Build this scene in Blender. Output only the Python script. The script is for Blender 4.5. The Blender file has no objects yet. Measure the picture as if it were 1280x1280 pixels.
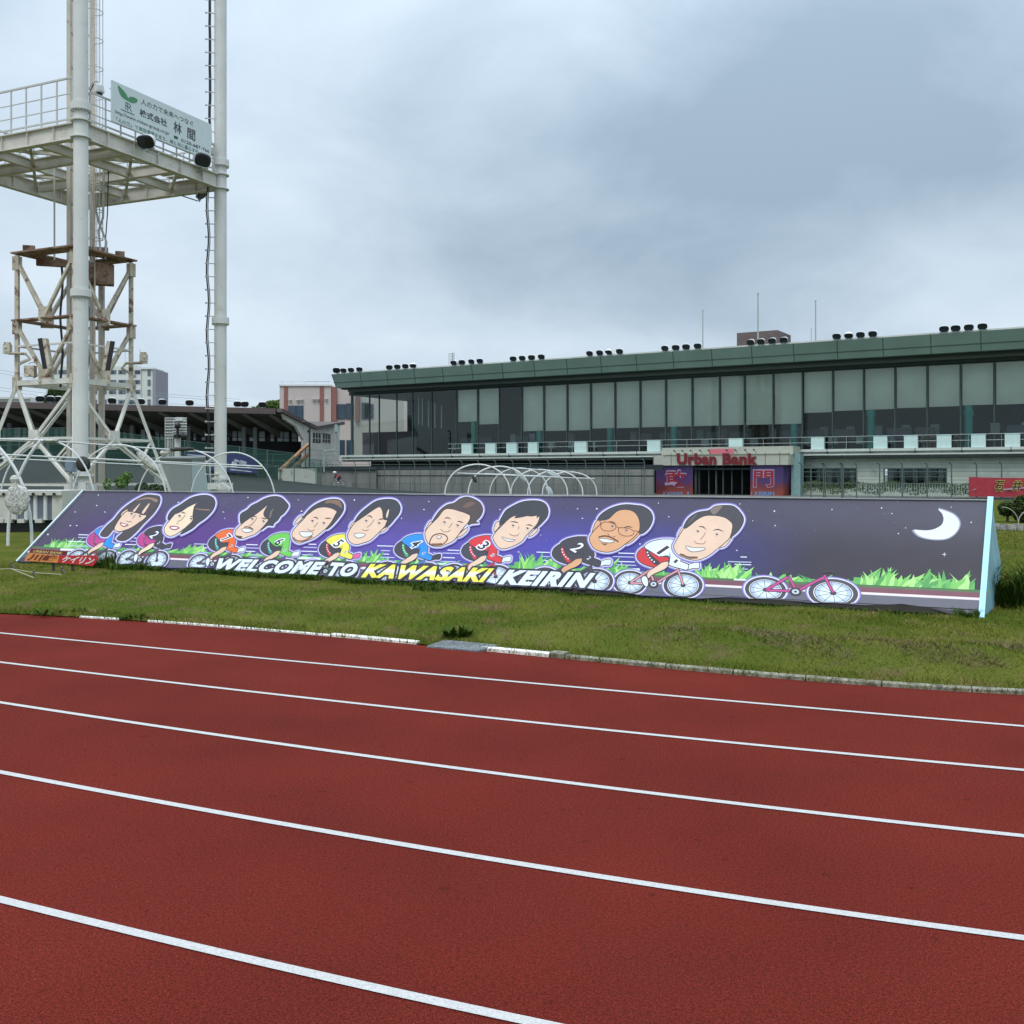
import bpy, math, random
import numpy as np
from mathutils import Vector, Matrix
random.seed(7)
rng = np.random.default_rng(11)
SC = bpy.context.scene
COL = SC.collection
R = math.radians

# ---------------------------------------------------------------- camera, sky, sun, exposure
EYE = 1.6
FPX = 1280.0
HOR = 593.0
cam_d = bpy.data.cameras.new('camera')
cam = bpy.data.objects.new('camera', cam_d); COL.objects.link(cam)
cam.location = (0, 0, EYE); cam.rotation_euler = (R(90), 0, 0)
cam_d.sensor_width = 36; cam_d.lens = 36
cam_d.shift_y = (HOR - 640) / 1280
cam_d.clip_start = 0.05; cam_d.clip_end = 6000
SC.camera = cam

SUN_EL, SUN_ROT = R(55), R(200)
w = bpy.data.worlds.new('World'); SC.world = w; w.use_nodes = True
nt = w.node_tree; N = nt.nodes; L = nt.links
for n in list(N): N.remove(n)
out = N.new('ShaderNodeOutputWorld'); bg = N.new('ShaderNodeBackground'); bg.inputs['Strength'].default_value = 0.1
sky = N.new('ShaderNodeTexSky'); sky.sky_type = 'NISHITA'; sky.sun_disc = False
sky.sun_elevation = SUN_EL; sky.sun_rotation = SUN_ROT; sky.air_density = 1.0; sky.dust_density = 2.0
tc = N.new('ShaderNodeTexCoord')
sep = N.new('ShaderNodeSeparateXYZ'); L.new(tc.outputs['Generated'], sep.inputs[0])
def wm(op, a, b=None, c=None, clamp=False):
    m = N.new('ShaderNodeMath'); m.operation = op; m.use_clamp = clamp
    for i, v in enumerate((a, b, c)):
        if v is None: continue
        if isinstance(v, (int, float)): m.inputs[i].default_value = v
        else: L.new(v, m.inputs[i])
    return m.outputs[0]
zc = wm('MAXIMUM', wm('ADD', sep.outputs['Z'], 0.42), 0.05)
ux = wm('DIVIDE', sep.outputs['X'], zc); uy = wm('DIVIDE', sep.outputs['Y'], zc)
cmb = N.new('ShaderNodeCombineXYZ'); L.new(ux, cmb.inputs[0]); L.new(uy, cmb.inputs[1])
def wnoise(scale, detail, rough, off, dist=0.0):
    mp = N.new('ShaderNodeMapping'); mp.inputs['Location'].default_value = off
    mp.inputs['Scale'].default_value = (1.0, 1.0, 1)
    L.new(cmb.outputs[0], mp.inputs['Vector'])
    n = N.new('ShaderNodeTexNoise'); n.inputs['Scale'].default_value = scale; n.inputs['Detail'].default_value = detail
    n.inputs['Roughness'].default_value = rough; n.inputs['Distortion'].default_value = dist
    L.new(mp.outputs[0], n.inputs['Vector']); return n.outputs['Fac']
big = wnoise(1.5, 4, 0.5, (3.1, 1.2, 0.4), 0.5)
fine = wnoise(3.4, 9, 0.58, (0.3, 7.7, 2.0), 0.3)
def patch(px, py, rad, stretch=(1, 1, 1)):                       # a cloud bank round a direction of the sky
    d = Vector(((px - 640) / FPX, 1, -(py - HOR) / FPX)).normalized()
    cx, cy = d.x / (d.z + .42), d.y / (d.z + .42)
    vx = wm('DIVIDE', wm('SUBTRACT', ux, cx), stretch[0]); vy = wm('DIVIDE', wm('SUBTRACT', uy, cy), stretch[1])
    r = wm('SQRT', wm('ADD', wm('MULTIPLY', vx, vx), wm('MULTIPLY', vy, vy)))
    return wm('SMOOTH_MAX' if False else 'SUBTRACT', 1.0, wm('DIVIDE', r, rad), clamp=True)
dark = wm('ADD', wm('MULTIPLY', patch(850, 140, 1.15, (1.0, .5, 1)), 0.36), wm('MULTIPLY', patch(690, 300, .5, (1.3, .6, 1)), 0.24))
dark = wm('ADD', dark, wm('MULTIPLY', patch(1240, 200, .6, (1, .5, 1)), 0.16))
lite = wm('ADD', wm('MULTIPLY', patch(380, 260, .7, (.9, .8, 1)), 0.30), wm('MULTIPLY', patch(1180, 320, .5, (1.4, .5, 1)), 0.26))
lite = wm('ADD', lite, wm('MULTIPLY', patch(560, 20, .5, (1.0, .4, 1)), 0.10))
v = wm('ADD', wm('MULTIPLY', big, 0.50), wm('MULTIPLY', fine, 0.50))
v = wm('SUBTRACT', wm('ADD', v, lite), dark)
mr = N.new('ShaderNodeMapRange'); mr.inputs[1].default_value = 0.12; mr.inputs[2].default_value = 0.70
L.new(v, mr.inputs[0])
cr = N.new('ShaderNodeValToRGB'); e = cr.color_ramp.elements
e[0].position = 0.0; e[0].color = (.325, .425, .53, 1)
e[1].position = 1.0; e[1].color = (.72, .83, .93, 1)
m1 = e.new(0.30); m1.color = (.435, .545, .655, 1)
m2 = e.new(0.58); m2.color = (.565, .675, .785, 1)
L.new(mr.outputs[0], cr.inputs['Fac'])
zen = wm('ADD', 1.0, wm('MULTIPLY', wm('POWER', wm('MAXIMUM', sep.outputs['Z'], 0.0), 2.5), 2.4))   # an overcast sky is brightest overhead
sc1 = N.new('ShaderNodeVectorMath'); sc1.operation = 'SCALE'; L.new(cr.outputs[0], sc1.inputs[0]); L.new(wm('MULTIPLY', zen, 10.0), sc1.inputs['Scale'])
mx = N.new('ShaderNodeMix'); mx.data_type = 'RGBA'; mx.inputs[0].default_value = 0.96
L.new(sky.outputs[0], mx.inputs[6]); L.new(sc1.outputs[0], mx.inputs[7])
L.new(mx.outputs[2], bg.inputs['Color']); L.new(bg.outputs[0], out.inputs[0])

sun_d = bpy.data.lights.new('sun', 'SUN'); sun = bpy.data.objects.new('sun', sun_d); COL.objects.link(sun)
sun_d.energy = 1.3; sun_d.angle = R(20); sun_d.color = (1, .93, .83)
sd = Vector((math.sin(SUN_ROT) * math.cos(SUN_EL), math.cos(SUN_ROT) * math.cos(SUN_EL), math.sin(SUN_EL)))
sun.rotation_euler = sd.to_track_quat('Z', 'Y').to_euler()
SC.view_settings.view_transform = 'Standard'; SC.view_settings.look = 'None'
SC.view_settings.exposure = 0.07; SC.view_settings.gamma = 1.0
SC.cycles.max_bounces = 8; SC.cycles.transparent_max_bounces = 16

# ---------------------------------------------------------------- pixel to place
def W(px, py, Y):
    return Vector(((px - 640) / FPX * Y, Y, EYE - (py - HOR) / FPX * Y))
def gnd(px, py, z0=0.0):
    Y = (EYE - z0) * FPX / (py - HOR); return Vector(((px - 640) / FPX * Y, Y, z0))
def ray_plane(px, py, P, n):
    d = Vector(((px - 640) / FPX, 1, -(py - HOR) / FPX)); C = Vector((0, 0, EYE))
    return C + d * ((P - C).dot(n) / d.dot(n))

# ---------------------------------------------------------------- materials
def mat(name, col, rough=0.6, metal=0.0, var=0.0, vscale=4.0, stain=None, sscale=3.0, samt=0.5, bump=0.0, bscale=40, spec=0.5, squash=None):
    m = bpy.data.materials.new(name); m.use_nodes = True
    t = m.node_tree; n = t.nodes; b = n['Principled BSDF']
    b.inputs['Roughness'].default_value = rough; b.inputs['Metallic'].default_value = metal
    b.inputs['Specular IOR Level'].default_value = spec
    c = n.new('ShaderNodeRGB'); c.outputs[0].default_value = (*col, 1); o = c.outputs[0]
    g = n.new('ShaderNodeNewGeometry')
    src = g.outputs['Position']
    if squash:
        mp = n.new('ShaderNodeMapping'); mp.inputs['Scale'].default_value = squash; t.links.new(src, mp.inputs[0]); src = mp.outputs[0]
    if var > 0:
        x = n.new('ShaderNodeTexNoise'); x.inputs['Scale'].default_value = vscale; x.inputs['Detail'].default_value = 5
        t.links.new(src, x.inputs['Vector'])
        r = n.new('ShaderNodeMapRange'); r.inputs[1].default_value = .3; r.inputs[2].default_value = .7
        r.inputs[3].default_value = 1 - var; r.inputs[4].default_value = 1 + var
        t.links.new(x.outputs['Fac'], r.inputs[0])
        s = n.new('ShaderNodeVectorMath'); s.operation = 'SCALE'; t.links.new(o, s.inputs[0]); t.links.new(r.outputs[0], s.inputs['Scale'])
        o = s.outputs[0]
    if stain:
        x = n.new('ShaderNodeTexNoise'); x.inputs['Scale'].default_value = sscale; x.inputs['Detail'].default_value = 7
        x.inputs['Roughness'].default_value = .7
        t.links.new(src, x.inputs['Vector'])
        r = n.new('ShaderNodeMapRange'); r.inputs[1].default_value = 1 - samt; r.inputs[2].default_value = 1 - samt + .12
        t.links.new(x.outputs['Fac'], r.inputs[0])
        k = n.new('ShaderNodeMix'); k.data_type = 'RGBA'; t.links.new(r.outputs[0], k.inputs[0]); t.links.new(o, k.inputs[6])
        k.inputs[7].default_value = (*stain, 1); o = k.outputs[2]
    if bump > 0:
        x = n.new('ShaderNodeTexNoise'); x.inputs['Scale'].default_value = bscale; x.inputs['Detail'].default_value = 3
        t.links.new(g.outputs['Position'], x.inputs['Vector'])
        bp = n.new('ShaderNodeBump'); bp.inputs['Strength'].default_value = bump; bp.inputs['Distance'].default_value = .02
        t.links.new(x.outputs['Fac'], bp.inputs['Height']); t.links.new(bp.outputs[0], b.inputs['Normal'])
    t.links.new(o, b.inputs['Base Color'])
    return m
_pm = {}
def s2l(c): return tuple((x / 255 / 12.92 if x / 255 <= .04045 else ((x / 255 + .055) / 1.055) ** 2.4) for x in c)
def paint(c, rough=.45):                                           # flat print colour given as its sRGB value
    key = (c, rough)
    if key not in _pm: _pm[key] = mat('print_%02x%02x%02x' % c, tuple(x * .90 for x in s2l(c)), rough, var=.05, vscale=6, spec=.35)
    return _pm[key]

# ---------------------------------------------------------------- mesh builder
ORG = {}
class MB:
    def __init__(s): s.v = []; s.f = []; s.mi = []; s.m = 0
    def add(s, vs, fs):
        k = len(s.v); s.v += [tuple(p) for p in vs]; s.f += [tuple(i + k for i in f) for f in fs]; s.mi += [s.m] * len(fs); return s
    def quad(s, a, b, c, d): return s.add([a, b, c, d], [(0, 1, 2, 3)])
    def poly(s, pts): return s.add(pts, [tuple(range(len(pts)))])
    def obox(s, c, ax, ay, az):                                    # centre and three half-axes
        c = Vector(c); ax = Vector(ax); ay = Vector(ay); az = Vector(az)
        vs = [c + ax * i + ay * j + az * k for k in (-1, 1) for j in (-1, 1) for i in (-1, 1)]
        return s.add(vs, [(0, 2, 3, 1), (4, 5, 7, 6), (0, 1, 5, 4), (2, 6, 7, 3), (0, 4, 6, 2), (1, 3, 7, 5)])
    def box(s, x0, x1, y0, y1, z0, z1):
        return s.obox(((x0 + x1) / 2, (y0 + y1) / 2, (z0 + z1) / 2), ((x1 - x0) / 2, 0, 0), (0, (y1 - y0) / 2, 0), (0, 0, (z1 - z0) / 2))
    def beam(s, p, q, wd, ht=None, up=(0, 0, 1)):
        p = Vector(p); q = Vector(q); ht = ht or wd; d = (q - p); l = d.length
        if l < 1e-6: return s
        d /= l; u = Vector(up)
        if abs(d.dot(u)) > .98: u = Vector((0, 1, 0))
        sx = d.cross(u).normalized(); uu = sx.cross(d).normalized()
        return s.obox((p + q) / 2, sx * wd / 2, d * l / 2, uu * ht / 2)
    def ibeam(s, p, q, wd, ht):                                    # top and bottom flange and a web
        p = Vector(p); q = Vector(q); t = .045
        s.beam(p + Vector((0, 0, ht / 2 - t / 2)), q + Vector((0, 0, ht / 2 - t / 2)), wd, t)
        s.beam(p - Vector((0, 0, ht / 2 - t / 2)), q - Vector((0, 0, ht / 2 - t / 2)), wd, t)
        return s.beam(p, q, .04, ht - 2 * t)
    def tube(s, pts, r, n=8, closed=False, caps=True):
        pts = [Vector(p) for p in pts]; m = len(pts); rs = r if isinstance(r, (list, tuple)) else [r] * m
        k = len(s.v); ref = None; fs = []
        for i, p in enumerate(pts):
            if closed: d = pts[(i + 1) % m] - pts[i - 1]
            else: d = pts[min(i + 1, m - 1)] - pts[max(i - 1, 0)]
            d.normalize()
            if ref is None: ref = Vector((0, 0, 1)) if abs(d.z) < .9 else Vector((1, 0, 0))
            a = d.cross(ref)
            if a.length < 1e-4: a = d.orthogonal()
            a.normalize(); b = d.cross(a).normalized(); ref = a.cross(d).normalized()
            for j in range(n):
                t = 2 * math.pi * j / n; s.v.append(tuple(p + (a * math.cos(t) + b * math.sin(t)) * rs[i]))
        for i in range(m if closed else m - 1):
            i2 = (i + 1) % m
            for j in range(n): fs.append((k + i * n + j, k + i * n + (j + 1) % n, k + i2 * n + (j + 1) % n, k + i2 * n + j))
        if not closed and caps: fs.append(tuple(k + j for j in range(n))[::-1]); fs.append(tuple(k + (m - 1) * n + j for j in range(n)))
        s.f += fs; s.mi += [s.m] * len(fs); return s
    def cyl(s, p, q, r, n=16): return s.tube([p, q], r, n)
    def lathe(s, c, prof, n=20, axis=(0, 0, 1)):
        c = Vector(c); z = Vector(axis).normalized(); x = z.orthogonal().normalized(); y = z.cross(x); k = len(s.v); fs = []
        for r, h in prof:
            for j in range(n):
                t = 2 * math.pi * j / n; s.v.append(tuple(c + z * h + (x * math.cos(t) + y * math.sin(t)) * max(r, 1e-4)))
        for i in range(len(prof) - 1):
            for j in range(n): fs.append((k + i * n + j, k + i * n + (j + 1) % n, k + (i + 1) * n + (j + 1) % n, k + (i + 1) * n + j))
        fs.append(tuple(k + j for j in range(n))[::-1]); fs.append(tuple(k + (len(prof) - 1) * n + j for j in range(n)))
        s.f += fs; s.mi += [s.m] * len(fs); return s
    def ell(s, c, rx, ry, rz, rot=None, n=14):
        k = len(s.v); fs = []; c = Vector(c); hh = n // 2
        for i in range(hh + 1):
            ph = math.pi * i / hh
            for j in range(n):
                t = 2 * math.pi * j / n
                p = Vector((rx * math.sin(ph) * math.cos(t), ry * math.sin(ph) * math.sin(t), rz * math.cos(ph)))
                if rot: p = rot @ p
                s.v.append(tuple(c + p))
        for i in range(hh):
            for j in range(n): fs.append((k + i * n + j, k + (i + 1) * n + j, k + (i + 1) * n + (j + 1) % n, k + i * n + (j + 1) % n))
        s.f += fs; s.mi += [s.m] * len(fs); return s
    def build(s, name, mats, parent=None, smooth=False, loc=None):
        me = bpy.data.meshes.new(name)
        if parent is not None: o0 = ORG[parent.name]
        else: o0 = Vector(loc) if loc is not None else Vector((0, 0, 0))
        arr = [(a - o0.x, b - o0.y, c - o0.z) for a, b, c in s.v]
        me.from_pydata(arr, [], s.f); me.update()
        if not isinstance(mats, (list, tuple)): mats = [mats]
        for m in mats: me.materials.append(m)
        me.polygons.foreach_set('material_index', s.mi)
        if smooth: me.polygons.foreach_set('use_smooth', [True] * len(s.f))
        o = bpy.data.objects.new(name, me); COL.objects.link(o)
        if parent is not None: o.parent = parent
        else: o.location = o0
        ORG[o.name] = o0.copy()
        return o
def auto_smooth(o, ang=40):
    me = o.data; me.polygons.foreach_set('use_smooth', [True] * len(me.polygons))
    import bmesh
    b = bmesh.new(); b.from_mesh(me)
    for e_ in b.edges:
        if len(e_.link_faces) == 2 and e_.calc_face_angle(0) > R(ang): e_.smooth = False
    b.to_mesh(me); b.free(); return o
def tag(o, label=None, cat=None, group=None, kind=None):
    if label: o['label'] = label
    if cat: o['category'] = cat
    if group: o['group'] = group
    if kind: o['kind'] = kind
    return o
def empty(name, loc, label, cat, group=None, rz=0.0):
    o = bpy.data.objects.new(name, None); COL.objects.link(o); o.location = loc; o.rotation_euler.z = rz
    o.empty_display_size = .2; ORG[o.name] = Vector(loc); return tag(o, label, cat, group)
def dup(o, loc, rz=None, label=None):
    c = o.copy(); COL.objects.link(c); c.location = loc
    if rz is not None: c.rotation_euler.z = rz
    if label: c['label'] = label
    for ch in list(o.children):
        d = ch.copy(); COL.objects.link(d); d.parent = c
        for g in list(ch.children):
            h = g.copy(); COL.objects.link(h); h.parent = d
    return c
def struct(name, mb, m, **k): return tag(mb.build(name, m, **k), kind='structure')

_tc = {}
def text_geo(s, offset=0.0, shear=0.0, spacing=1.0, res=3):        # flat glyph faces normalised to the box 0..1
    key = (s, offset, shear, spacing)
    if key in _tc: return _tc[key]
    cu = bpy.data.curves.new('glyphs', 'FONT'); cu.body = s; cu.offset = offset; cu.shear = shear; cu.space_character = spacing
    cu.resolution_u = res
    o = bpy.data.objects.new('glyphs', cu); COL.objects.link(o)
    dg = bpy.context.evaluated_depsgraph_get(); dg.update()
    ev = o.evaluated_get(dg); m = ev.to_mesh()
    vs = [(v_.co.x, v_.co.y) for v_ in m.vertices]; fs = [tuple(p.vertices) for p in m.polygons]
    ev.to_mesh_clear(); bpy.data.objects.remove(o); bpy.data.curves.remove(cu)
    _tc[key] = (vs, fs); return _tc[key]
def text_on(mb, s, fn, box, offset=0.0, shear=0.0, spacing=1.0, ref=None):
    """glyphs of s mapped into box=(a0,a1,b0,b1) of the surface fn(a,b) -> point; ref: take the extent of this other text"""
    vs, fs = text_geo(s, offset, shear, spacing)
    rv = text_geo(*ref)[0] if ref else vs
    x0 = min(p[0] for p in rv); x1 = max(p[0] for p in rv); y0 = min(p[1] for p in rv); y1 = max(p[1] for p in rv)
    a0, a1, b0, b1 = box
    mb.add([fn(a0 + (a1 - a0) * (x - x0) / (x1 - x0), b0 + (b1 - b0) * (y - y0) / (y1 - y0)) for x, y in vs], fs)

# ---------------------------------------------------------------- ground, track, kerb
def qfit(pts, lo=-120, hi=1420, n=60):
    xs = [p[0] for p in pts]; ys = [p[1] for p in pts]; c = np.polyfit(xs, ys, 3 if pts is EDGE else 2)
    return [(x, float(np.polyval(c, x))) for x in np.linspace(lo, hi, n)]
def wline(pts, z=0.0, ext=40):
    g = [gnd(x, y, z) for x, y in qfit(pts)]
    a = (g[0] - g[1]).normalized(); b = (g[-1] - g[-2]).normalized()
    return [g[0] + a * ext] + g + [g[-1] + b * ext]
EDGE = [(0, 767.5), (300, 786), (520, 805), (750, 829.5), (1008, 850), (1280, 869)]
LANES = [[(0, 791), (500, 838.7), (1280, 907.5)], [(0, 827.5), (500, 885), (1280, 962.3)],
         [(0, 877.5), (500, 951.3), (640, 969), (895, 1000), (1280, 1045)],
         [(0, 963.5), (72, 980), (400, 1037), (690, 1086), (1280, 1172)],
         [(0, 1123.8), (400, 1219), (680, 1280)]]
EDGE = [(0, 767.5), (300, 786), (520, 805), (750, 829.5), (1008, 850), (1280, 869)]
edge = wline(EDGE, 0.0, 60)

m_ground = mat('far_ground', (.10, .11, .085), .95, var=.2, vscale=.1)
gb = MB().quad((-900, -300, -.06), (900, -300, -.06), (900, 2500, -.06), (-900, 2500, -.06))
struct('ground', gb, m_ground)

def track_mat():
    m = mat('red_rubber', (.2, .036, .032), .9, bump=.9, bscale=150, spec=.07)
    t = m.node_tree; n = t.nodes; b = n['Principled BSDF']; g = n.new('ShaderNodeNewGeometry')
    def noise(sc, det, lo, hi, a, c):
        x = n.new('ShaderNodeTexNoise'); x.inputs['Scale'].default_value = sc; x.inputs['Detail'].default_value = det
        t.links.new(g.outputs['Position'], x.inputs['Vector'])
        r = n.new('ShaderNodeMapRange'); r.inputs[1].default_value = lo; r.inputs[2].default_value = hi; r.inputs[3].default_value = a; r.inputs[4].default_value = c
        t.links.new(x.outputs['Fac'], r.inputs[0]); return r.outputs[0]
    f1 = noise(190, 2, .32, .68, .4, 1.6); f2 = noise(75, 4, .3, .7, .72, 1.28); f3 = noise(.7, 7, .3, .7, .84, 1.17); f4 = noise(14, 6, .28, .36, .72, 1.0)
    def mul(a, c):
        k = n.new('ShaderNodeMath'); k.operation = 'MULTIPLY'; t.links.new(a, k.inputs[0]); t.links.new(c, k.inputs[1]); return k.outputs[0]
    f = mul(mul(f1, f2), mul(f3, f4))
    x = n.new('ShaderNodeTexNoise'); x.inputs['Scale'].default_value = 1.7; x.inputs['Detail'].default_value = 4; t.links.new(g.outputs['Position'], x.inputs['Vector'])
    cr_ = n.new('ShaderNodeMix'); cr_.data_type = 'RGBA'; cr_.inputs[6].default_value = (.185, .0225, .014, 1); cr_.inputs[7].default_value = (.162, .024, .016, 1)
    t.links.new(x.outputs['Fac'], cr_.inputs[0])
    s = n.new('ShaderNodeVectorMath'); s.operation = 'SCALE'; t.links.new(cr_.outputs[2], s.inputs[0]); t.links.new(f, s.inputs['Scale'])
    t.links.new(s.outputs[0], b.inputs['Base Color']); return m
tb = MB()
far = edge; n_ = len(far)
nearp = []
for i, p in enumerate(far):
    d = (far[min(i + 1, n_ - 1)] - far[max(i - 1, 0)]).normalized(); nrm = Vector((-d.y, d.x, 0))
    if nrm.y > 0: nrm = -nrm
    nearp.append(p + nrm * 16)
tb.add(far + nearp, [(i, n_ + i, n_ + i + 1, i + 1) for i in range(n_ - 1)])
struct('running_track', tb, track_mat())
m_line = mat('line_paint', (.56, .545, .53), .7, var=.16, vscale=110, stain=(.36, .25, .23), sscale=120, samt=.40, bump=.6, bscale=150)
for i, ln in enumerate(LANES):
    c = wline(ln, .004); lb = MB(); hw = .0225; V = []
    for k, p in enumerate(c):
        d = (c[min(k + 1, len(c) - 1)] - c[max(k - 1, 0)]).normalized(); nr = Vector((-d.y, d.x, 0))
        V += [p + nr * hw, p - nr * hw]
    lb.add(V, [(2 * k, 2 * k + 1, 2 * k + 3, 2 * k + 2) for k in range(len(c) - 1)])
    struct('lane_line', lb, m_line)

# arc length along the grass edge, and the infield height as a function of distance from it
def edge_frame(i):
    d = (edge[min(i + 1, n_ - 1)] - edge[max(i - 1, 0)]).normalized(); nr = Vector((-d.y, d.x, 0))
    return d, (nr if nr.y > 0 else -nr)
E2 = np.array([[p.x, p.y] for p in edge])
def edge_dist(x, y):                                               # signed distance inward from the edge line
    P = np.stack([x, y], -1); best = np.full(x.shape, 1e9)
    for i in range(len(E2) - 1):
        a = E2[i]; b = E2[i + 1]; ab = b - a; t_ = np.clip(((P - a) @ ab) / (ab @ ab), 0, 1)
        dd = np.hypot(*(np.moveaxis(P - (a + t_[..., None] * ab), -1, 0))); best = np.minimum(best, dd)
    return best
PLAT = 0.08
def infield_z(x, y, d):
    s = np.clip(d / .75, 0, 1); s = s * s * (3 - 2 * s)
    hump = .085 * np.exp(-((d - 1.05) / .45) ** 2) * np.clip((x - .3) / 1.5, 0, 1)
    lump = .014 * np.sin(x * 2.1 + y * .7) * np.sin(y * 2.7 - x * .9) + .008 * np.sin(x * 6.3 + 1) * np.sin(y * 5.1)
    lf = np.clip((-x - 2) / 5, 0, 1) * .05 * np.clip(d / 1.5, 0, 1) * np.clip(1 - (d - 2.5) / 2, 0, 1)
    return .012 + (PLAT - .012) * s + (hump + lump * s + lf)
def grass_mat(name, c1, c2, c3, hf=60, bump=.6):
    m = mat(name, c1, 1.0, spec=.0, bump=bump, bscale=45)
    t = m.node_tree; n = t.nodes; b = n['Principled BSDF']; g = n.new('ShaderNodeNewGeometry')
    def noise(sc, det, lo, hi):
        x = n.new('ShaderNodeTexNoise'); x.inputs['Scale'].default_value = sc; x.inputs['Detail'].default_value = det
        t.links.new(g.outputs['Position'], x.inputs['Vector'])
        r = n.new('ShaderNodeMapRange'); r.inputs[1].default_value = lo; r.inputs[2].default_value = hi; t.links.new(x.outputs['Fac'], r.inputs[0]); return r.outputs[0]
    def mix(f, a, c):
        k = n.new('ShaderNodeMix'); k.data_type = 'RGBA'; t.links.new(f, k.inputs[0])
        for i_, q in ((6, a), (7, c)):
            if isinstance(q, tuple): k.inputs[i_].default_value = (*q, 1)
            else: t.links.new(q, k.inputs[i_])
        return k.outputs[2]
    o = mix(noise(.8, 6, .4, .66), c1, c2); o = mix(noise(2.7, 6, .52, .72), o, c3)
    f = noise(hf, 4, .2, .8)
    s = n.new('ShaderNodeVectorMath'); s.operation = 'SCALE'; t.links.new(o, s.inputs[0])
    r = n.new('ShaderNodeMapRange'); r.inputs[3].default_value = .45; r.inputs[4].default_value = 1.5; t.links.new(f, r.inputs[0]); t.links.new(r.outputs[0], s.inputs['Scale'])
    t.links.new(s.outputs[0], b.inputs['Base Color']); return m
GREEN, OLIVE, STRAW = (.065, .088, .015), (.110, .118, .025), (.24, .215, .09)
m_turf = grass_mat('turf', GREEN, OLIVE, (.11, .085, .04))
ds = [0, .06, .15, .25, .38, .52, .7, .9, 1.1, 1.35, 1.6, 1.9, 2.3, 2.8, 3.4, 4.2, 5.2, 6.5, 8.5, 12, 18, 28, 42, 56]
rows = []
ei = list(range(n_))
# resample the edge finely between its extensions
fine_edge = []
for i in range(n_ - 1):
    a, b = edge[i], edge[i + 1]; k = max(1, int((b - a).length / .25)) if (b - a).length < 30 else 40
    for j in range(k): fine_edge.append((a.lerp(b, j / k), i))
fine_edge.append((edge[-1], n_ - 1))
gm = MB(); nf = len(fine_edge)
base_n = Vector((.38, .925, 0))
for di, d in enumerate(ds):
    for p, i in fine_edge:
        _, nr = edge_frame(i)
        q = p + (nr * min(d, 6) + base_n * max(d - 6, 0))
        gm.v.append((q.x, q.y, 0))
X = np.array([q[0] for q in gm.v]); Yv = np.array([q[1] for q in gm.v]); D = edge_dist(X, Yv)
Z = infield_z(X, Yv, D); gm.v = list(zip(X.tolist(), Yv.tolist(), Z.tolist()))
for a in range(len(ds) - 1):
    for j in range(nf - 1): gm.f.append((a * nf + j, a * nf + j + 1, (a + 1) * nf + j + 1, (a + 1) * nf + j)); gm.mi.append(0)
struct('grass_field', gm, m_turf, smooth=True)

# kerb along the edge: white painted bars, a gap with a mat, then weathered concrete
def edge_pt(px, off=0.0, z=0.0):
    c = np.polyfit([p[0] for p in EDGE], [p[1] for p in EDGE], 3); p = gnd(px, float(np.polyval(c, px)), 0.0)
    q = gnd(px + 4, float(np.polyval(c, px + 4)), 0.0); d = (q - p).normalized(); nr = Vector((-d.y, d.x, 0))
    if nr.y < 0: nr = -nr
    p = p + nr * off; p.z = z; return p
m_kw = mat('kerb_white', (.76, .75, .70), .7, var=.06, stain=(.3, .29, .22), sscale=9, samt=.36)
m_kc = mat('kerb_concrete', (.27, .27, .21), .9, var=.3, vscale=14, stain=(.10, .10, .07), sscale=9, samt=.52, bump=.5)
def kerb_bar(x0, x1, m, wd, z0, z1):
    kb = MB(); xs = np.linspace(x0, x1, max(3, int(abs(x1 - x0) / 25))); V = []
    for x in xs:
        V += [edge_pt(x, 0, -.02), edge_pt(x, 0, z1 - .01), edge_pt(x, .012, z1), edge_pt(x, wd, z1), edge_pt(x, wd, -.02)]
    m_ = len(xs); F = [(5 * i + j, 5 * i + j + 1, 5 * i + 6 + j, 5 * i + 5 + j) for i in range(m_ - 1) for j in range(4)]
    F += [(0, 1, 2, 3, 4), tuple(5 * (m_ - 1) + j for j in (4, 3, 2, 1, 0))]
    kb.add(V, F); return struct('kerb', kb, m)
for a, b in ((99, 148), (184, 300), (301, 412), (414, 521)): kerb_bar(a, b, m_kw, .03 if a < 400 else .05, 0, .02 if a < 400 else .032)
kerb_bar(601, 686, m_kw, .05, 0, .04); kerb_bar(688, 705, m_kc, .09, 0, .05)
for a, b in ((707, 748), (750, 831), (833, 915), (917, 1006), (1008, 1101), (1103, 1214), (1216, 1330), (1333, 1440)): kerb_bar(a, b, m_kc, .05, 0, .036)
m_mat = mat('gravel_mat', (.17, .19, .20), .9, var=.5, vscale=60, bump=.9, bscale=70)
dm = MB(); c4 = [gnd(533, 808.2, .008), gnd(596, 814, .008), gnd(622, 806.5, .05), gnd(556, 800.5, .065)]
dm.add([p + Vector((0, 0, -.02)) for p in c4] + [p + Vector((0, 0, .006)) for p in c4], [(4, 5, 6, 7), (0, 1, 5, 4), (1, 2, 6, 5), (2, 3, 7, 6), (3, 0, 4, 7)])
o = dm.build('drain_cover', m_mat, loc=c4[0]); tag(o, 'grey gritty drain cover set in the grass in the gap of the white kerb', 'drain cover')

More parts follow.
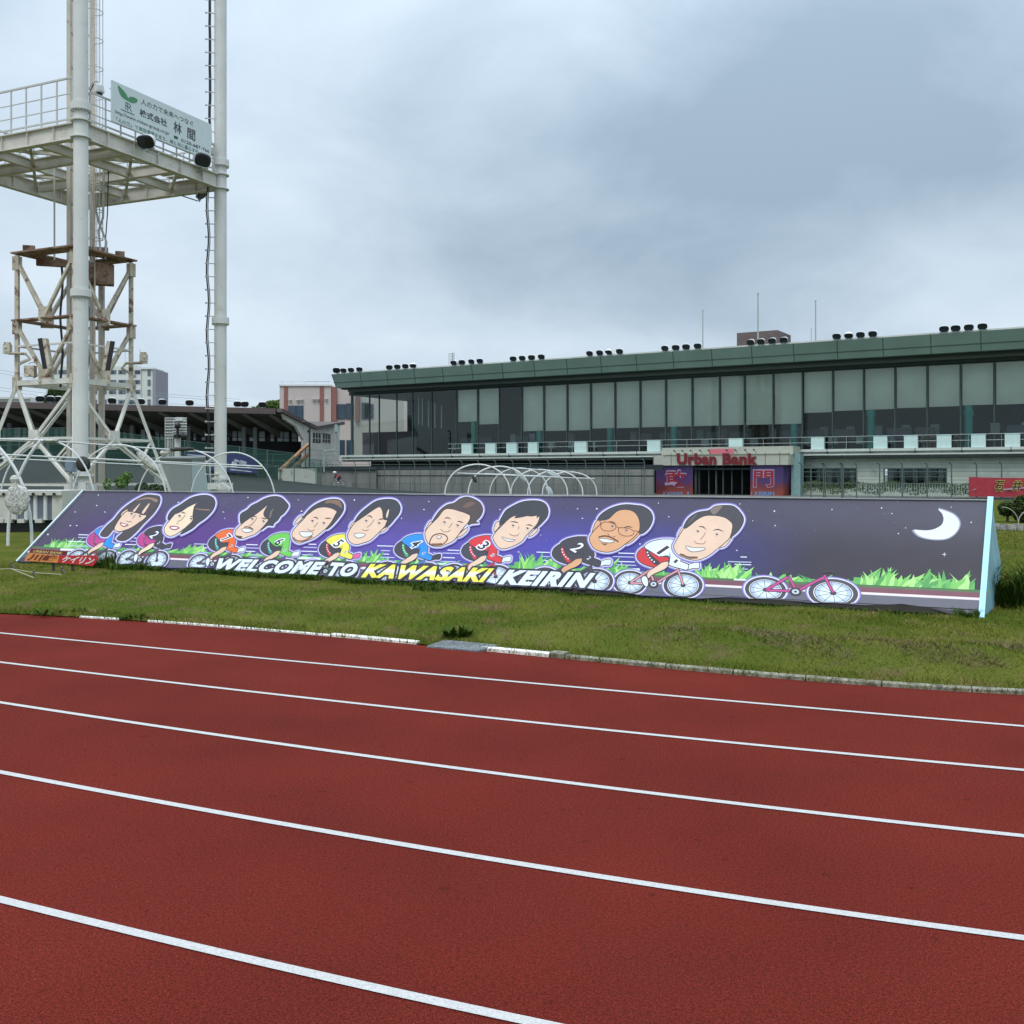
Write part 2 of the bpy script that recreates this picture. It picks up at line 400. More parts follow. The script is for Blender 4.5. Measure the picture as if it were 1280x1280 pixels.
# ---------------------------------------------------------------- grass blades, weeds
def blades(name, xs, ys, h, wd, m, lean=.5, seed=3, zoff=-.005, kind='stuff', label=None, cat=None, zs=None, segs=1):
    r = np.random.default_rng(seed); n = len(xs); d = edge_dist(xs, ys)
    z = (infield_z(xs, ys, d) if zs is None else zs) + zoff
    a = r.uniform(0, 2 * np.pi, n); hh = h * r.uniform(.5, 1.25, n); ww = wd * r.uniform(.6, 1.3, n)
    la = r.uniform(0, 2 * np.pi, n); lm = hh * lean * r.uniform(.2, 1.6, n)
    P0 = np.stack([xs - np.cos(a) * ww / 2, ys - np.sin(a) * ww / 2, z], -1); P1 = np.stack([xs + np.cos(a) * ww / 2, ys + np.sin(a) * ww / 2, z], -1)
    if segs == 1:
        P2 = np.stack([xs + np.cos(la) * lm, ys + np.sin(la) * lm, z + hh], -1)
        V = np.stack([P0, P1, P2], 1).reshape(-1, 3); F = np.arange(3 * n).reshape(-1, 3); k = 3
    else:
        mx_, my_ = xs + np.cos(la) * lm * .35, ys + np.sin(la) * lm * .35
        Q0 = np.stack([mx_ - np.cos(a) * ww * .4, my_ - np.sin(a) * ww * .4, z + hh * .65], -1); Q1 = np.stack([mx_ + np.cos(a) * ww * .4, my_ + np.sin(a) * ww * .4, z + hh * .65], -1)
        P2 = np.stack([xs + np.cos(la) * lm * 1.3, ys + np.sin(la) * lm * 1.3, z + hh * .95], -1)
        V = np.stack([P0, P1, Q1, Q0, P2], 1).reshape(-1, 3); b_ = np.arange(n)[:, None] * 5
        F = np.concatenate([b_ + [0, 1, 2], b_ + [0, 2, 3], b_ + [3, 2, 4]], 1).reshape(-1, 3); k = 3
    me = bpy.data.meshes.new(name); me.vertices.add(len(V)); me.vertices.foreach_set('co', V.ravel().astype('f'))
    me.loops.add(len(F) * 3); me.loops.foreach_set('vertex_index', F.ravel().astype('i'))
    me.polygons.add(len(F)); me.polygons.foreach_set('loop_start', np.arange(0, len(F) * 3, 3, dtype='i')); me.polygons.foreach_set('loop_total', np.full(len(F), 3, dtype='i'))
    me.update(); me.validate(); me.materials.append(m)
    o = bpy.data.objects.new(name, me); COL.objects.link(o); tag(o, label, cat, kind=kind); ORG[o.name] = Vector((0, 0, 0)); return o
m_blade = grass_mat('grass_blade', (.100, .130, .020), (.180, .182, .038), (.27, .225, .08), hf=25, bump=0)
m_long = grass_mat('long_grass_blade', (.045, .085, .016), (.065, .11, .022), (.095, .13, .03), hf=12, bump=0)
m_dry = grass_mat('dry_grass_blade', (.20, .16, .09), (.15, .125, .06), (.11, .11, .035), hf=18, bump=0)
# ---------------------------------------------------------------- the long painted banner
zb = PLAT + .015
FR = gnd(1222, 770, zb); FL = gnd(22, 702, zb)
dF = (FL - FR).normalized()
AR0 = W(1235, 625.5, 11.62)
bn = dF.cross(AR0 - FR).normalized()
if bn.y > 0: bn = -bn
def PW(px, py, off=0.0): return ray_plane(px, py, FR, bn) + bn * off
AR = PW(1234, 626); AL = PW(105, 614)
bdir = -dF; bup = (AR - FR) - bdir * (AR - FR).dot(bdir); bup.normalize()
def uvp(P): q = P - FL; return q.dot(bdir), q.dot(bup)
Ulen = uvp(FR)[0]; Vtop = uvp(AR)[1]
def PUV(u, v, off=0.0):
    return FL + bdir * u + bup * v + bn * off
def px_of(P): return (640 + FPX * P.x / P.y, HOR - FPX * (P.z - EYE) / P.y)

banner = empty('painted_banner', (FL + FR) / 2, 'long sloping printed banner of cartoon cyclists with a light blue end, standing on the grass', 'banner')
def banner_mat():
    m = bpy.data.materials.new('banner_print'); m.use_nodes = True; t = m.node_tree; n = t.nodes; b = n['Principled BSDF']
    b.inputs['Roughness'].default_value = .5; b.inputs['Specular IOR Level'].default_value = .22
    uv = n.new('ShaderNodeUVMap'); uv.uv_map = 'print'; sp_ = n.new('ShaderNodeSeparateXYZ'); t.links.new(uv.outputs[0], sp_.inputs[0])
    def ramp(src, stops):
        c = n.new('ShaderNodeValToRGB'); e = c.color_ramp.elements; c.color_ramp.interpolation = 'EASE' if False else 'LINEAR'
        e[0].position, e[0].color = stops[0][0], (*s2l(stops[0][1]), 1); e[1].position, e[1].color = stops[-1][0], (*s2l(stops[-1][1]), 1)
        for p_, c_ in stops[1:-1]: q = e.new(p_); q.color = (*s2l(c_), 1)
        t.links.new(src, c.inputs[0]); return c.outputs[0]
    top = ramp(sp_.outputs[0], [(0, (88, 84, 104)), (.25, (88, 82, 112)), (.6, (84, 78, 116)), (.8, (82, 80, 100)), (1, (92, 90, 104))])
    low = ramp(sp_.outputs[0], [(0, (84, 78, 98)), (.10, (90, 62, 120)), (.3, (104, 68, 150)), (.5, (100, 86, 176)), (.68, (84, 78, 176)), (.8, (70, 68, 128)), (.88, (66, 62, 74)), (1, (70, 67, 76))])
    f = n.new('ShaderNodeMapRange'); f.interpolation_type = 'SMOOTHSTEP'; f.inputs[1].default_value = .92; f.inputs[2].default_value = .42; t.links.new(sp_.outputs[1], f.inputs[0])
    k = n.new('ShaderNodeMix'); k.data_type = 'RGBA'; t.links.new(f.outputs[0], k.inputs[0]); t.links.new(top, k.inputs[6]); t.links.new(low, k.inputs[7])
    x = n.new('ShaderNodeTexNoise'); x.inputs['Scale'].default_value = 5; x.inputs['Detail'].default_value = 6
    mp = n.new('ShaderNodeMapping'); mp.inputs['Scale'].default_value = (10, 1.5, 1); t.links.new(uv.outputs[0], mp.inputs[0]); t.links.new(mp.outputs[0], x.inputs['Vector'])
    r = n.new('ShaderNodeMapRange'); r.inputs[1].default_value = .3; r.inputs[2].default_value = .7; r.inputs[3].default_value = .73; r.inputs[4].default_value = .81; t.links.new(x.outputs['Fac'], r.inputs[0])
    s = n.new('ShaderNodeVectorMath'); s.operation = 'SCALE'; t.links.new(k.outputs[2], s.inputs[0]); t.links.new(r.outputs[0], s.inputs['Scale'])
    t.links.new(s.outputs[0], b.inputs['Base Color'])
    g = n.new('ShaderNodeNewGeometry'); y = n.new('ShaderNodeTexNoise'); y.inputs['Scale'].default_value = 2.2; y.inputs['Detail'].default_value = 3; t.links.new(g.outputs['Position'], y.inputs['Vector'])
    bp = n.new('ShaderNodeBump'); bp.inputs['Strength'].default_value = .25; bp.inputs['Distance'].default_value = .03; t.links.new(y.outputs['Fac'], bp.inputs['Height']); t.links.new(bp.outputs[0], b.inputs['Normal'])
    return m
pb = MB(); NU = 60; uvs = []
def bot_v(u):                                                       # the lower hem sags and lifts a little
    px = px_of(PUV(u, 0))[0]
    return .055 + .018 * math.sin(u * 3.1) + .012 * math.sin(u * 9.7 + 1) + .02 * math.sin(u * 1.3 + 2) - (.05 if px > 1150 else 0) * min(1, (px - 1150) / 60 if px > 1150 else 0)
tl_u = uvp(AL)[0]; tr_u = uvp(AR)[0]
for i in range(NU + 1):
    f = i / NU; ub = Ulen * f; ut = tl_u + (tr_u - tl_u) * f; vb = bot_v(ub) * (1 if .02 < f < .98 else 0); vt = uvp(AL)[1] + (uvp(AR)[1] - uvp(AL)[1]) * f
    for j in range(5):
        g = j / 4; u_ = ub + (ut - ub) * g; v_ = vb + (vt - vb) * g
        pb.v.append(tuple(PUV(u_, v_))); uvs.append((f, v_ / Vtop))
for i in range(NU):
    for j in range(4): pb.f.append((i * 5 + j, (i + 1) * 5 + j, (i + 1) * 5 + j + 1, i * 5 + j + 1)); pb.mi.append(0)
sheet = pb.build('printed_sheet', banner_mat(), banner)
ul = sheet.data.uv_layers.new(name='print')
for lp in sheet.data.loops: ul.data[lp.index].uv = uvs[lp.vertex_index]
# timber body behind the sheet, back sheet, blue ends
bdep = Vector((1.05, 1.79, 0))
m_blue = mat('pale_blue_paint', (.24, .46, .54), .5, var=.12, stain=(.12, .15, .14), sscale=6, samt=.40)
m_backp = mat('banner_back', (.32, .42, .48), .7, var=.1)
m_darkwood = mat('dark_timber', (.05, .045, .04), .9, var=.2)
BR, BL = FR + bdep, FL + Vector((1.3, 1.7, 0))
eps = .006
def inn(p): return p + (AR * .5 + BR * .5 - FR).normalized() * 0 - Vector((0, 0, .02))
bk = MB(); bk.quad(BL, BR, AR - Vector((0, 0, .01)), AL - Vector((0, 0, .01))); bk.build('back_sheet', m_backp, banner)
fr = MB()
for f in np.linspace(.03, .97, 12):
    a = FL.lerp(FR, f) + Vector((.03, .06, .0)); b = AL.lerp(AR, f) + Vector((.0, 0, -.07)); c = BL.lerp(BR, f)
    fr.beam(a, b, .05); fr.beam(c, b, .05); fr.beam(a, c, .05)
fr.beam(FL + Vector((.06, .07, .03)), FR + Vector((.0, .07, .03)), .05, .07)
fr.build('timber_frame', m_darkwood, banner)
def end_panel(F_, A_, B_, sgn, wd=.05):
    mb = MB(); o_ = bdir * sgn * .012; o2 = bdir * sgn * wd
    a, b, c = F_ + o_, A_ + Vector((0, 0, .015)) + o_, B_ + o_
    a2, b2, c2 = F_ + o2, A_ + Vector((0, 0, .015)) + o2, B_ + o2
    mb.add([a, b, c, a2, b2, c2], [(0, 1, 2), (5, 4, 3), (0, 3, 4, 1), (1, 4, 5, 2), (2, 5, 3, 0)])
    return mb.build('end_panel', m_blue, banner)
BR2 = W(1241, 757, 11.85); BM = W(1246.5, 708, 12.25)
def end_right():
    pts = [FR - Vector((0, 0, .06)), AR + Vector((0, 0, .015)), BM, BR2 - Vector((0, 0, .03))]; mb = MB()
    a = [p + bdir * .012 for p in pts]; b = [p + bdir * .045 for p in pts]
    mb.add(a + b, [(0, 1, 2, 3), (7, 6, 5, 4)] + [(i, i + 4, (i + 1) % 4 + 4, (i + 1) % 4) for i in range(4)])
    return mb.build('end_panel', m_blue, banner)
end_right(); end_panel(FL - Vector((0, 0, .02)), AL, BL, -1, .04)
eb = MB(); eb.beam(FR + bdir * .035 + bn * .012 - Vector((0, 0, .05)), AR + bdir * .035 + bn * .012 + Vector((0, 0, .03)), .06, .05, up=bn)
eb.build('edge_trim', mat('light_blue_trim', (.36, .70, .86), .4, var=.06, stain=(.2, .3, .33), sscale=18, samt=.33), banner)
eb = MB(); eb.beam(FL - bdir * .012 + bn * .008, AL - bdir * .012 + bn * .008 + Vector((0, 0, .01)), .035, .03, up=bn)
eb.build('edge_trim', mat('white_trim', (.65, .76, .8), .4, var=.1), banner)
tm = MB(); tm.beam(AL + Vector((0, 0, .012)), AR + Vector((0, 0, .012)), .04, .012); tm.build('top_strip', mat('grey_strip', (.38, .4, .42), .5, var=.15), banner)

# ---- drawing on the sheet: every outline is given in photo pixels and lies flat on the banner's own plane
def smooth(pts, closed=True, k=3):
    n = len(pts); o_ = []
    rng_ = range(n if closed else n - 1)
    for i in rng_:
        if closed: p0, p1, p2, p3 = pts[i - 1], pts[i], pts[(i + 1) % n], pts[(i + 2) % n]
        else: p0, p1, p2, p3 = pts[max(i - 1, 0)], pts[i], pts[i + 1], pts[min(i + 2, n - 1)]
        for j in range(k):
            t = j / k; t2 = t * t; t3 = t2 * t
            o_.append(tuple(.5 * (2 * p1[c] + (-p0[c] + p2[c]) * t + (2 * p0[c] - 5 * p1[c] + 4 * p2[c] - p3[c]) * t2 + (-p0[c] + 3 * p1[c] - 3 * p2[c] + p3[c]) * t3) for c in (0, 1)))
    if not closed: o_.append(tuple(pts[-1]))
    return o_
class Art:
    def __init__(s, base, step=.00009): s.mb = MB(); s.mats = []; s.off = base; s.step = step; s.T = lambda x, y: PW(x, y)
    def mi(s, c):
        if c not in s.mats: s.mats.append(c)
        s.mb.m = s.mats.index(c); return s.mb.m
    def P(s, p): return s.T(p[0], p[1]) + bn * s.off
    def fill(s, pts, c, sm=True, up=True):
        s.mi(c)
        if sm: pts = smooth(pts)
        s.mb.poly([s.P(p) for p in pts])
        if up: s.off += s.step
    def line(s, pts, wd, c, closed=False, sm=True, taper=False, up=True):
        s.mi(c)
        if sm: pts = smooth(pts, closed)
        n = len(pts); V = []
        for i, p in enumerate(pts):
            a = pts[(i - 1) % n] if closed else pts[max(i - 1, 0)]; b = pts[(i + 1) % n] if closed else pts[min(i + 1, n - 1)]
            dx, dy = b[0] - a[0], b[1] - a[1]; l = math.hypot(dx, dy) or 1; nx, ny = -dy / l, dx / l
            h = wd / 2 * ((math.sin(math.pi * min(max(i / (n - 1), .06), .94)) if taper else 1))
            V += [s.P((p[0] + nx * h, p[1] + ny * h)), s.P((p[0] - nx * h, p[1] - ny * h))]
        s.mb.add(V, [(2 * i, 2 * i + 1, (2 * i + 3) % (2 * n), (2 * i + 2) % (2 * n)) for i in range(n if closed else n - 1)])
        if up: s.off += s.step
    def ellipse(s, c, rx, ry, col, n=28, rot=0, up=True):
        cr_, sr = math.cos(rot), math.sin(rot)
        s.fill([(c[0] + rx * math.cos(2 * math.pi * k / n) * cr_ - ry * math.sin(2 * math.pi * k / n) * sr, c[1] + rx * math.cos(2 * math.pi * k / n) * sr + ry * math.sin(2 * math.pi * k / n) * cr_) for k in range(n)], col, sm=False, up=up)
    def build(s, name): return s.mb.build(name, [paint(c) for c in s.mats], banner)
INK, WHT, PALE = (52, 48, 60), (238, 242, 250), (206, 226, 244)
G1, G2, G3 = (118, 106, 180), (172, 164, 220), (230, 230, 248)
# background: road, white line, red band, grass, speed streaks, stars, moon
A = Art(.0006)
def strip(u0, u1, v0, v1, c):
    A.mi(c); n = 40
    for i in range(n):
        a = u0 + (u1 - u0) * i / n; b = u0 + (u1 - u0) * (i + 1) / n
        sk = lambda v: tl_u * v / Vtop
        e0 = lambda u_: max(v0, bot_v(u_) + .004) if v0 < .1 else v0
        A.mb.quad(PUV(a + sk(v0), e0(a), A.off), PUV(b + sk(v0), e0(b), A.off), PUV(b + sk(v1), v1, A.off), PUV(a + sk(v1), v1, A.off))
    A.off += A.step
vr = uvp(PW(1216, 749.5))[1]; vr2 = uvp(PW(1216, 740.5))[1]; vr3 = uvp(PW(1216, 727))[1]
Ue = Ulen - .02
strip(.03, Ue, 0, vr, (98, 98, 112)); strip(.02, Ue, vr - .004, vr + .026, (236, 222, 228)); strip(.02, Ue, vr + .026, vr2, (122, 70, 86)); strip(.02, Ue, vr2, vr2 + .035, (74, 112, 70))
A.build('painted_road')
A = Art(.0012)
GR = [(122, 196, 98), (96, 178, 88), (150, 216, 110), (78, 160, 84), (110, 190, 104), (176, 224, 140)]
rr = random.Random(5)
tl_ = uvp(AL)
def leafband(pa, pb_, hgt, dens):
    u0, u1 = uvp(PW(pa, 715))[0], uvp(PW(pb_, 715))[0]; n = int((u1 - u0) * dens)
    A.mi(GR[1]); k = 24
    for i in range(k):
        a = u0 + (u1 - u0) * i / k; b = u0 + (u1 - u0) * (i + 1) / k
        A.mb.quad(PUV(a, vr2 + .03, A.off), PUV(b, vr2 + .03, A.off), PUV(b, vr2 + .03 + hgt * .5, A.off), PUV(a, vr2 + .03 + hgt * .5, A.off))
    A.off += A.step
    for i in range(n):
        u = rr.uniform(u0 + .06, u1 - .06); h = hgt * rr.uniform(.55, 1.35); le = rr.uniform(-.16, .2); wd = rr.uniform(.035, .07); A.mi(rr.choice(GR))
        A.off += A.step * .05
        b0 = vr2 + .03; A.mb.poly([PUV(u - wd * .5, b0, A.off), PUV(u + wd * .5, b0, A.off), PUV(u + wd * .55 + le * .45, b0 + h * .5, A.off), PUV(u + le, b0 + h, A.off), PUV(u - wd * .3 + le * .35, b0 + h * .55, A.off)])
leafband(36, 1219, .09, 13)
for a, b, h in ((42, 100, .19), (212, 246, .17), (440, 470, .2), (640, 700, .24), (752, 790, .2), (868, 940, .2), (1068, 1219, .21)): leafband(a, b, h * .88, 46)
A.build('painted_grass')
A = Art(.0024)
def streaks(x0, x1, y, n=7, seed=0):
    q = random.Random(seed)
    for i in range(n):
        yy = y + i * 4.6 + q.uniform(-.8, .8); xa = x0 + q.uniform(-6, 16) - i * 2.0; xb = x1 - q.uniform(0, 14); sl = (yy - 600) * .00038
        c = (226, 232, 246) if i % 2 == 0 or i > 3 else (190, 196, 232)
        if i > 3: c = q.choice([(214, 236, 230), (190, 226, 206), (232, 240, 248)])
        A.line([(xa, yy), (xb, yy + (xb - xa) * .03)], 1.1 + (1.5 if i > 3 else 0), c, sm=False)
for x0, x1, y in ((84, 118, 668), (150, 176, 672), (250, 268, 676), (302, 330, 680), (376, 402, 680), (470, 498, 683), (548, 582, 687), (672, 694, 691), (760, 800, 692), (914, 944, 697)):
    A = Art(.0024); streaks(x0, x1, y, 7, int(x0)); A.build('painted_streaks')
A = Art(.0018)
q = random.Random(21)
st = [(123, 619), (121, 632), (131, 640), (223, 628), (279, 640), (281, 648), (218, 638), (310, 622), (373, 625), (377, 639), (443, 625), (471, 645), (536, 627), (530, 637), (502, 648), (610, 690), (648, 690), (625, 637), (676, 669), (728, 648), (722, 636), (746, 636), (800, 680), (774, 691), (823, 629), (836, 646), (785, 630), (868, 640), (925, 630), (921, 688), (941, 651), (968, 639), (969, 657), (1102, 635), (1115, 642), (1123, 667), (1189, 634), (1214, 653), (1040, 637), (1132, 660), (94, 640), (96, 657), (88, 657), (60, 668)]
for x, y in st: A.ellipse((x, y), q.uniform(.5, 1.1), q.uniform(.45, .9), (236, 238, 250), n=7, up=False)
for i in range(110):
    f = q.random(); x = 112 + 1110 * f; y = 620 + q.random() ** 1.5 * 60
    A.ellipse((x, y), .35, .35, q.choice([(190, 188, 220), (160, 156, 200)]), n=5, up=False)
A.fill([(1181, 689.5), (1180.6, 692.6), (1184, 693), (1180.6, 693.4), (1181, 697), (1180, 693.4), (1177, 693), (1180, 692.6)], WHT, sm=False)
A.build('painted_stars')['kind'] = 'stuff'; A = Art(.0018)
for sc_, c in ((1.10, (120, 120, 140)), (1.05, (170, 172, 192)), (1.0, (224, 228, 238))):
    mo = [(1173, 636.8), (1182, 639), (1192, 643.5), (1198, 650), (1199, 657), (1195, 665), (1187, 671.5), (1177, 674), (1163, 673.5), (1150, 670), (1142.5, 662.5), (1150, 662.8), (1160, 663), (1169, 661), (1177, 656), (1179.5, 649), (1177.5, 642)]
    cx, cy = 1176, 657; A.fill([(cx + (x - cx) * sc_, cy + (y - cy) * sc_) for x, y in mo], c)
A.build('painted_moon')

def hem(u, v): return PUV(u, max(v, bot_v(u) + .006))
# ---- cyclists
def crop(x0, y0, s): return lambda pts: [(x0 + x / s, y0 + y / s) for x, y in pts]
C8 = crop(780, 620, 8)
LA1 = PW(795.6, 696.2); GA1 = PW(874.6, 707.5)
def body_map(Lp, Gp):                                             # the same drawn body, moved along the sheet
    l1, g1 = Vector(uvp(LA1)), Vector(uvp(GA1)); l2, g2 = Vector(uvp(PW(*Lp))), Vector(uvp(PW(*Gp)))
    s = (g2 - l2).length / (g1 - l1).length; s = .5 * s + .5 * min(max(s, .9), 1.05)
    def T(x, y):
        q_ = Vector(uvp(ray_plane(x, y, FR, bn))) - l1
        return hem(l2.x + q_.x * s, l2.y + q_.y * (.5 + .5 * s))
    return T
def wheel(a, c, rx, ry, glow=True):
    if glow:
        for g, k in ((G1, 3.2), (G2, 2.2), (G3, 1.2)): a.ellipse(c, rx + k, ry + k * .8, g)
    a.ellipse(c, rx, ry, (66, 62, 74)); a.ellipse(c, rx * .80, ry * .80, WHT); a.ellipse(c, rx * .765, ry * .765, INK); a.ellipse(c, rx * .73, ry * .73, (184, 200, 222)); a.ellipse(c, rx * .55, ry * .55, (222, 236, 246))
    for k in range(10):
        t = math.pi * 2 * k / 10 + .3; a.line([c, (c[0] + rx * .74 * math.cos(t), c[1] + ry * .74 * math.sin(t))], .55, INK, sm=False, up=(k == 9))
    a.ellipse(c, rx * .13, ry * .15, INK)
def bicycle(a, frame_c, sh=(0, 0), leg=True):
    bw, fw = (787.5, 728.6), (854, 731.8)
    o_ = lambda p: (p[0] + sh[0], p[1] + sh[1])
    wheel(a, o_(bw), 20.5, 15.2); wheel(a, o_(fw), 24.5, 16.6)
    for wd, c in ((3.6, INK), (2.3, frame_c)):
        for sg in ([(847.5, 711), (850, 720), (854, 731)], [(848, 713), (835, 720), (822, 728)], [(812, 713), (800, 721), (788, 728.5)], [(812, 713), (818, 729)], [(788, 729), (818, 730)]):
            a.line([o_(p) for p in sg], wd if c == INK else wd * .9, c, sm=False, up=False)
        a.off += a.step
    a.ellipse(o_((817, 730.5)), 6, 4.6, INK); a.ellipse(o_((817, 730.5)), 3.6, 2.8, (200, 210, 220)); a.ellipse(o_((817, 730.5)), 1.5, 1.2, INK)
    if leg is False: a.line([o_(p) for p in [(846, 708), (853, 706.5), (858, 708)]], 2, INK)
def rider(num, Lp, Gp, jersey, shorts, stripe, dots, skin, glove, frame_c, base, head, numcol=None, shoes=(226, 236, 246)):
    a = Art(base); T = body_map(Lp, Gp)
    a.T = T
    jr = C8([(205, 515), (250, 468), (330, 442), (420, 432), (530, 450), (560, 560), (575, 625), (572, 655), (645, 685), (632, 742), (560, 728), (500, 712), (450, 690), (458, 640), (440, 600), (360, 608), (280, 565)])
    sh = C8([(205, 515), (280, 562), (360, 605), (440, 612), (448, 650), (380, 665), (310, 712), (240, 702), (165, 665), (128, 615), (140, 560), (175, 528)])
    lg = C8([(375, 640), (415, 640), (448, 665), (440, 705), (400, 740), (330, 770), (275, 800), (247, 828), (228, 790), (255, 745), (310, 712)])
    gl = C8([(648, 690), (700, 670), (748, 668), (757, 700), (745, 728), (690, 728), (640, 738)])
    so = C8([(175, 820), (205, 800), (235, 820), (245, 880), (230, 912), (200, 895), (178, 855)])
    for g, k in ((G1, 6.5), (G2, 4.4), (G3, 2.6)):
        for pl in (jr, sh, gl): a.line(pl, k, g, closed=True, up=False)
        a.off += a.step
    bicycle(a, frame_c)
    for pl, c in ((lg, skin), (so, shoes), (sh, shorts), (gl, glove), (jr, jersey)):
        if pl is jr:                                             # stripe with its row of marks over the shorts
            sp2 = C8([(216, 545), (232, 600), (272, 655), (318, 692), (362, 668), (318, 630), (275, 590), (245, 548)]) if num == '1' else C8([(222, 548), (228, 600), (262, 655), (300, 700), (330, 680), (285, 640), (258, 590), (245, 550)])
            a.fill(sp2, stripe)
            for x, y in ((236, 566), (244, 594), (260, 620), (280, 642), (304, 660)):
                a.ellipse((780 + x / 8 - (0 if num == '1' else .6), 620 + y / 8), 1.1, 1.0, dots, n=6, up=False)
            a.off += a.step
        a.fill(pl, c); a.line(pl, 1.0, INK, closed=True)
    a.line(C8([(455, 575), (462, 610), (452, 660)]), .9, INK); a.line(C8([(565, 655), (600, 668), (645, 686)]), .9, INK)
    if num:
        nc = numcol or INK; cx, cy = 780 + 395 / 8, 620 + 546 / 8
        def nf(al, be, sc_): return lambda x, y: T(cx + (x * 8.5 + y * 8.2) * sc_, cy + (x * 5.2 - y * 5.6) * sc_)
        fnn = nf(0, 0, 1)
        halo = INK if (numcol and sum(numcol) > 600) else WHT
        for offv, c in ((.09, halo), (.015, nc)):
            a.mi(c); off = a.off
            text_on(a.mb, num, lambda x, y: fnn(x, y) + bn * off, (-.42, .42, -.8, .8) if num != '1' else (-.22, .1, -.8, .8), offset=offv, ref=(num, 0.0)); a.off += a.step
        for offv, c in ((.06, halo), (.0, nc)):
            a.mi(c); off = a.off; c2x, c2y = 780 + 520 / 8, 620 + 655 / 8
            text_on(a.mb, num, lambda x, y: T(c2x + x * 3.4 + y * 2.4, c2y + x * 2.2 - y * 2.2) + bn * off, (-.42, .42, -.8, .8), offset=offv, ref=(num, 0.0)); a.off += a.step
    a.T = lambda x, y: ray_plane(x, y, FR, bn)
    head(a, skin)
    return a.build('painted_rider')
def head_fn(cr_, skin_pts, hair_pts, ears, brows, eyes, noses, mouth, extra=None, hair=(62, 60, 68), under=None, shine=None, er=1.9, lips=None):
    def f(a, skin):
        sk = cr_(skin_pts); hr = cr_(hair_pts); es = [cr_(e_) for e_ in ears]
        un = cr_(under) if under else None
        for g, k in ((G1, 6.5), (G2, 4.4), (G3, 2.6)):
            for pl in [sk, hr] + es + ([un] if un else []): a.line(pl, k, g, closed=True, up=False)
            a.off += a.step
        if un: a.fill(un, hair); a.line(un, .9, INK, closed=True)
        for e_ in es: a.fill(e_, skin); a.line(e_, .9, INK, closed=True)
        a.fill(sk, skin); a.line(sk, 1.0, INK, closed=True)
        a.fill(hr, hair); a.line(hr, .7, INK, closed=True)
        if shine:
            for s_, c_ in shine: a.fill(cr_(s_), c_)
        for b_ in brows: a.line(cr_(b_), 1.5, (70, 52, 48), taper=True)
        for e_ in eyes:
            (x, y), = cr_([e_]); a.ellipse((x, y), er, er * .62, (232, 228, 232), rot=.25); a.line([(x - er * 1.15, y - .2), (x - .2, y - er * .62), (x + er * 1.1, y + .5)], .6, INK)
            a.ellipse((x + .1, y - .1), er * .55, er * .6, (70, 62, 68)); a.line([(x - er * .9, y + er * .75), (x, y + er * 1.1), (x + er * .8, y + er * .95)], .35, (176, 140, 128))
        for n_ in noses: a.line(cr_(n_), .65, (96, 66, 60))
        m_ = cr_(mouth)
        if lips: a.fill(m_, lips); cx = sum(p[0] for p in m_) / len(m_); cy = sum(p[1] for p in m_) / len(m_); a.fill([(cx + (x - cx) * .68, cy + (y - cy) * .5) for x, y in m_], WHT)
        else: a.fill(m_, (226, 228, 234))
        a.line(m_, .7, (92, 60, 58), closed=True)
        if extra: extra(a, cr_)
    return f
SKN = (232, 198, 174); TAN = (220, 164, 122)
BRD = (96, 62, 48)
C7 = crop(680, 620, 8.533); C6 = crop(565, 615, 9.143); C5 = crop(485, 615, 9.143); C4 = crop(390, 615, 9.846); C3 = crop(320, 610, 9.846); C2 = crop(220, 610, 9.846); C1 = crop(100, 610, 9.846)
h1 = head_fn(C8, [(600, 330), (640, 300), (700, 240), (790, 205), (880, 195), (1000, 215), (1080, 270), (1085, 330), (1060, 420), (1000, 480), (940, 530), (850, 600), (760, 640), (690, 645), (610, 625), (540, 590), (500, 530), (505, 480), (560, 390)],
    [(610, 330), (600, 300), (650, 220), (740, 165), (850, 145), (910, 105), (1010, 95), (1110, 110), (1190, 200), (1195, 270), (1150, 350), (1085, 410), (1060, 420), (1085, 340), (1080, 275), (1020, 225), (960, 205), (880, 198), (800, 205), (720, 250), (660, 300)],
    [[(610, 310), (575, 330), (540, 400), (555, 415), (605, 355)], [(1060, 420), (1075, 430), (1020, 500), (970, 520), (955, 510)]],
    [[(745, 308), (790, 312), (825, 340)], [(890, 350), (940, 338), (1000, 360)]], [(740, 357), (930, 388)],
    [[(815, 370), (800, 400), (765, 440)], [(705, 450), (710, 465), (740, 480), (800, 480), (815, 455)]],
    [(620, 503), (700, 520), (815, 523), (780, 550), (690, 562), (640, 540)],
    extra=lambda a, c: [a.line(c([(560, 585), (600, 600), (660, 622), (740, 618)]), 2.4, (120, 84, 66)), a.line(c([(585, 582), (640, 610), (720, 612)]), .8, (60, 44, 40))],
    shine=[([(865, 150), (910, 110), (985, 100), (960, 140), (905, 190)], (128, 112, 104)), ([(630, 290), (680, 225), (740, 180), (690, 240)], (96, 88, 90))])
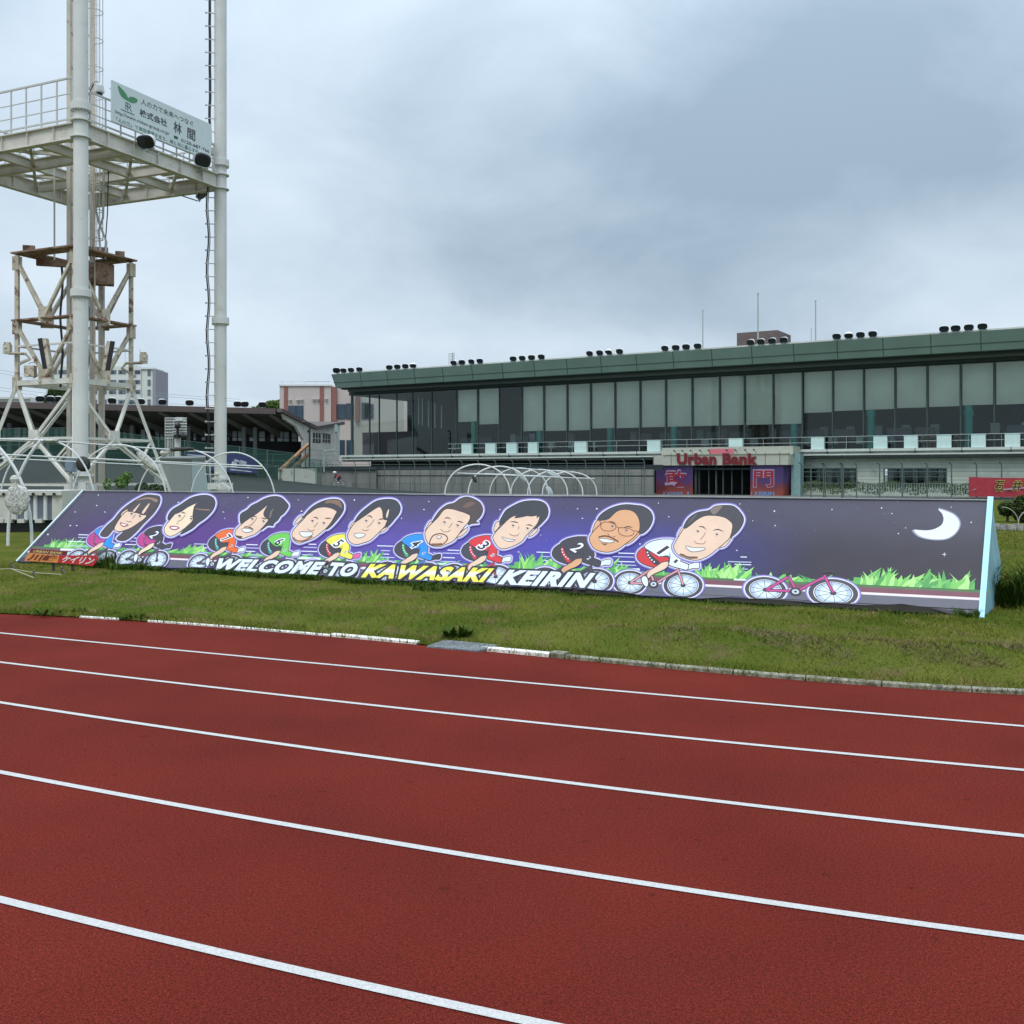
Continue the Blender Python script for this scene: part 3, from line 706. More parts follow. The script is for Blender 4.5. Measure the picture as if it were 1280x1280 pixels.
h2 = head_fn(C7, [(600, 270), (700, 240), (740, 200), (800, 160), (890, 150), (970, 180), (1020, 260), (1025, 350), (1010, 390), (960, 450), (880, 510), (800, 570), (700, 605), (600, 595), (530, 560), (490, 490), (490, 440), (540, 370), (610, 300)],
    [(605, 265), (570, 260), (610, 200), (700, 140), (800, 105), (880, 95), (960, 100), (1060, 115), (1140, 170), (1165, 250), (1130, 340), (1070, 400), (1020, 410), (1028, 350), (1022, 260), (970, 180), (890, 148), (800, 160), (745, 200), (700, 245), (640, 265)],
    [[(600, 265), (555, 280), (520, 370), (530, 390), (610, 300)], [(1010, 395), (1030, 405), (960, 480), (890, 520), (880, 505)]],
    [[(690, 280), (740, 285), (780, 318)], [(850, 345), (900, 332), (950, 345)]], [(730, 332), (880, 375)],
    [[(680, 405), (700, 430)], [(740, 440), (765, 435)]], [(590, 460), (660, 462), (755, 485), (720, 505), (640, 500), (600, 480)],
    extra=lambda a, c: [a.line(c([(608, 320), (640, 285), (720, 290), (770, 330), (745, 370), (680, 380), (625, 365)]), .8, (120, 62, 46), closed=True), a.line(c([(800, 350), (850, 345), (930, 360), (965, 395), (930, 430), (850, 430), (805, 400)]), .8, (120, 62, 46), closed=True),
        a.line(c([(770, 330), (805, 348)]), .8, (120, 62, 46), sm=False), a.line(c([(965, 375), (1020, 390)]), .8, (120, 62, 46), sm=False),
        a.line(c([(585, 445), (650, 432), (720, 448), (798, 495)]), 1.7, BRD), a.fill(c([(610, 505), (645, 515), (680, 512), (650, 530)]), BRD)])
h3 = head_fn(C6, [(560, 400), (610, 350), (680, 290), (780, 260), (900, 280), (1000, 270), (990, 340), (960, 390), (890, 460), (840, 520), (800, 570), (710, 620), (620, 650), (560, 650), (510, 610), (470, 540), (475, 500), (520, 440)],
    [(555, 390), (550, 330), (580, 270), (620, 210), (700, 160), (800, 115), (920, 100), (1020, 110), (1080, 150), (1105, 220), (1090, 290), (1050, 340), (1000, 390), (960, 420), (940, 430), (990, 340), (1010, 275), (970, 300), (970, 270), (870, 275), (800, 290), (720, 300), (740, 270), (640, 310)],
    [[(550, 340), (505, 350), (480, 420), (490, 460), (550, 390)], [(960, 420), (985, 430), (950, 480), (890, 515), (880, 500)]],
    [[(665, 345), (720, 345), (765, 360)], [(845, 382), (890, 380), (935, 398)]], [(700, 388), (865, 420)],
    [[(770, 390), (760, 430)], [(655, 480), (690, 500), (740, 505), (770, 480)]], [(570, 515), (640, 540), (725, 550), (690, 568), (620, 562)], hair=(56, 58, 66))
h4 = head_fn(C5, [(520, 350), (580, 290), (640, 210), (700, 195), (800, 215), (900, 250), (945, 280), (930, 340), (880, 400), (820, 480), (760, 560), (680, 600), (600, 630), (520, 625), (460, 590), (430, 520), (430, 460), (470, 400)],
    [(515, 345), (540, 290), (600, 210), (680, 150), (760, 130), (820, 85), (900, 60), (980, 80), (1060, 130), (1090, 210), (1060, 290), (1010, 340), (1045, 360), (960, 370), (920, 385), (945, 300), (950, 270), (880, 240), (820, 225), (760, 205), (700, 195), (640, 215), (580, 290)],
    [[(510, 340), (480, 350), (435, 430), (450, 460), (500, 370)], [(880, 430), (920, 410), (900, 460), (840, 510), (785, 520)]],
    [[(645, 308), (690, 300), (725, 318)], [(795, 342), (830, 345), (870, 360)]], [(650, 352), (800, 388)],
    [[(745, 360), (720, 390), (700, 420)], [(605, 430), (640, 460), (690, 460), (720, 440)]], [(565, 508), (620, 513), (590, 540), (570, 532)],
    extra=lambda a, c: [a.line(c([(480, 590), (515, 510), (590, 482), (660, 498), (685, 540), (650, 590), (600, 612), (520, 612)]), 1.3, BRD, closed=True), a.line(c([(500, 600), (560, 600), (620, 595)]), 1.6, (150, 100, 76))],
    hair=(78, 66, 66), shine=[([(860, 170), (930, 120), (1000, 130), (960, 165), (900, 190)], (110, 84, 76))])
h5 = head_fn(C4, [(530, 380), (600, 330), (680, 270), (760, 220), (830, 185), (860, 210), (880, 280), (890, 340), (930, 350), (920, 400), (860, 470), (800, 530), (720, 600), (640, 630), (560, 650), (500, 640), (455, 600), (440, 540), (460, 480)],
    [(530, 380), (545, 330), (600, 260), (680, 190), (780, 120), (870, 95), (960, 90), (1040, 110), (1090, 180), (1080, 260), (1020, 340), (950, 420), (905, 430), (918, 380), (930, 345), (880, 330), (870, 240), (835, 185), (780, 210), (700, 265), (620, 320), (565, 358)],
    [[(550, 360), (500, 380), (470, 430), (480, 455), (530, 390)], [(930, 430), (910, 470), (850, 500), (820, 490)]],
    [[(675, 300), (720, 300), (748, 330)], [(820, 350), (860, 335), (900, 340)]], [(670, 360), (830, 388)],
    [[(770, 340), (730, 400), (680, 440)], [(620, 460), (650, 480), (700, 470)]], [(525, 520), (600, 510), (660, 520), (640, 550), (580, 570), (540, 555)], hair=(58, 60, 68),
    shine=[([(915, 300), (930, 240), (950, 215), (945, 270), (925, 325)], SKN)])
h6 = head_fn(C3, [(590, 390), (650, 320), (740, 260), (830, 240), (930, 250), (1000, 290), (980, 340), (930, 430), (870, 500), (800, 560), (720, 620), (620, 660), (540, 685), (480, 660), (450, 600), (455, 540), (520, 460)],
    [(580, 380), (600, 340), (680, 250), (770, 190), (860, 155), (960, 140), (1040, 155), (1085, 210), (1080, 290), (1020, 380), (950, 460), (890, 510), (870, 510), (930, 430), (990, 330), (1000, 295), (930, 255), (830, 240), (740, 262), (660, 320)],
    [[(580, 345), (530, 370), (485, 430), (490, 455), (560, 400)]],
    [[(710, 370), (750, 370), (770, 395)], [(850, 385), (890, 378), (935, 382)]], [(700, 412), (840, 437)],
    [[(770, 430), (720, 490)], [(640, 510), (680, 535), (730, 520)]], [(540, 550), (620, 545), (710, 555), (670, 600), (600, 610), (560, 590)],
    extra=lambda a, c: [a.line(c([(465, 615), (500, 650), (560, 660), (620, 645), (700, 600)]), 2.0, (142, 98, 76))], shine=[([(870, 165), (960, 148), (1035, 165), (1062, 225), (1058, 255), (1000, 215), (920, 190), (860, 198)], (128, 100, 84))])
h7 = head_fn(C2, [(820, 440), (900, 380), (980, 320), (1060, 260), (1140, 210), (1095, 290), (1090, 350), (1140, 390), (1120, 430), (1060, 500), (980, 570), (900, 600), (830, 625), (770, 620), (730, 580), (740, 520)],
    [(800, 440), (790, 380), (800, 320), (880, 270), (930, 220), (1010, 180), (1100, 130), (1200, 105), (1290, 115), (1350, 165), (1390, 230), (1330, 320), (1290, 350), (1260, 400), (1210, 440), (1200, 470), (1150, 465), (1110, 480), (1045, 530), (1100, 460), (1140, 395), (1090, 350), (1085, 300), (1130, 215), (1060, 270), (980, 330), (880, 390), (830, 430)],
    [], [[(915, 370), (960, 350), (1000, 360)], [(1050, 370), (1090, 380), (1130, 385)]], [(940, 385), (1080, 415)],
    [[(1000, 370), (950, 440), (900, 470)], [(900, 480), (930, 490)]], [(810, 510), (870, 500), (950, 520), (920, 545), (850, 550)],
    extra=lambda a, c: [a.line(c([(840, 488), (885, 482), (955, 512)]), 1.3, BRD), a.fill(c([(730, 585), (770, 590), (820, 600), (800, 622), (755, 612)]), (84, 62, 56))],
    shine=[([(1155, 370), (1165, 300), (1210, 250), (1180, 310), (1170, 360)], (128, 112, 104))])
h8 = head_fn(C2, [(-141, 540), (-131, 480), (-71, 400), (-1, 320), (60, 300), (150, 240), (260, 190), (230, 240), (215, 330), (215, 380), (210, 410), (150, 470), (90, 520), (0, 580), (-60, 600), (-110, 585)],
    [(-95, 400), (-90, 340), (-40, 270), (60, 210), (180, 130), (300, 95), (400, 95), (470, 130), (490, 200), (460, 280), (400, 350), (340, 400), (280, 440), (200, 510), (60, 580), (100, 520), (200, 420), (215, 390), (220, 330), (235, 240), (270, 185), (150, 235), (40, 310), (-20, 330), (-60, 380)],
    [], [[(70, 315), (95, 308), (125, 320)], [(180, 350), (215, 360)]], [(50, 350), (192, 385)], [[(120, 340), (70, 400), (20, 420)], [(10, 440), (40, 450)]],
    [(-71, 480), (-11, 475), (50, 495), (0, 520), (-50, 512)], lips=(214, 110, 150), shine=[([(230, 255), (300, 262), (420, 270), (405, 282), (300, 275)], (150, 118, 96))])
h9 = head_fn(C1, [(430, 480), (490, 380), (560, 300), (640, 270), (720, 280), (820, 310), (810, 370), (730, 430), (640, 490), (540, 530), (470, 540), (430, 520)],
    [(590, 275), (650, 200), (740, 140), (850, 110), (950, 130), (940, 220), (880, 300), (830, 332), (800, 335), (760, 333), (730, 318), (700, 308), (670, 305), (640, 292), (615, 295)],
    [[(500, 370), (515, 310), (580, 262), (590, 280), (540, 320)], [(830, 335), (800, 390), (720, 430), (740, 400)]],
    [], [(640, 322), (740, 352)], [[(690, 330), (650, 380)], [(575, 405), (600, 420), (640, 415)]], [(500, 430), (540, 440), (600, 458), (550, 478), (510, 462)], lips=(206, 96, 110), hair=(74, 66, 68),
    under=[(250, 580), (330, 470), (420, 390), (500, 290), (600, 205), (720, 130), (820, 88), (920, 92), (985, 110), (985, 190), (930, 290), (860, 370), (780, 450), (680, 560), (560, 650), (450, 630), (540, 540), (480, 540), (430, 500), (340, 600)],
    shine=[([(690, 160), (780, 125), (870, 118), (955, 145), (940, 180), (860, 140), (770, 145)], (150, 120, 100)), ([(655, 285), (690, 245), (745, 190), (705, 255), (675, 295)], SKN), ([(765, 305), (810, 240), (865, 185), (825, 265), (785, 318)], SKN)])
MAG = (188, 62, 138)
specs = [('', (109.1, 674), (153.8, 676.5), (34, 142, 224), MAG, (120, 40, 90), (200, 120, 160), SKN, (226, 232, 240), (70, 70, 84), h9, None),
    ('2', (171.9, 675), (216.3, 680), (62, 58, 68), MAG, (120, 40, 90), (200, 120, 160), (240, 214, 184), (66, 62, 72), (90, 88, 100), h8, WHT),
    ('7', (260.4, 679.1), (307.9, 684.1), (232, 104, 44), (62, 60, 70), (62, 150, 150), (190, 232, 226), SKN, (220, 232, 242), (90, 80, 100), h7, None),
    ('6', (326.1, 684.1), (376.4, 688.7), (110, 196, 84), (62, 60, 70), (62, 150, 150), (190, 232, 226), SKN, (226, 234, 244), (110, 70, 150), h6, None),
    ('5', (398.6, 686.1), (453, 689.6), (236, 226, 84), (62, 60, 70), (206, 54, 74), (250, 214, 216), SKN, (220, 92, 164), (58, 140, 96), h5, None),
    ('4', (493.2, 687.2), (552.8, 693.2), (40, 140, 224), (66, 62, 72), (60, 160, 110), (206, 240, 224), SKN, (58, 54, 62), (70, 130, 200), h4, None),
    ('3', (576.5, 689.4), (640.5, 696), (214, 50, 58), (66, 64, 76), (206, 54, 74), (250, 214, 216), SKN, (224, 236, 246), (200, 60, 90), h3, None),
    ('2', (690, 692.7), (765, 702), (62, 58, 68), (62, 58, 68), (204, 44, 56), (250, 220, 220), TAN, (216, 230, 244), (70, 66, 80), h2, WHT),
    ('1', (795.6, 696.2), (874.6, 707.5), (222, 234, 246), (206, 44, 52), (52, 48, 60), (240, 240, 246), SKN, (226, 236, 246), (216, 150, 160), h1, None)]
for i, (nm, Lp, Gp, je, shc, stp, dts, skn, glv, fc, hd, ncol) in enumerate(specs):
    o = rider(nm, Lp, Gp, je, shc, stp, dts, skn, glv, fc, .0032 + (i % 2) * .0052, hd, ncol)
# the riderless magenta bicycle further right
A = Art(.0034); A.T = lambda x, y: PW(x, y)
def tb_(x, y):
    q_ = Vector(uvp(ray_plane(x, y, FR, bn))) - Vector(uvp(PW(787.5, 728.6)))
    c = Vector(uvp(PW(957, 737.5))); s = 1.12; return hem(c.x + q_.x * s, c.y + q_.y * 1.0)
A.T = tb_; bicycle(A, (204, 62, 146), leg=False)
A.line([(812, 713), (810, 709.5)], 1.8, INK, sm=False); A.line([(803, 709.2), (808, 708.6), (815, 709)], 2.0, INK)
A.build('painted_bicycle')

# lettering
def quad_fn(tl, tr, br, bl, off):
    def f(a, b):
        x = (1 - a) * ((1 - b) * bl[0] + b * tl[0]) + a * ((1 - b) * br[0] + b * tr[0]); y = (1 - a) * ((1 - b) * bl[1] + b * tl[1]) + a * ((1 - b) * br[1] + b * tr[1])
        return PW(x, y, off)
    return f
lt = MB(); off0 = .0145
LM = [paint((58, 54, 66)), paint((234, 238, 250)), paint((226, 238, 250)), None]
ym = bpy.data.materials.new('letter_yellow'); ym.use_nodes = True; t_ = ym.node_tree; g_ = t_.nodes.new('ShaderNodeUVMap'); g_.uv_map = 'print'
r_ = t_.nodes.new('ShaderNodeValToRGB'); sx_ = t_.nodes.new('ShaderNodeSeparateXYZ'); t_.links.new(g_.outputs[0], sx_.inputs[0]); t_.links.new(sx_.outputs[1], r_.inputs[0])
el = r_.color_ramp.elements; el[0].position = 0; el[0].color = (*s2l((232, 222, 60)), 1); el[1].position = 1; el[1].color = (*s2l((226, 222, 60)), 1)
for p_, c_ in ((.3, (236, 230, 90)), (.5, (222, 236, 214)), (.64, (236, 238, 190)), (.74, (232, 226, 80))): x_ = el.new(p_); x_.color = (*s2l(c_), 1)
t_.links.new(r_.outputs[0], t_.nodes['Principled BSDF'].inputs['Base Color']); t_.nodes['Principled BSDF'].inputs['Roughness'].default_value = .45
LM[3] = ym
words = [('WELCOME', (275, 698.2), (408, 703.0), (402, 719.5), (268, 714.2), 2), ('TO', (414.5, 703.3), (449, 705), (445, 722), (409.5, 720.3), 2), ('KAWASAKI', (457, 705), (618.5, 711), (611, 729), (451.5, 722.5), 3), ('KEIRIN', (629, 712.6), (745, 717.2), (739, 735.8), (622.5, 731), 2)]
yv = []
for wd, tl, tr, br, bl, mi_ in words:
    k = .03
    ref = (wd, .055, .32, 1.12)
    for offs, m_, oo in ((.15, 0, 0), (.055, mi_, .0006)):
        lt.m = m_; k0 = len(lt.v)
        text_on(lt, wd, quad_fn(tl, tr, br, bl, off0 + oo), (0, 1, 0, 1), offset=offs, shear=.32, spacing=1.12, ref=ref)
        vs = text_geo(wd, offs, .32, 1.12)[0]; yy = [p[1] for p in vs]; y0, y1 = min(yy), max(yy); yv += [(0, (p[1] - y0) / (y1 - y0)) for p in vs]
lo = lt.build('lettering', LM, banner); ul = lo.data.uv_layers.new(name='print')
for lp in lo.data.loops: ul.data[lp.index].uv = yv[lp.vertex_index]

# ---- small cut-out sign standing in front of the banner's left end
SY = 15.9
def sw(px, py): return W(px, py, SY)
sg = empty('ground_sign', sw(76, 714), 'small orange and red sign on two short legs before the banner left end', 'sign')
def panel(name, pts, m, th=.03):
    p = [sw(*q_) for q_ in pts]; b = [q_ + Vector((0, th, 0)) for q_ in p]; n = len(p)
    mb = MB().add(p + b, [tuple(range(n)), tuple(range(2 * n - 1, n - 1, -1))] + [(i, i + n, (i + 1) % n + n, (i + 1) % n) for i in range(n)])
    return mb.build(name, m, sg)
panel('header_board', [(40, 686), (84, 689.5), (82, 694), (36, 690.5)], paint((118, 50, 62)))
panel('orange_board', [(36, 691), (74, 694.2), (72, 703.5), (30, 701)], paint((232, 150, 84)))
panel('red_board', [(74.3, 694.2), (121, 694.8), (122, 699), (116, 707.5), (72.3, 703.6)], paint((206, 52, 58)))
def sfn(tl, tr, br, bl):
    def f(a, b):
        x = (1 - a) * ((1 - b) * bl[0] + b * tl[0]) + a * ((1 - b) * br[0] + b * tr[0]); y = (1 - a) * ((1 - b) * bl[1] + b * tl[1]) + a * ((1 - b) * br[1] + b * tr[1])
        return sw(x, y) - Vector((0, .004, 0))
    return f
tx = MB(); text_on(tx, 'URBAN BANK', sfn((42.5, 687.2), (79, 690), (78, 693), (41, 690.4)), (0, 1, 0, 1), offset=.03, shear=.2)
tx.build('gold_letters', paint((226, 196, 120)), sg)
tx = MB(); text_on(tx, '川崎', sfn((38, 691.8), (72, 694.6), (70, 702.6), (33, 700.4)), (0, 1, 0, 1), offset=.035, shear=.15); tx.build('place_letters', paint((120, 62, 52)), sg)
tx = MB(); text_on(tx, 'ケイリン', sfn((80, 695), (120, 696.4), (115, 706), (76, 702.6)), (0, 1, 0, 1), offset=.035, shear=.15); tx.build('white_letters', paint((240, 236, 238)), sg)
for px in (65, 89): tx = MB(); tx.beam(sw(px, 699) + Vector((0, .05, 0)), sw(px, 715) + Vector((0, .05, 0)), .035); tx.build('leg', m_darkwood, sg)
# pegs with a low wire on the grass at the far left
m_peg = mat('peg_metal', (.12, .10, .08), .8); m_pegw = mat('peg_wire', (.42, .40, .30), .7)
pegs = [(14, 712), (42, 724), (77, 719)]
for i, (px, py) in enumerate(pegs):
    p = gnd(px, py, PLAT); mb = MB(); mb.cyl(p - Vector((0, 0, .02)), p + Vector((0, 0, .11)), .012, 8); mb.beam(p + Vector((0, 0, .10)), p + Vector((.06, -.02, .02)), .02); mb.ell(p + Vector((0, 0, .115)), .022, .022, .016, n=8)
    tag(mb.build('ground_peg', m_peg, loc=p), ('low metal peg in the grass nearest the left edge of the photo', 'low metal peg in the grass, nearest the track of three', 'low metal peg in the grass just below the small orange sign')[i], 'peg', 'pegs in the grass')
mb = MB(); pts = [gnd(-30, 712, PLAT + .1), gnd(14, 711, PLAT + .1), gnd(42, 722, PLAT + .1)]; mb.tube(pts, .006, 5); mb.tube([gnd(14, 711, PLAT + .1), gnd(45, 716, PLAT + .06), gnd(77, 718, PLAT + .1)], .006, 5)
tag(mb.build('ground_wire', m_pegw, loc=gnd(14, 712, PLAT)), 'thin pale wire strung low between three pegs on the grass', 'wire')
# ================================================================ main stand
SO = Vector((-17.6, 99.5, 0)); SDv = Vector((34 + 17.6, 68 - 99.5, 0)).normalized(); SNv = Vector((SDv.y, -SDv.x, 0))
if SNv.y > 0: SNv = -SNv
def SP(px, t):
    a = (px - 640) / FPX; return (a * (SO.y + t * SNv.y) - SO.x - t * SNv.x) / (SDv.x - a * SDv.y)
def SM(s, t, z): return SO + SDv * s + SNv * t + Vector((0, 0, z))
def SZ(px, py, t):
    Y = SO.y + SP(px, t) * SDv.y + t * SNv.y; return EYE - (py - HOR) / FPX * Y
def sbox(mb, s0, s1, t0, t1, z0, z1):
    return mb.obox(SM((s0 + s1) / 2, (t0 + t1) / 2, (z0 + z1) / 2), SDv * (s1 - s0) / 2, SNv * (t1 - t0) / 2, (0, 0, (z1 - z0) / 2))
def sface(tt):                                                     # (s,z) on the plane t=tt
    return lambda s, z: SM(s, tt, z)
m_fascia = mat('green_fascia', (.115, .185, .155), .5, var=.10, vscale=.5)
m_joint = mat('dark_joint', (.025, .045, .04), .7)
m_soffit = mat('soffit', (.12, .155, .14), .7, var=.1)
m_roofw = mat('pale_roof', (.52, .52, .49), .7, var=.12, vscale=1)
m_ledge = mat('pale_ledge', (.52, .58, .54), .6, var=.08, vscale=1.2)
m_ledge2 = mat('grey_ledge', (.28, .31, .29), .7, var=.1)
m_wallg = mat('pale_green_wall', (.42, .47, .41), .7, var=.1, vscale=1.5, stain=(.25, .28, .24), sscale=.9, samt=.42)
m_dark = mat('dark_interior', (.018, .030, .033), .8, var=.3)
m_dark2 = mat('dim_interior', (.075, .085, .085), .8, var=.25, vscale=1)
m_teal = mat('teal_column', (.03, .38, .34), .5, var=.08)
m_mull = mat('mullion', (.045, .075, .07), .5)
m_blind = mat('roller_blind', (.76, .77, .71), .8, var=.05, vscale=.8, bump=0)
m_box = mat('white_counter', (.55, .72, .69), .5, var=.04)
m_steel = mat('steel_rail', (.30, .34, .34), .5, metal=.3)
m_black = mat('black_plastic', (.012, .013, .016), .4)
m_white = mat('white_enamel', (.62, .63, .62), .5, var=.05)
m_wood = mat('chair_wood', (.42, .25, .12), .6)
m_seat = mat('seat_grey', (.34, .42, .44), .7, var=.15)
m_screen = mat('screen_blue', (.03, .045, .07), .3)
m_lilac = mat('lobby_panel', (.10, .075, .09), .6)
def glass(name, tint, refl):
    m = bpy.data.materials.new(name); m.use_nodes = True; t = m.node_tree; n = t.nodes
    for x in list(n): n.remove(x)
    o = n.new('ShaderNodeOutputMaterial'); a = n.new('ShaderNodeBsdfTransparent'); a.inputs[0].default_value = (*tint, 1)
    g = n.new('ShaderNodeBsdfGlossy'); g.inputs['Roughness'].default_value = .03; g.inputs[0].default_value = (.9, 1, .97, 1)
    f = n.new('ShaderNodeFresnel'); f.inputs[0].default_value = refl; k = n.new('ShaderNodeMixShader')
    t.links.new(f.outputs[0], k.inputs[0]); t.links.new(a.outputs[0], k.inputs[1]); t.links.new(g.outputs[0], k.inputs[2]); t.links.new(k.outputs[0], o.inputs[0]); return m
m_glass = glass('stand_glass', (.82, .89, .87), 1.55)
stand = empty('main_stand', SM(30, 0, 0), 'long grandstand with green fascia, blinds behind glass and pale concrete ledge', 'grandstand')
S0, S1 = SP(414, 0), SP(1520, 0)
TG = -2.6
GL = SP(440, TG)
ZT, ZB, ZG, ZF = 11.32, 10.0, 9.42, 3.5
mb = MB()
prof = [(0, ZT), (-.28, ZB), (-.9, ZB), (-.9, ZT)]
V = [SM(S0 + (.35 if i in (1, 2) else 0), t, z) for i, (t, z) in enumerate(prof)] + [SM(S1, t, z) for t, z in prof]
mb.add(V, [(0, 1, 2, 3), (7, 6, 5, 4), (0, 4, 5, 1), (1, 5, 6, 2), (2, 6, 7, 3), (3, 7, 4, 0)])
Vs = [SM(S0, 0, ZT), SM(S0 + .35, 0 - .28, ZB), SM(S0 + .35, -15, ZB), SM(S0, -15, ZT)]
mb.add(Vs + [v_ + SDv * .5 for v_ in Vs], [(0, 3, 2, 1), (4, 5, 6, 7), (0, 4, 7, 3), (1, 2, 6, 5)])
fa = mb.build('fascia', m_fascia, stand)
mb = MB(); dj = SP(483, 0) - SP(450, 0); s = SP(450, 0)
while s < S1 - .3:
    mb.beam(SM(s, .008, ZT), SM(s, -.28 + .008, ZB), .05, .02, up=SNv); s += dj
zz = ZB + (ZT - ZB) * .38; mb.beam(SM(S0 + .1, -.17 + .012, zz), SM(S1, -.17 + .012, zz), .04, .02, up=SNv)
mb.build('fascia_joint', m_joint, stand)
mb = MB(); sbox(mb, S0 + .3, S1, -15, -.5, ZT - .2, ZT + .17); mb.build('roof', m_roofw, stand)
mb = MB()                                                          # stepped soffit between fascia and glass
sbox(mb, S0 + .5, S1, -1.5, -.9, ZB - .12, ZB + .25)
mb.m = 1; sbox(mb, S0 + .8, S1, -2.1, -1.5, ZB - .30, ZB + .1)
mb.m = 0; sbox(mb, S0 + 1.1, S1, -2.5, -2.1, ZG + .08, ZB - .05); sbox(mb, GL - .3, S1, -14, TG + .1, ZG, ZG + .5)
mb.build('soffit', [m_joint, m_soffit], stand)
# ledge
SL = SP(424, -1.7)
mb = MB(); sbox(mb, SL, S1, -3.0, -1.75, 3.30, 3.49); sbox(mb, SL, S1, -3.0, -1.62, 3.02, 3.12)
mb.m = 1; sbox(mb, SL + .1, S1, -3.0, -1.95, 3.12, 3.30); sbox(mb, SL + .1, S1, -3.0, -2.0, 2.86, 3.02)
s = SL + 1
while s < S1: mb.m = 2; sbox(mb, s, s + .05, -1.95, -1.745, 3.12, 3.495); s += 3.1
mb.m = 2; mb.cyl(SM(SP(700, -1.8), -1.8, 2.84), SM(S1, -1.8, 2.84), .07, 8)
mb.build('ledge', [m_ledge, m_ledge2, m_joint], stand)
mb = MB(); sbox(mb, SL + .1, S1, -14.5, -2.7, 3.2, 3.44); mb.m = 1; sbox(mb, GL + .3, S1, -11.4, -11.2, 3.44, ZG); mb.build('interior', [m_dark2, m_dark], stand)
mulls = [570.6, 597, 624.3, 652, 679.6, 708.8, 738.2, 768.6, 800, 832, 865, 899.3, 930.5, 966.3, 1003, 1040.8, 1079.5, 1118.8, 1159, 1200.8, 1243, 1288, 1333]
lefts = [440, 462, 474, 496, 516, 540]
blind_y = {570.6: 527, 597: 530, 652: 538.4, 679.6: 538.2, 708.8: 537.6, 738.2: 535, 768.6: 534.5, 800: 533.6, 832: 532.8, 865: 532, 899.3: 531, 930.5: 530.4, 966.3: 529.6, 1003: 515.5, 1040.8: 513, 1079.5: 511.5, 1118.8: 509.5, 1159: 508, 1200.8: 506, 1243: 505, 1288: 503.5}
allm = lefts + mulls
for i, px in enumerate(allm):
    s = SP(px, TG); mb = MB()
    wdt = .24 if px == 440 else (.09 if px in (462, 516) else .075) if px < 570 else .09
    sbox(mb, s - wdt / 2, s + wdt / 2, TG - .1, TG + .06, ZF - .04, ZG); mb.build('mullion', m_mull, stand)
    if i + 1 < len(allm):
        s2 = SP(allm[i + 1], TG); mb = MB(); mb.quad(SM(s + .05, TG, ZF - .03), SM(s2 - .05, TG, ZF - .03), SM(s2 - .05, TG, ZG), SM(s + .05, TG, ZG)); mb.build('window_pane', m_glass, stand)
    if px in blind_y:
        s2 = SP(allm[i + 1], TG); tt = TG - .16; zb_ = SZ(px, blind_y[px], tt); mb = MB()
        sbox(mb, s + .10, s2 - .10, tt - .012, tt, zb_, ZG - .02); sbox(mb, s + .10, s2 - .10, tt - .03, tt + .02, zb_ - .05, zb_); mb.build('roller_blind', m_blind, stand)
mb = MB(); a, b = SM(GL, TG - .1, ZF), SM(GL, -11, ZF); up_ = Vector((0, 0, ZG - ZF)); mb.quad(a, b, b + up_, a + up_); mb.build('window_pane', m_glass, stand)
for px in (592.7, 674.7, 762.7, 842.8, 992.8, 1088.8, 1210.8):
    t_ = TG - .45; s = SP(px, t_); wz = .28
    mb = MB(); mb.cyl(SM(s, t_, 3.44), SM(s, t_, ZG), wz, 16)
    if px > 1000: mb.cyl(SM(s, t_, SZ(px, 520, t_)), SM(s, t_, SZ(px, 513, t_)), wz * 1.2, 16)
    mb.build('column', m_teal, stand)
mb = MB(); sbox(mb, SP(453, -7), SP(521, -7), -7.2, -7, 3.44, SZ(480, 540, -7)); mb.build('lobby_wall', m_lilac, stand)
for px, y0, y1 in ((523.4, 497, 531), (528, 498, 532), (535.8, 501, 534), (543.8, 504, 535), (552, 507, 536)):
    t_ = -4.5; s = SP(px, t_); mb = MB(); mb.cyl(SM(s, t_, SZ(px, y1, t_)), SM(s, t_, SZ(px, y0, t_)), .055, 8); mb.build('hanging_tube', mat('tube_white', (.7, .75, .75), .4) if 'tube_white' not in bpy.data.materials else bpy.data.materials['tube_white'], stand)
# inside: terraced rows of seats and dark screens
qq = random.Random(4); s = SP(575, -5)
mb = MB(); ms = MB()
while s < S1 - 1:
    if qq.random() < .62: ms = MB(); sbox(ms, s, s + qq.uniform(1.2, 2.0), -5.2, -5.05, 4.25, 5.1); ms.build('screen', m_screen, stand)
    if qq.random() < .75: mb = MB(); sbox(mb, s + .1, s + .75, -4.1, -3.7, 3.9, 4.5); mb.build('seat', m_seat, stand)
    if qq.random() < .6: mb = MB(); sbox(mb, s + .9, s + 1.5, -6.3, -6.0, 4.6, 5.35); mb.build('seat', m_seat, stand)
    s += 2.05
mb = MB(); 
for z in (4.0, 4.42): mb.cyl(SM(SP(560, -2.35), -2.35, z), SM(S1, -2.35, z), .028, 6)
s = SP(565, -2.35)
while s < S1: mb.cyl(SM(s, -2.35, 3.49), SM(s, -2.35, 4.42), .022, 6); s += 2.1
mb.build('balustrade', m_steel, stand)
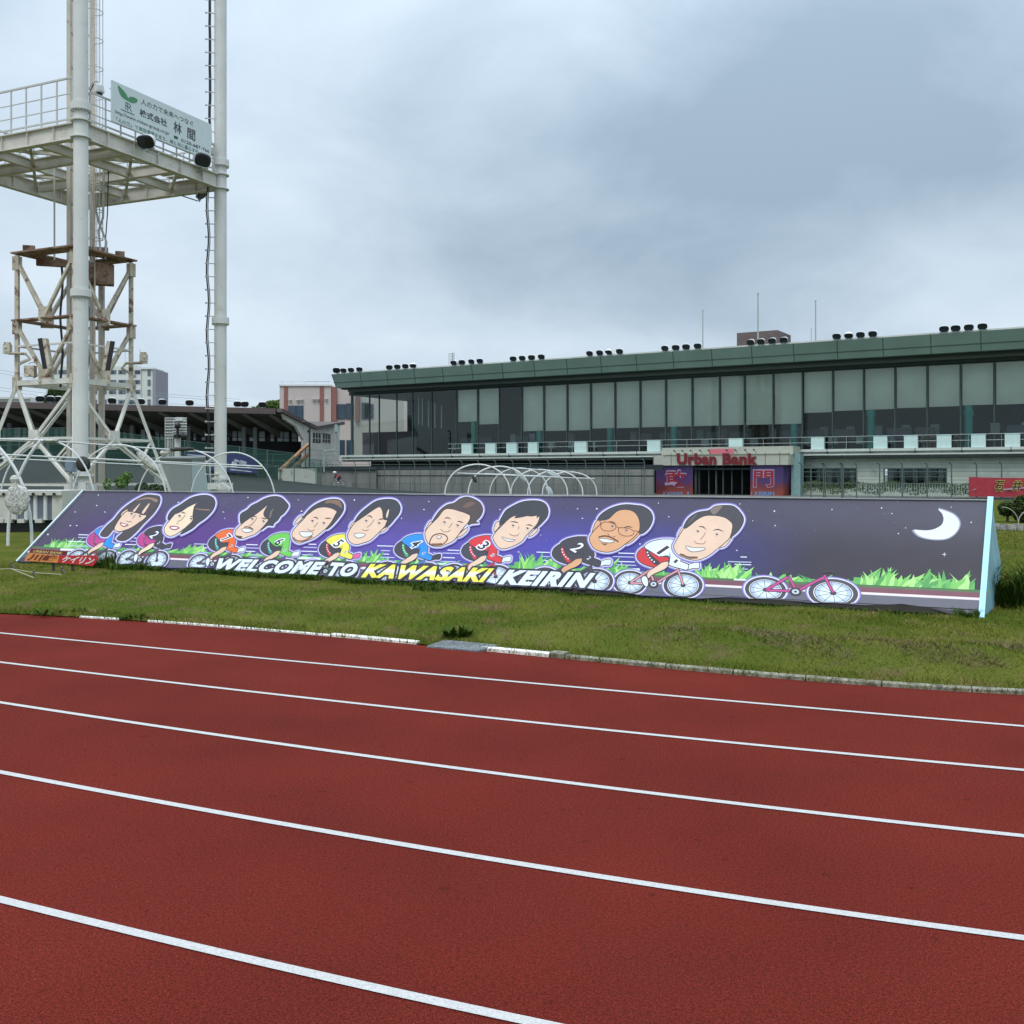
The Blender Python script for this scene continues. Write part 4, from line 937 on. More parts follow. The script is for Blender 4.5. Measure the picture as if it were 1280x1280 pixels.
# lower storey on the right: ribbed pale wall with two long windows
g0 = SP(997, TG); mb = MB(); TW = -2.45
wins = [(1002, 1071, 586, 608.5), (1105, 1183, 586, 607.5)]
cuts = [(SP(a, TW), SP(b, TW), SZ(b, d, TW), SZ(b, c, TW)) for a, b, c, d in wins]
def wallseg(s0, s1, z0, z1): sbox(mb, s0, s1, TW - .3, TW, z0, z1)
xs_ = [g0] + [v_ for c in cuts for v_ in (c[0], c[1])] + [S1]
for k in range(0, len(xs_), 2): wallseg(xs_[k], xs_[k + 1], 0, 2.9)
for c in cuts: wallseg(c[0], c[1], 0, c[2]); wallseg(c[0], c[1], c[3], 2.9)
mb.m = 1
for z in (.5, .85, 1.2, 1.55, 2.35, 2.6):
    for k in range(0, len(xs_), 2): sbox(mb, xs_[k], xs_[k + 1], TW, TW + .012, z, z + .03)
mb.build('lower_wall', [m_wallg, m_ledge2], stand)
m_curt = mat('curtain', (.22, .23, .22), .9, var=.4, vscale=3, squash=(4, 4, .2))
for c in cuts:
    wf = MB(); n_p = 3
    for k in range(n_p + 1):
        s = c[0] + (c[1] - c[0]) * k / n_p; sbox(wf, s - .04, s + .04, TW - .12, TW + .02, c[2], c[3])
    sbox(wf, c[0], c[1], TW - .12, TW + .03, c[2] - .06, c[2]); sbox(wf, c[0], c[1], TW - .12, TW + .025, c[3], c[3] + .05); sbox(wf, c[0], c[1], TW - .1, TW + .005, c[3] - .32, c[3] - .28)
    f_ = wf.build('window_frame', m_mull, stand)
    pn = MB(); pn.quad(SM(c[0], TW - .06, c[2]), SM(c[1], TW - .06, c[2]), SM(c[1], TW - .06, c[3]), SM(c[0], TW - .06, c[3])); pn.build('pane', m_glass, f_)
    cu_ = MB(); sbox(cu_, c[0], c[1], TW - 1.3, TW - 1.2, c[2] - .2, c[3] + .2); cu_.m = 1
    for k in range(5): s = c[0] + (c[1] - c[0]) * (k + .3) / 5; sbox(cu_, s, s + .35, TW - .3, TW - .2, c[2], c[3])
    cu_.build('curtain', [m_dark, m_curt], f_)
# dark undercroft behind the left part
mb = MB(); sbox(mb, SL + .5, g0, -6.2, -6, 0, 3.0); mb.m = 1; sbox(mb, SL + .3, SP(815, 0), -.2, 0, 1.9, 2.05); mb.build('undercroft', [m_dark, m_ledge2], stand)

# counters on the ledge
cpx = [(577, 589.4), (606.7, 619), (633, 645.6), (660, 671.4), (718, 733), (809, 825), (911, 928), (1013.8, 1030), (1091.8, 1108.8), (1130, 1147), (1171, 1189), (1214, 1232), (1256, 1275)]
ordn = ['first', 'second', 'third', 'fourth', 'fifth', 'sixth', 'seventh', 'eighth', 'ninth', 'tenth', 'eleventh', 'twelfth', 'thirteenth']
for i, (a, b) in enumerate(cpx):
    t_ = -2.0; s0, s1 = SP(a, t_), SP(b, t_); mb = MB(); sbox(mb, s0, s1, -2.3, -1.98, 3.495, 4.38); sbox(mb, s0 - .03, s1 + .03, -2.33, -1.95, 4.38, 4.43)
    o = mb.build('counter_cabinet', m_box, loc=SM((s0 + s1) / 2, t_, 3.495)); tag(o, f'pale mint counter cabinet on the grandstand ledge, {ordn[i]} from the left', 'cabinet', 'pale cabinets along the grandstand ledge')
def chair(px, lab):
    t_ = -3.05; s = SP(px, t_); c = SM(s, t_, 3.45); r = empty('wooden_chair', c, lab, 'chair', 'wooden chairs behind the grandstand glass')
    A_ = lambda a, b, z: SM(s + a, t_ + b, 3.45 + z)
    mb = MB(); mb.obox(A_(0, 0, .46), SDv * .22, SNv * .22, (0, 0, .02)); mb.build('seat', m_wood, r)
    for a in (-1, 1):
        for b in (-1, 1): mb = MB(); mb.beam(A_(a * .19, b * .19, 0), A_(a * .16, b * .16, .45), .035); mb.build('leg', m_wood, r)
    mb = MB(); mb.beam(A_(-.19, -.2, .46), A_(-.19, -.24, .95), .035); mb.beam(A_(.19, -.2, .46), A_(.19, -.24, .95), .035); mb.beam(A_(-.19, -.24, .9), A_(.19, -.24, .9), .03, .09); mb.beam(A_(0, -.22, .46), A_(-.12, -.24, .9), .025); mb.beam(A_(0, -.22, .46), A_(.12, -.24, .9), .025)
    mb.build('backrest', m_wood, r)
chair(1152, 'wooden chair behind the grandstand glass, leftmost of three, right of a cabinet'); chair(1165.5, 'wooden chair behind the grandstand glass, middle one of three'); chair(1194.5, 'wooden chair behind the grandstand glass, rightmost, beside the last teal column but one')

# floodlights on the roof: housing, lens, bracket
m_lens = mat('dark_lens', (.012, .015, .02), .25)
def lamp_proto(loc, sc, label, group, cat='floodlight', tilt=R(28)):
    r = empty('floodlight', loc, label, cat, group)
    ax = Vector((0, -math.cos(tilt), -math.sin(tilt)))              # faces -Y, tipped down
    rot = Vector((0, 0, 1)).rotation_difference(ax).to_matrix()
    c0 = Vector(loc) + Vector((0, 0, .36 * sc))
    def squashed(prof, n=20):
        m_ = MB(); k = 0
        for rr_, h in prof:
            for j in range(n):
                t = 2 * math.pi * j / n; cx = math.copysign(abs(math.cos(t)) ** .75, math.cos(t)) * rr_; cy = math.copysign(abs(math.sin(t)) ** .75, math.sin(t)) * rr_ * .72
                m_.v.append(tuple(c0 + Vector((1, 0, 0)) * cx + ax * h + ax.cross(Vector((1, 0, 0))) * cy))
        for i in range(len(prof) - 1):
            for j in range(n): m_.f.append((i * n + j, i * n + (j + 1) % n, (i + 1) * n + (j + 1) % n, (i + 1) * n + j)); m_.mi.append(0)
        m_.f += [tuple(range(n))[::-1], tuple((len(prof) - 1) * n + j for j in range(n))]; m_.mi += [0, 0]; return m_
    h_ = squashed([(.12 * sc, -.42 * sc), (.28 * sc, -.3 * sc), (.37 * sc, -.08 * sc), (.385 * sc, 0)]).build('housing', m_white, r); auto_smooth(h_, 50)
    squashed([(.36 * sc, .002), (.37 * sc, .02), (.30 * sc, .05 * sc)]).build('lens', m_lens, r)
    b_ = MB(); b_.beam(Vector(loc), Vector(loc) + Vector((0, .2 * sc, .2 * sc)), .06 * sc); b_.beam(Vector(loc) + Vector((-.3 * sc, .12 * sc, .12 * sc)), Vector(loc) + Vector((.3 * sc, .12 * sc, .12 * sc)), .05 * sc)
    b_.beam(Vector(loc) + Vector((0, .1, 0)), Vector(loc) + Vector((0, .9 * sc, -.02)), .05 * sc); b_.build('bracket', m_steel, r); return r
clusters = [[420.6, 429.3, 438.7, 449.2], [486.7, 496.6, 506.6, 516.5], [566.9, 577.4, 589.1, 599.7], [641.4, 652.7, 664.4, 676.6], [736.9, 749.5, 761.6, 774.3], [831, 844.6, 857.5, 872], [938, 951, 965, 979.5], [1045.8, 1061, 1075.5, 1090.8], [1180, 1194.5, 1211, 1228]]
rz0 = math.atan2(SNv.x, -SNv.y)
proto = None
for ci, cl in enumerate(clusters):
    for li, px in enumerate(cl):
        s = SP(px, -.35); p = SM(s, -.35, ZT + .04)
        lab = f'dark oval floodlight on the grandstand roof, {ordn[li]} in the {ordn[ci]} cluster from the left'
        if proto is None: proto = lamp_proto(p, 1.0, lab, 'floodlights along the grandstand roof'); proto.rotation_euler.z = rz0; o = proto
        else: o = dup(proto, p, rz0, lab); o.scale = (.84, .84, .84)
        yaw = rz0 + (.5 if ci < 2 else .15) * (1 if ci < 4 else 0) + qq.uniform(-.15, .15); o.rotation_euler.z = yaw
        if (ci, li) in ((1, 3), (4, 2), (7, 1)): o.rotation_euler.x = R(22)
# things on the roof
mb = MB(); sbox(mb, SP(921, -13), SP(972, -13), -17, -13, ZT, SZ(945, 414.5, -13)); o = mb.build('roof_house', mat('brown_brick', (.10, .075, .07), .8, var=.2), loc=SM(SP(945, -13), -13, ZT)); tag(o, 'dark brown plant room on the grandstand roof behind the seventh lamp cluster', 'plant room')
for px, y0, y1, r_p, lab in ((878.5, 388, 436, .045, 'leftmost bare flagpole on the grandstand roof'), (947.5, 367, 430, .06, 'tallest bare flagpole, on the roof in front of the brown plant room'), (1019.5, 376, 427, .05, 'rightmost tall flagpole on the grandstand roof'), (1014, 411, 427, .03, 'short thin rod beside the rightmost flagpole on the roof')):
    t_ = -5; s = SP(px, t_); zt = SZ(px, y0, t_); mb = MB(); mb.tube([SM(s, t_, ZT), SM(s, t_, zt)], [r_p * 1.25, r_p * .8], 10); mb.ell(SM(s, t_, zt), r_p * 1.6, r_p * 1.6, r_p * 1.6, n=8)
    tag(mb.build('flagpole', m_steel, loc=SM(s, t_, ZT)), lab, 'flagpole')
t_ = -8; s = SP(566, t_); zt = SZ(566, 441, t_); r = empty('roof_antenna', SM(s, t_, ZT), 'small lattice antenna and vent on the grandstand roof above the third lamp cluster', 'antenna')
mb = MB(); mb.cyl(SM(s, t_, ZT), SM(s, t_, zt), .05, 8); mb.build('mast', m_steel, r)
mb = MB(); 
for k in range(6): mb.beam(SM(s - .5 + k * .14, t_, zt - 1.2 + .08 * k), SM(s - .5 + k * .14, t_, zt), .03)
for k in range(4): mb.beam(SM(s - .5, t_, zt - .1 - k * .3), SM(s + .25, t_, zt - .05 - k * .25), .03)
mb.build('grid', m_steel, r); mb = MB(); mb.lathe(SM(s + .75, t_, ZT), [(.22, 0), (.22, 1.1), (.4, 1.15), (.4, 1.3), (.1, 1.5)], 12); mb.build('vent', m_steel, r)

# ---- entrance gate with the red letters
TQ = .8
gate = empty('entrance_gate', SM(SP(903, TQ), TQ, 0), 'entrance gate with purple printed panels, dark opening and pale header', 'gate')
sg_ = lambda px: SP(px, TQ)
gz_ = lambda py, px=905: SZ(px, py, TQ)
mb = MB(); sbox(mb, sg_(818), sg_(988), TQ - 1.4, TQ + .15, gz_(581.5), gz_(568.5)); sbox(mb, sg_(824), sg_(989), TQ - 2.4, TQ - .5, gz_(568.4), gz_(558.5)); 
gm_ = mat('cream_header', (.40, .42, .36), .6, var=.08, stain=(.3, .3, .22), sscale=2, samt=.4); mb.build('header', [gm_], gate)
mb = MB()
for px in (818, 840, 857.5, 957.5, 975.5, 987): s = sg_(px); sbox(mb, s - .03, s + .03, TQ + .15, TQ + .17, gz_(581.5), gz_(566))
mb.cyl(SM(sg_(830), TQ + .2, gz_(568)), SM(sg_(988), TQ + .2, gz_(568)), .03, 6); mb.build('header_rail', mat('rust_rail', (.22, .2, .12), .8), gate)
gp = bpy.data.materials.new('gate_print'); gp.use_nodes = True; t_n = gp.node_tree; n_n = t_n.nodes; gg = n_n.new('ShaderNodeNewGeometry'); xx = n_n.new('ShaderNodeTexNoise'); xx.inputs['Scale'].default_value = .6; xx.inputs['Detail'].default_value = 5
mpp = n_n.new('ShaderNodeSeparateXYZ'); t_n.links.new(gg.outputs['Position'], mpp.inputs[0]); t_n.links.new(gg.outputs['Position'], xx.inputs['Vector'])
ad = n_n.new('ShaderNodeMath'); ad.operation = 'MULTIPLY_ADD'; t_n.links.new(xx.outputs['Fac'], ad.inputs[0]); ad.inputs[1].default_value = 1.8; t_n.links.new(mpp.outputs['Z'], ad.inputs[2])
mr_ = n_n.new('ShaderNodeMapRange'); mr_.inputs[1].default_value = 1.0; mr_.inputs[2].default_value = 3.3; t_n.links.new(ad.outputs[0], mr_.inputs[0])
rp = n_n.new('ShaderNodeValToRGB'); t_n.links.new(mr_.outputs[0], rp.inputs[0]); el = rp.color_ramp.elements
el[0].position = 0; el[0].color = (.24, .05, .03, 1); el[1].position = 1; el[1].color = (.04, .022, .10, 1); x_ = el.new(.3); x_.color = (.15, .03, .045, 1); x_ = el.new(.52); x_.color = (.065, .03, .12, 1)
t_n.links.new(rp.outputs[0], n_n['Principled BSDF'].inputs['Base Color'])
zb0, zt0 = 0.0, gz_(581.5)
for a, b in ((820, 866), (938, 979)): mb = MB(); sbox(mb, sg_(a), sg_(b), TQ - .05, TQ, zb0, zt0); mb.build('printed_panel', gp, gate)
mb = MB(); mb.add([SM(sg_(979), TQ, 0), SM(sg_(979), TQ, zt0), SM(sg_(985), TQ - 1.2, zt0), SM(sg_(981), TQ - 1.2, 0)], [(0, 1, 2, 3)]); mb.build('printed_return', gp, gate)
mb = MB(); sbox(mb, sg_(984.5), sg_(996), TQ - 1.8, TQ - .9, 0, gz_(568)); mb.build('side_pillar', mat('teal_pillar', (.20, .34, .33), .6, var=.1), gate)
mb = MB(); sbox(mb, sg_(866), sg_(938), TQ - 6, TQ - 5.8, 0, zt0); sbox(mb, sg_(866), sg_(938), TQ - 6, TQ - .1, zt0 - .35, zt0 - .2); mb.build('passage', m_dark, gate)
mb = MB()
for px, w_ in ((866, 2.2), (871, .7), (883, .7), (892, 1.2), (901, .7), (912, .5), (925, .5), (936.5, 1.8)): sbox(mb, sg_(px), sg_(px + w_), TQ - .6, TQ - .4, 0, zt0)
mb.build('passage_post', m_dark2, gate)
def tglyph(s_, px0, px1, y0, y1, m, off, name, t=TQ, par=None, ref=None, shear=0, dx=0, sp_=1.0):
    mb = MB(); f = lambda px, py: SM(SP(px, t + dx), t + dx, SZ(px, py, t + dx)); text_on(mb, s_, f, (px0, px1, y1, y0), offset=off, ref=ref, shear=shear, spacing=sp_); return mb.build(name, m, par or gate)
m_redl = mat('panel_red', (.26, .015, .03), .5); m_lilacw = mat('panel_outline', (.36, .28, .42), .5); m_bl = mat('panel_blue_letters', (.11, .24, .44), .5)
for ch, a, b in (('敢', 831.5, 858), ('門', 942, 967)):
    tglyph(ch, a - .8, b + .8, 586.6, 609.4, m_lilacw, .045, 'kanji_outline', dx=.012); tglyph(ch, a, b, 588, 608.5, m_redl, .02, 'kanji', dx=.022)
for tx_, a, b in (('KAWAS', 829, 853.5), ('I', 859, 861), ('I', 938.8, 940), ('KEIRIN', 943.5, 968)): tglyph(tx_, a, b, 614.5, 619.5, m_bl, .03, 'place_letters', dx=.012)
m_neon = mat('sign_red', (.15, .009, .014), .4); m_neon2 = mat('sign_pink', (.62, .16, .20), .5)
for offx, m__, dd in ((.075, mat('letter_edge', (.30, .13, .13), .5), .22), (.045, m_neon, .26)):
    for w_, a, b in (('Urban', 846, 895.5), ('Bank', 903, 947)): tglyph(w_, a, b, 566.5, 581, m__, offx, 'red_letters' if dd > .25 else 'letter_backing', dx=dd, sp_=1.08)
mb = MB(); sbox(mb, sg_(887), sg_(918), TQ + .1, TQ + .14, gz_(567.6), gz_(561)); mb.build('pink_plate', m_neon2, gate)
for k, px in enumerate((847, 857, 867.5, 879, 889.5, 912, 923, 935, 946)):
    mb = MB(); p = SM(sg_(px), TQ + .2, gz_(568)); q_ = SM(sg_(px), TQ + .7, gz_(563)); mb.tube([p, (p + q_) / 2 + Vector((0, 0, .12)), q_], .018, 6); mb.ell(q_, .08, .08, .07, n=8); mb.build('sign_lamp', m_black, gate)

# ---- low terrace wall and fences in front of the stand
m_terr = mat('terrace_wall', (.19, .195, .18), .85, var=.18, vscale=.8, squash=(2, 2, .3), stain=(.11, .115, .105), sscale=1.1, samt=.45)
TT = 4.0; mb = MB(); a0, a1 = SP(372, TT), SP(816, TT)
sbox(mb, a0, a1, TT - .3, TT, 0, 1.42); sbox(mb, a0, a1, TT - .3, TT, 1.52, 1.98); mb.m = 1; sbox(mb, a0, a1, TT - .3, TT - .05, 1.42, 1.52); sbox(mb, a0 + 1, a1, TT - 2, TT - 1.8, 1.9, 2.35)
s = a0
while s < a1: sbox(mb, s, s + .03, TT, TT + .004, .1, 1.97); s += 1.1
o = mb.build('terrace_wall', [m_terr, m_dark], loc=SM((a0 + a1) / 2, TT, 0)); tag(o, 'long low grey panelled wall with a dark slot, below the left half of the grandstand', 'wall')
m_fp = mat('fence_green_grey', (.09, .13, .12), .6, metal=.2); m_fp2 = mat('fence_pale', (.26, .33, .31), .6)
def fence(name, t, slist, zt_, rails, label, m=m_fp, hook=True, cat='fence', r=.035):
    s0, s1 = slist[0], slist[-1]; rt = empty(name, SM((s0 + s1) / 2, t, 0), label, cat)
    for s in slist:
        mb = MB(); pts = [SM(s, t, 0), SM(s, t, zt_ - .25)] + ([SM(s - .05, t + .05, zt_ - .08), SM(s - .16, t + .14, zt_)] if hook else [SM(s, t, zt_)]); mb.tube(pts, r, 6); mb.build('post', m, rt)
    mb = MB()
    for z, rr_ in rails: mb.tube([SM(s0, t, z), SM(s1, t, z)], rr_, 6)
    mb.build('rail', m, rt); return rt
d_ = (SP(560, 5.5) - SP(411, 5.5)) / 8; s_l = [SP(392, 5.5)]
while s_l[-1] + d_ < SP(812, 5.5): s_l.append(s_l[-1] + d_)
fl = fence('track_fence', 5.5, s_l, 2.75, [(2.45, .02), (2.1, .014), (1.7, .014), (1.3, .014), (.85, .02), (.2, .02)], 'tall grey-green fence with hooked posts before the low panelled wall, left of the gate')
mb = MB(); s = s_l[0]
while s < s_l[-1]: mb.beam(SM(s, 5.5, .2), SM(s, 5.5, .85), .022); s += .17
mb.build('picket_panel', m_fp, fl)
s_r = [SP(px, 4.5) for px in (1002, 1013.8, 1029.5, 1031.8, 1052, 1054, 1070.8, 1099.5, 1128, 1159, 1189.5, 1220.8, 1252, 1285, 1320)]
frr = fence('track_fence', 4.5, s_r, 2.42, [(2.3, .014), (2.05, .014), (1.78, .018), (1.45, .014), (1.0, .022), (.15, .022)], 'tall grey-green fence with hooked posts in front of the two long windows', r=.045)
mb = MB(); s = s_r[6]
while s < s_r[-1]: mb.beam(SM(s, 4.5, .15), SM(s, 4.5, 1.0), .025); s += .16
mb.build('picket_panel', m_fp2, frr)
# red supporter banner on that fence
TB = 4.62; a, b = SP(1211, TB), SP(1330, TB); rb = empty('red_banner', SM((a + b) / 2, TB, 0), 'red cloth banner with gold characters tied to the fence at the right edge', 'banner')
mb = MB(); n = 30; zt_, zb_ = SZ(1240, 596.3, TB), SZ(1240, 621, TB)
for k in range(n + 1):
    s = a + (b - a) * k / n; w_ = .035 * math.sin(k * 1.3); 
    for j in range(3): mb.v.append(tuple(SM(s, TB + w_ * (.5 if j == 2 else 1), zb_ + (zt_ - zb_) * j / 2 - .05 * math.sin(math.pi * k / n) * (j == 2))))
for k in range(n):
    for j in range(2): mb.f.append((k * 3 + j, (k + 1) * 3 + j, (k + 1) * 3 + j + 1, k * 3 + j + 1)); mb.mi.append(0)
mb.build('cloth', mat('red_cloth', (.34, .03, .045), .8, var=.12), rb, smooth=True)
m_gold = mat('gold_ink', (.52, .42, .08), .6); m_gr = mat('silver_ink', (.38, .26, .28), .6); m_ink = mat('black_ink', (.03, .02, .02), .6)
for ch, p0, p1 in (('石', 1243, 1256), ('井', 1264, 1278), ('選', 1284, 1297)):
    if ch == '選': continue
    tglyph(ch, p0 - .4, p1 + .4, 600.2, 614.8, m_gold, .07, 'gold_characters', t=TB, par=rb, dx=.05, shear=.2); tglyph(ch, p0, p1, 600.8, 614.2, m_ink, .02, 'dark_characters', t=TB, par=rb, dx=.06, shear=.2)
tglyph('一二三郎', 1216, 1240, 605, 613, m_gr, .0, 'small_characters', t=TB, par=rb, dx=.05, shear=.2) if False else None
mb = MB(); mb.beam(SM(SP(1216, TB + .05), TB + .05, SZ(1216, 612.5, TB)), SM(SP(1220, TB + .05), TB + .05, SZ(1220, 611.5, TB)), .06, .02, up=SNv); mb.beam(SM(SP(1254, TB + .045), TB + .045, SZ(1254, 612, TB)), SM(SP(1282, TB + .045), TB + .045, SZ(1282, 609.5, TB)), .10, .02, up=SNv); mb.build('ink_stroke', m_gr, rb)

# ================================================================ trees, hedges
def leaf_mat(name, a, b):
    m = mat(name, a, .8, spec=.2); t = m.node_tree; n = t.nodes; g = n.new('ShaderNodeNewGeometry'); x = n.new('ShaderNodeTexNoise'); x.inputs['Scale'].default_value = 1.4; x.inputs['Detail'].default_value = 6
    t.links.new(g.outputs['Position'], x.inputs['Vector']); k = n.new('ShaderNodeMix'); k.data_type = 'RGBA'; k.inputs[6].default_value = (*a, 1); k.inputs[7].default_value = (*b, 1)
    r = n.new('ShaderNodeMapRange'); r.inputs[1].default_value = .35; r.inputs[2].default_value = .65; t.links.new(x.outputs['Fac'], r.inputs[0]); t.links.new(r.outputs[0], k.inputs[0]); t.links.new(k.outputs[2], n['Principled BSDF'].inputs['Base Color']); return m
m_leafd = leaf_mat('leaf_dark', (.03, .055, .018), (.06, .09, .025)); m_leafg = leaf_mat('leaf_green', (.07, .13, .03), (.12, .17, .045)); m_leafb = leaf_mat('leaf_bright', (.10, .20, .04), (.15, .26, .06))
m_bark = mat('bark', (.09, .07, .05), .9, var=.3, vscale=8)
def crown(mb, blobs, n, sz, seed):
    q = random.Random(seed); tot = sum(b[3] * b[4] * b[5] for b in blobs)
    for cx, cy, cz, rx, ry, rz in blobs:
        for i in range(int(n * rx * ry * rz / tot)):
            while True:
                d = Vector((q.gauss(0, 1), q.gauss(0, 1), q.gauss(0, 1)))
                if d.length > .1: break
            d.normalize(); rr_ = q.uniform(.55, 1.06) ** .6; p = Vector((cx + d.x * rx * rr_, cy + d.y * ry * rr_, cz + d.z * rz * rr_))
            u = Vector((q.gauss(0, 1), q.gauss(0, 1), q.gauss(0, .6))).normalized(); v_ = u.cross(Vector((q.gauss(0, 1), q.gauss(0, 1), q.gauss(0, 1)))).normalized(); s_ = sz * q.uniform(.5, 1.3)
            mb.add([p - u * s_, p + v_ * s_ * .6, p + u * s_, p - v_ * s_ * .6], [(0, 1, 2, 3)])
def tree(name, base, blobs, n, sz, m, label, cat, seed, tr=.15, group=None):
    r = empty(name, base, label, cat, group); mb = MB(); b0 = Vector(base); top = Vector(blobs[0][:3])
    mb.tube([b0, b0.lerp(top, .5) + Vector((tr * .4, 0, 0)), top], [tr, tr * .7, tr * .3], 8)
    for bl in blobs[1:]: c = Vector(bl[:3]); mb.tube([b0.lerp(top, .45), (b0.lerp(top, .5) + c) / 2, c], [tr * .5, tr * .35, tr * .15], 6)
    mb.build('trunk', m_bark, r); mb = MB(); crown(mb, blobs, n, sz, seed); mb.build('crown', m, r); return r
def pxblob(px, py, Y, rpx, rpy, depth=None):
    c = W(px, py, Y); k = Y / FPX; return (c.x, c.y, c.z, rpx * k, (depth or rpx) * k, rpy * k)
tree('leafy_tree', (W(333, 0, 150).x, 150, 0), [pxblob(341, 510, 150, 11, 9), pxblob(329, 512, 150, 9, 6), pxblob(318, 514, 151, 7, 4), pxblob(349, 508, 151, 6, 8)], 2600, .35, m_leafg, 'green treetop behind the dark stand roof, beside the pink building', 'tree', 5, .3)
tree('leafy_tree', (W(70, 0, 120).x, 120, 0), [pxblob(70, 495, 120, 9, 12), pxblob(63, 500, 120, 7, 7), pxblob(77, 490, 121, 6, 8)], 2200, .28, m_leafd, 'dark green tree seen through the rusty tower legs', 'tree', 6, .3)
# clipped shrubs, grass bank edge and stone kerb at the right
for i, (px, py, rx, ry, Y, lab) in enumerate(((1259, 634.5, 10, 7, 33, 'smaller clipped dark shrub right of the blue banner end'), (1279, 633, 13, 14, 32.4, 'larger clipped dark shrub at the right edge of the photo'), (1300, 636, 12, 10, 33, 'clipped shrub just beyond the right edge'))):
    if i == 2: continue
    k = Y / FPX; b0 = (W(px, 0, Y).x, Y, PLAT); tree('clipped_shrub', b0, [pxblob(px, py, Y, rx, ry), pxblob(px - rx * .3, py + ry * .25, Y - .1, rx * .7, ry * .7), pxblob(px + rx * .3, py + ry * .3, Y - .1, rx * .7, ry * .6), pxblob(px, py + ry * .75, Y, rx * .9, ry * .7)], 3400, .055, m_leafd, lab, 'shrub', 40 + i, .05)
m_stone = mat('edging_stone', (.36, .35, .33), .9, var=.3, vscale=5, stain=(.12, .13, .1), sscale=4, samt=.5, bump=.6, bscale=12)
q = random.Random(3); px = 1236; k_i = 0
stl = ['leftmost', 'second', 'third', 'fourth', 'fifth', 'sixth', 'seventh']
while px < 1300:
    w_ = q.uniform(9, 15); a = gnd(px, 662 + (px - 1236) * .02, PLAT); b = gnd(px + w_ - .8, 662.5 + (px - 1236) * .02, PLAT); mb = MB(); c = (a + b) / 2 + Vector((0, .1, .07)); mb.obox(c, (b - a) / 2, (0, .12, 0), (0, 0, .09 + q.uniform(-.015, .015)))
    o = mb.build('edging_stone', m_stone, loc=(a + b) / 2); tag(o, f'rough grey edging stone behind the blue banner end, {stl[k_i]} from the left', 'edging stone', 'rough edging stones before the shrubs'); k_i += 1
    px += w_
mb = MB(); pts = [gnd(1262, 655, PLAT).lerp(gnd(1275, 655, PLAT), f) + Vector((0, 0, .55 * math.sin(math.pi * f * .8) + (.0))) for f in np.linspace(0, 1, 10)]
q0 = gnd(1274, 657, PLAT); mb.tube([q0 + Vector((-.62 * math.sin(a) - .0, 0, .62 * (1 - math.cos(a)))) for a in np.linspace(0, 1.4, 9)][::-1] if False else [q0 + Vector((-.5 * f, 0, .55 * math.sqrt(max(0, 1 - (1 - f) ** 2)))) for f in np.linspace(0, 1, 9)], .012, 6)
mb.tube([q0 + Vector((.5 * f, .1, .5 * math.sqrt(max(0, 1 - (1 - f) ** 2)))) for f in np.linspace(0, 1, 9)], .012, 6)
tag(mb.build('garden_hoop', mat('pale_hoop', (.4, .38, .33), .7), loc=q0), 'thin bent garden hoops in front of the clipped shrubs', 'garden hoop')
# ragged hedge along the foot of the building
hb = MB(); q = random.Random(9); s0, s1 = SP(1004, 2), SP(1300, 2)
for i in range(5200):
    s = q.uniform(s0, s1); z = .25 + .75 * q.random() ** .8 + .1 * math.sin(s * 2.3); p = SM(s, 2 + q.uniform(-.4, .4), z); h = q.uniform(.06, .16); l = Vector((q.gauss(0, .05), q.gauss(0, .05), h)); w_ = SDv * q.uniform(.015, .04)
    hb.add([p - w_, p + w_, p + l], [(0, 1, 2)])
tag(hb.build('hedge', leaf_mat('hedge_leaf', (.045, .075, .035), (.085, .115, .055)), loc=SM((s0 + s1) / 2, 2, 0)), 'low ragged hedge along the wall under the two long windows', 'hedge')
# ================================================================ floodlight mast tower (white, four round legs, square platform)
m_tw = mat('mast_paint', (.60, .61, .59), .5, var=.07, vscale=.9, stain=(.50, .48, .44), sscale=2.5, samt=.42)
m_tw2 = mat('beam_paint', (.58, .56, .50), .6, var=.10, vscale=1.5, stain=(.34, .31, .24), sscale=1.8, samt=.42)
m_rail = mat('rail_paint', (.50, .50, .48), .6, var=.1)
m_rust = mat('rusty_cream', (.54, .49, .40), .8, var=.2, vscale=2, stain=(.15, .06, .03), sscale=2.6, samt=.47)
m_low = mat('lower_cream', (.62, .61, .56), .7, var=.12, vscale=2, stain=(.20, .10, .06), sscale=3.0, samt=.375)
m_rust2 = mat('rusty_plate', (.30, .20, .15), .9, var=.3, vscale=3, stain=(.12, .05, .03), sscale=2.5, samt=.52)
NP, RP, LP, BP = Vector((-17.26, 41, 0)), Vector((-13.78, 48.4, 0)), Vector((-25.2, 44.55, 0)), Vector((-21.86, 51.9, 0))
TC = (NP + RP + LP + BP) / 4
tw = empty('floodlight_tower', TC, 'tall white four-legged steel mast with a square railed platform', 'tower')
ZTOP = 40
ZP1, ZP0 = 15.72, 15.05
ringz = [15.05, 15.75, 16.35]
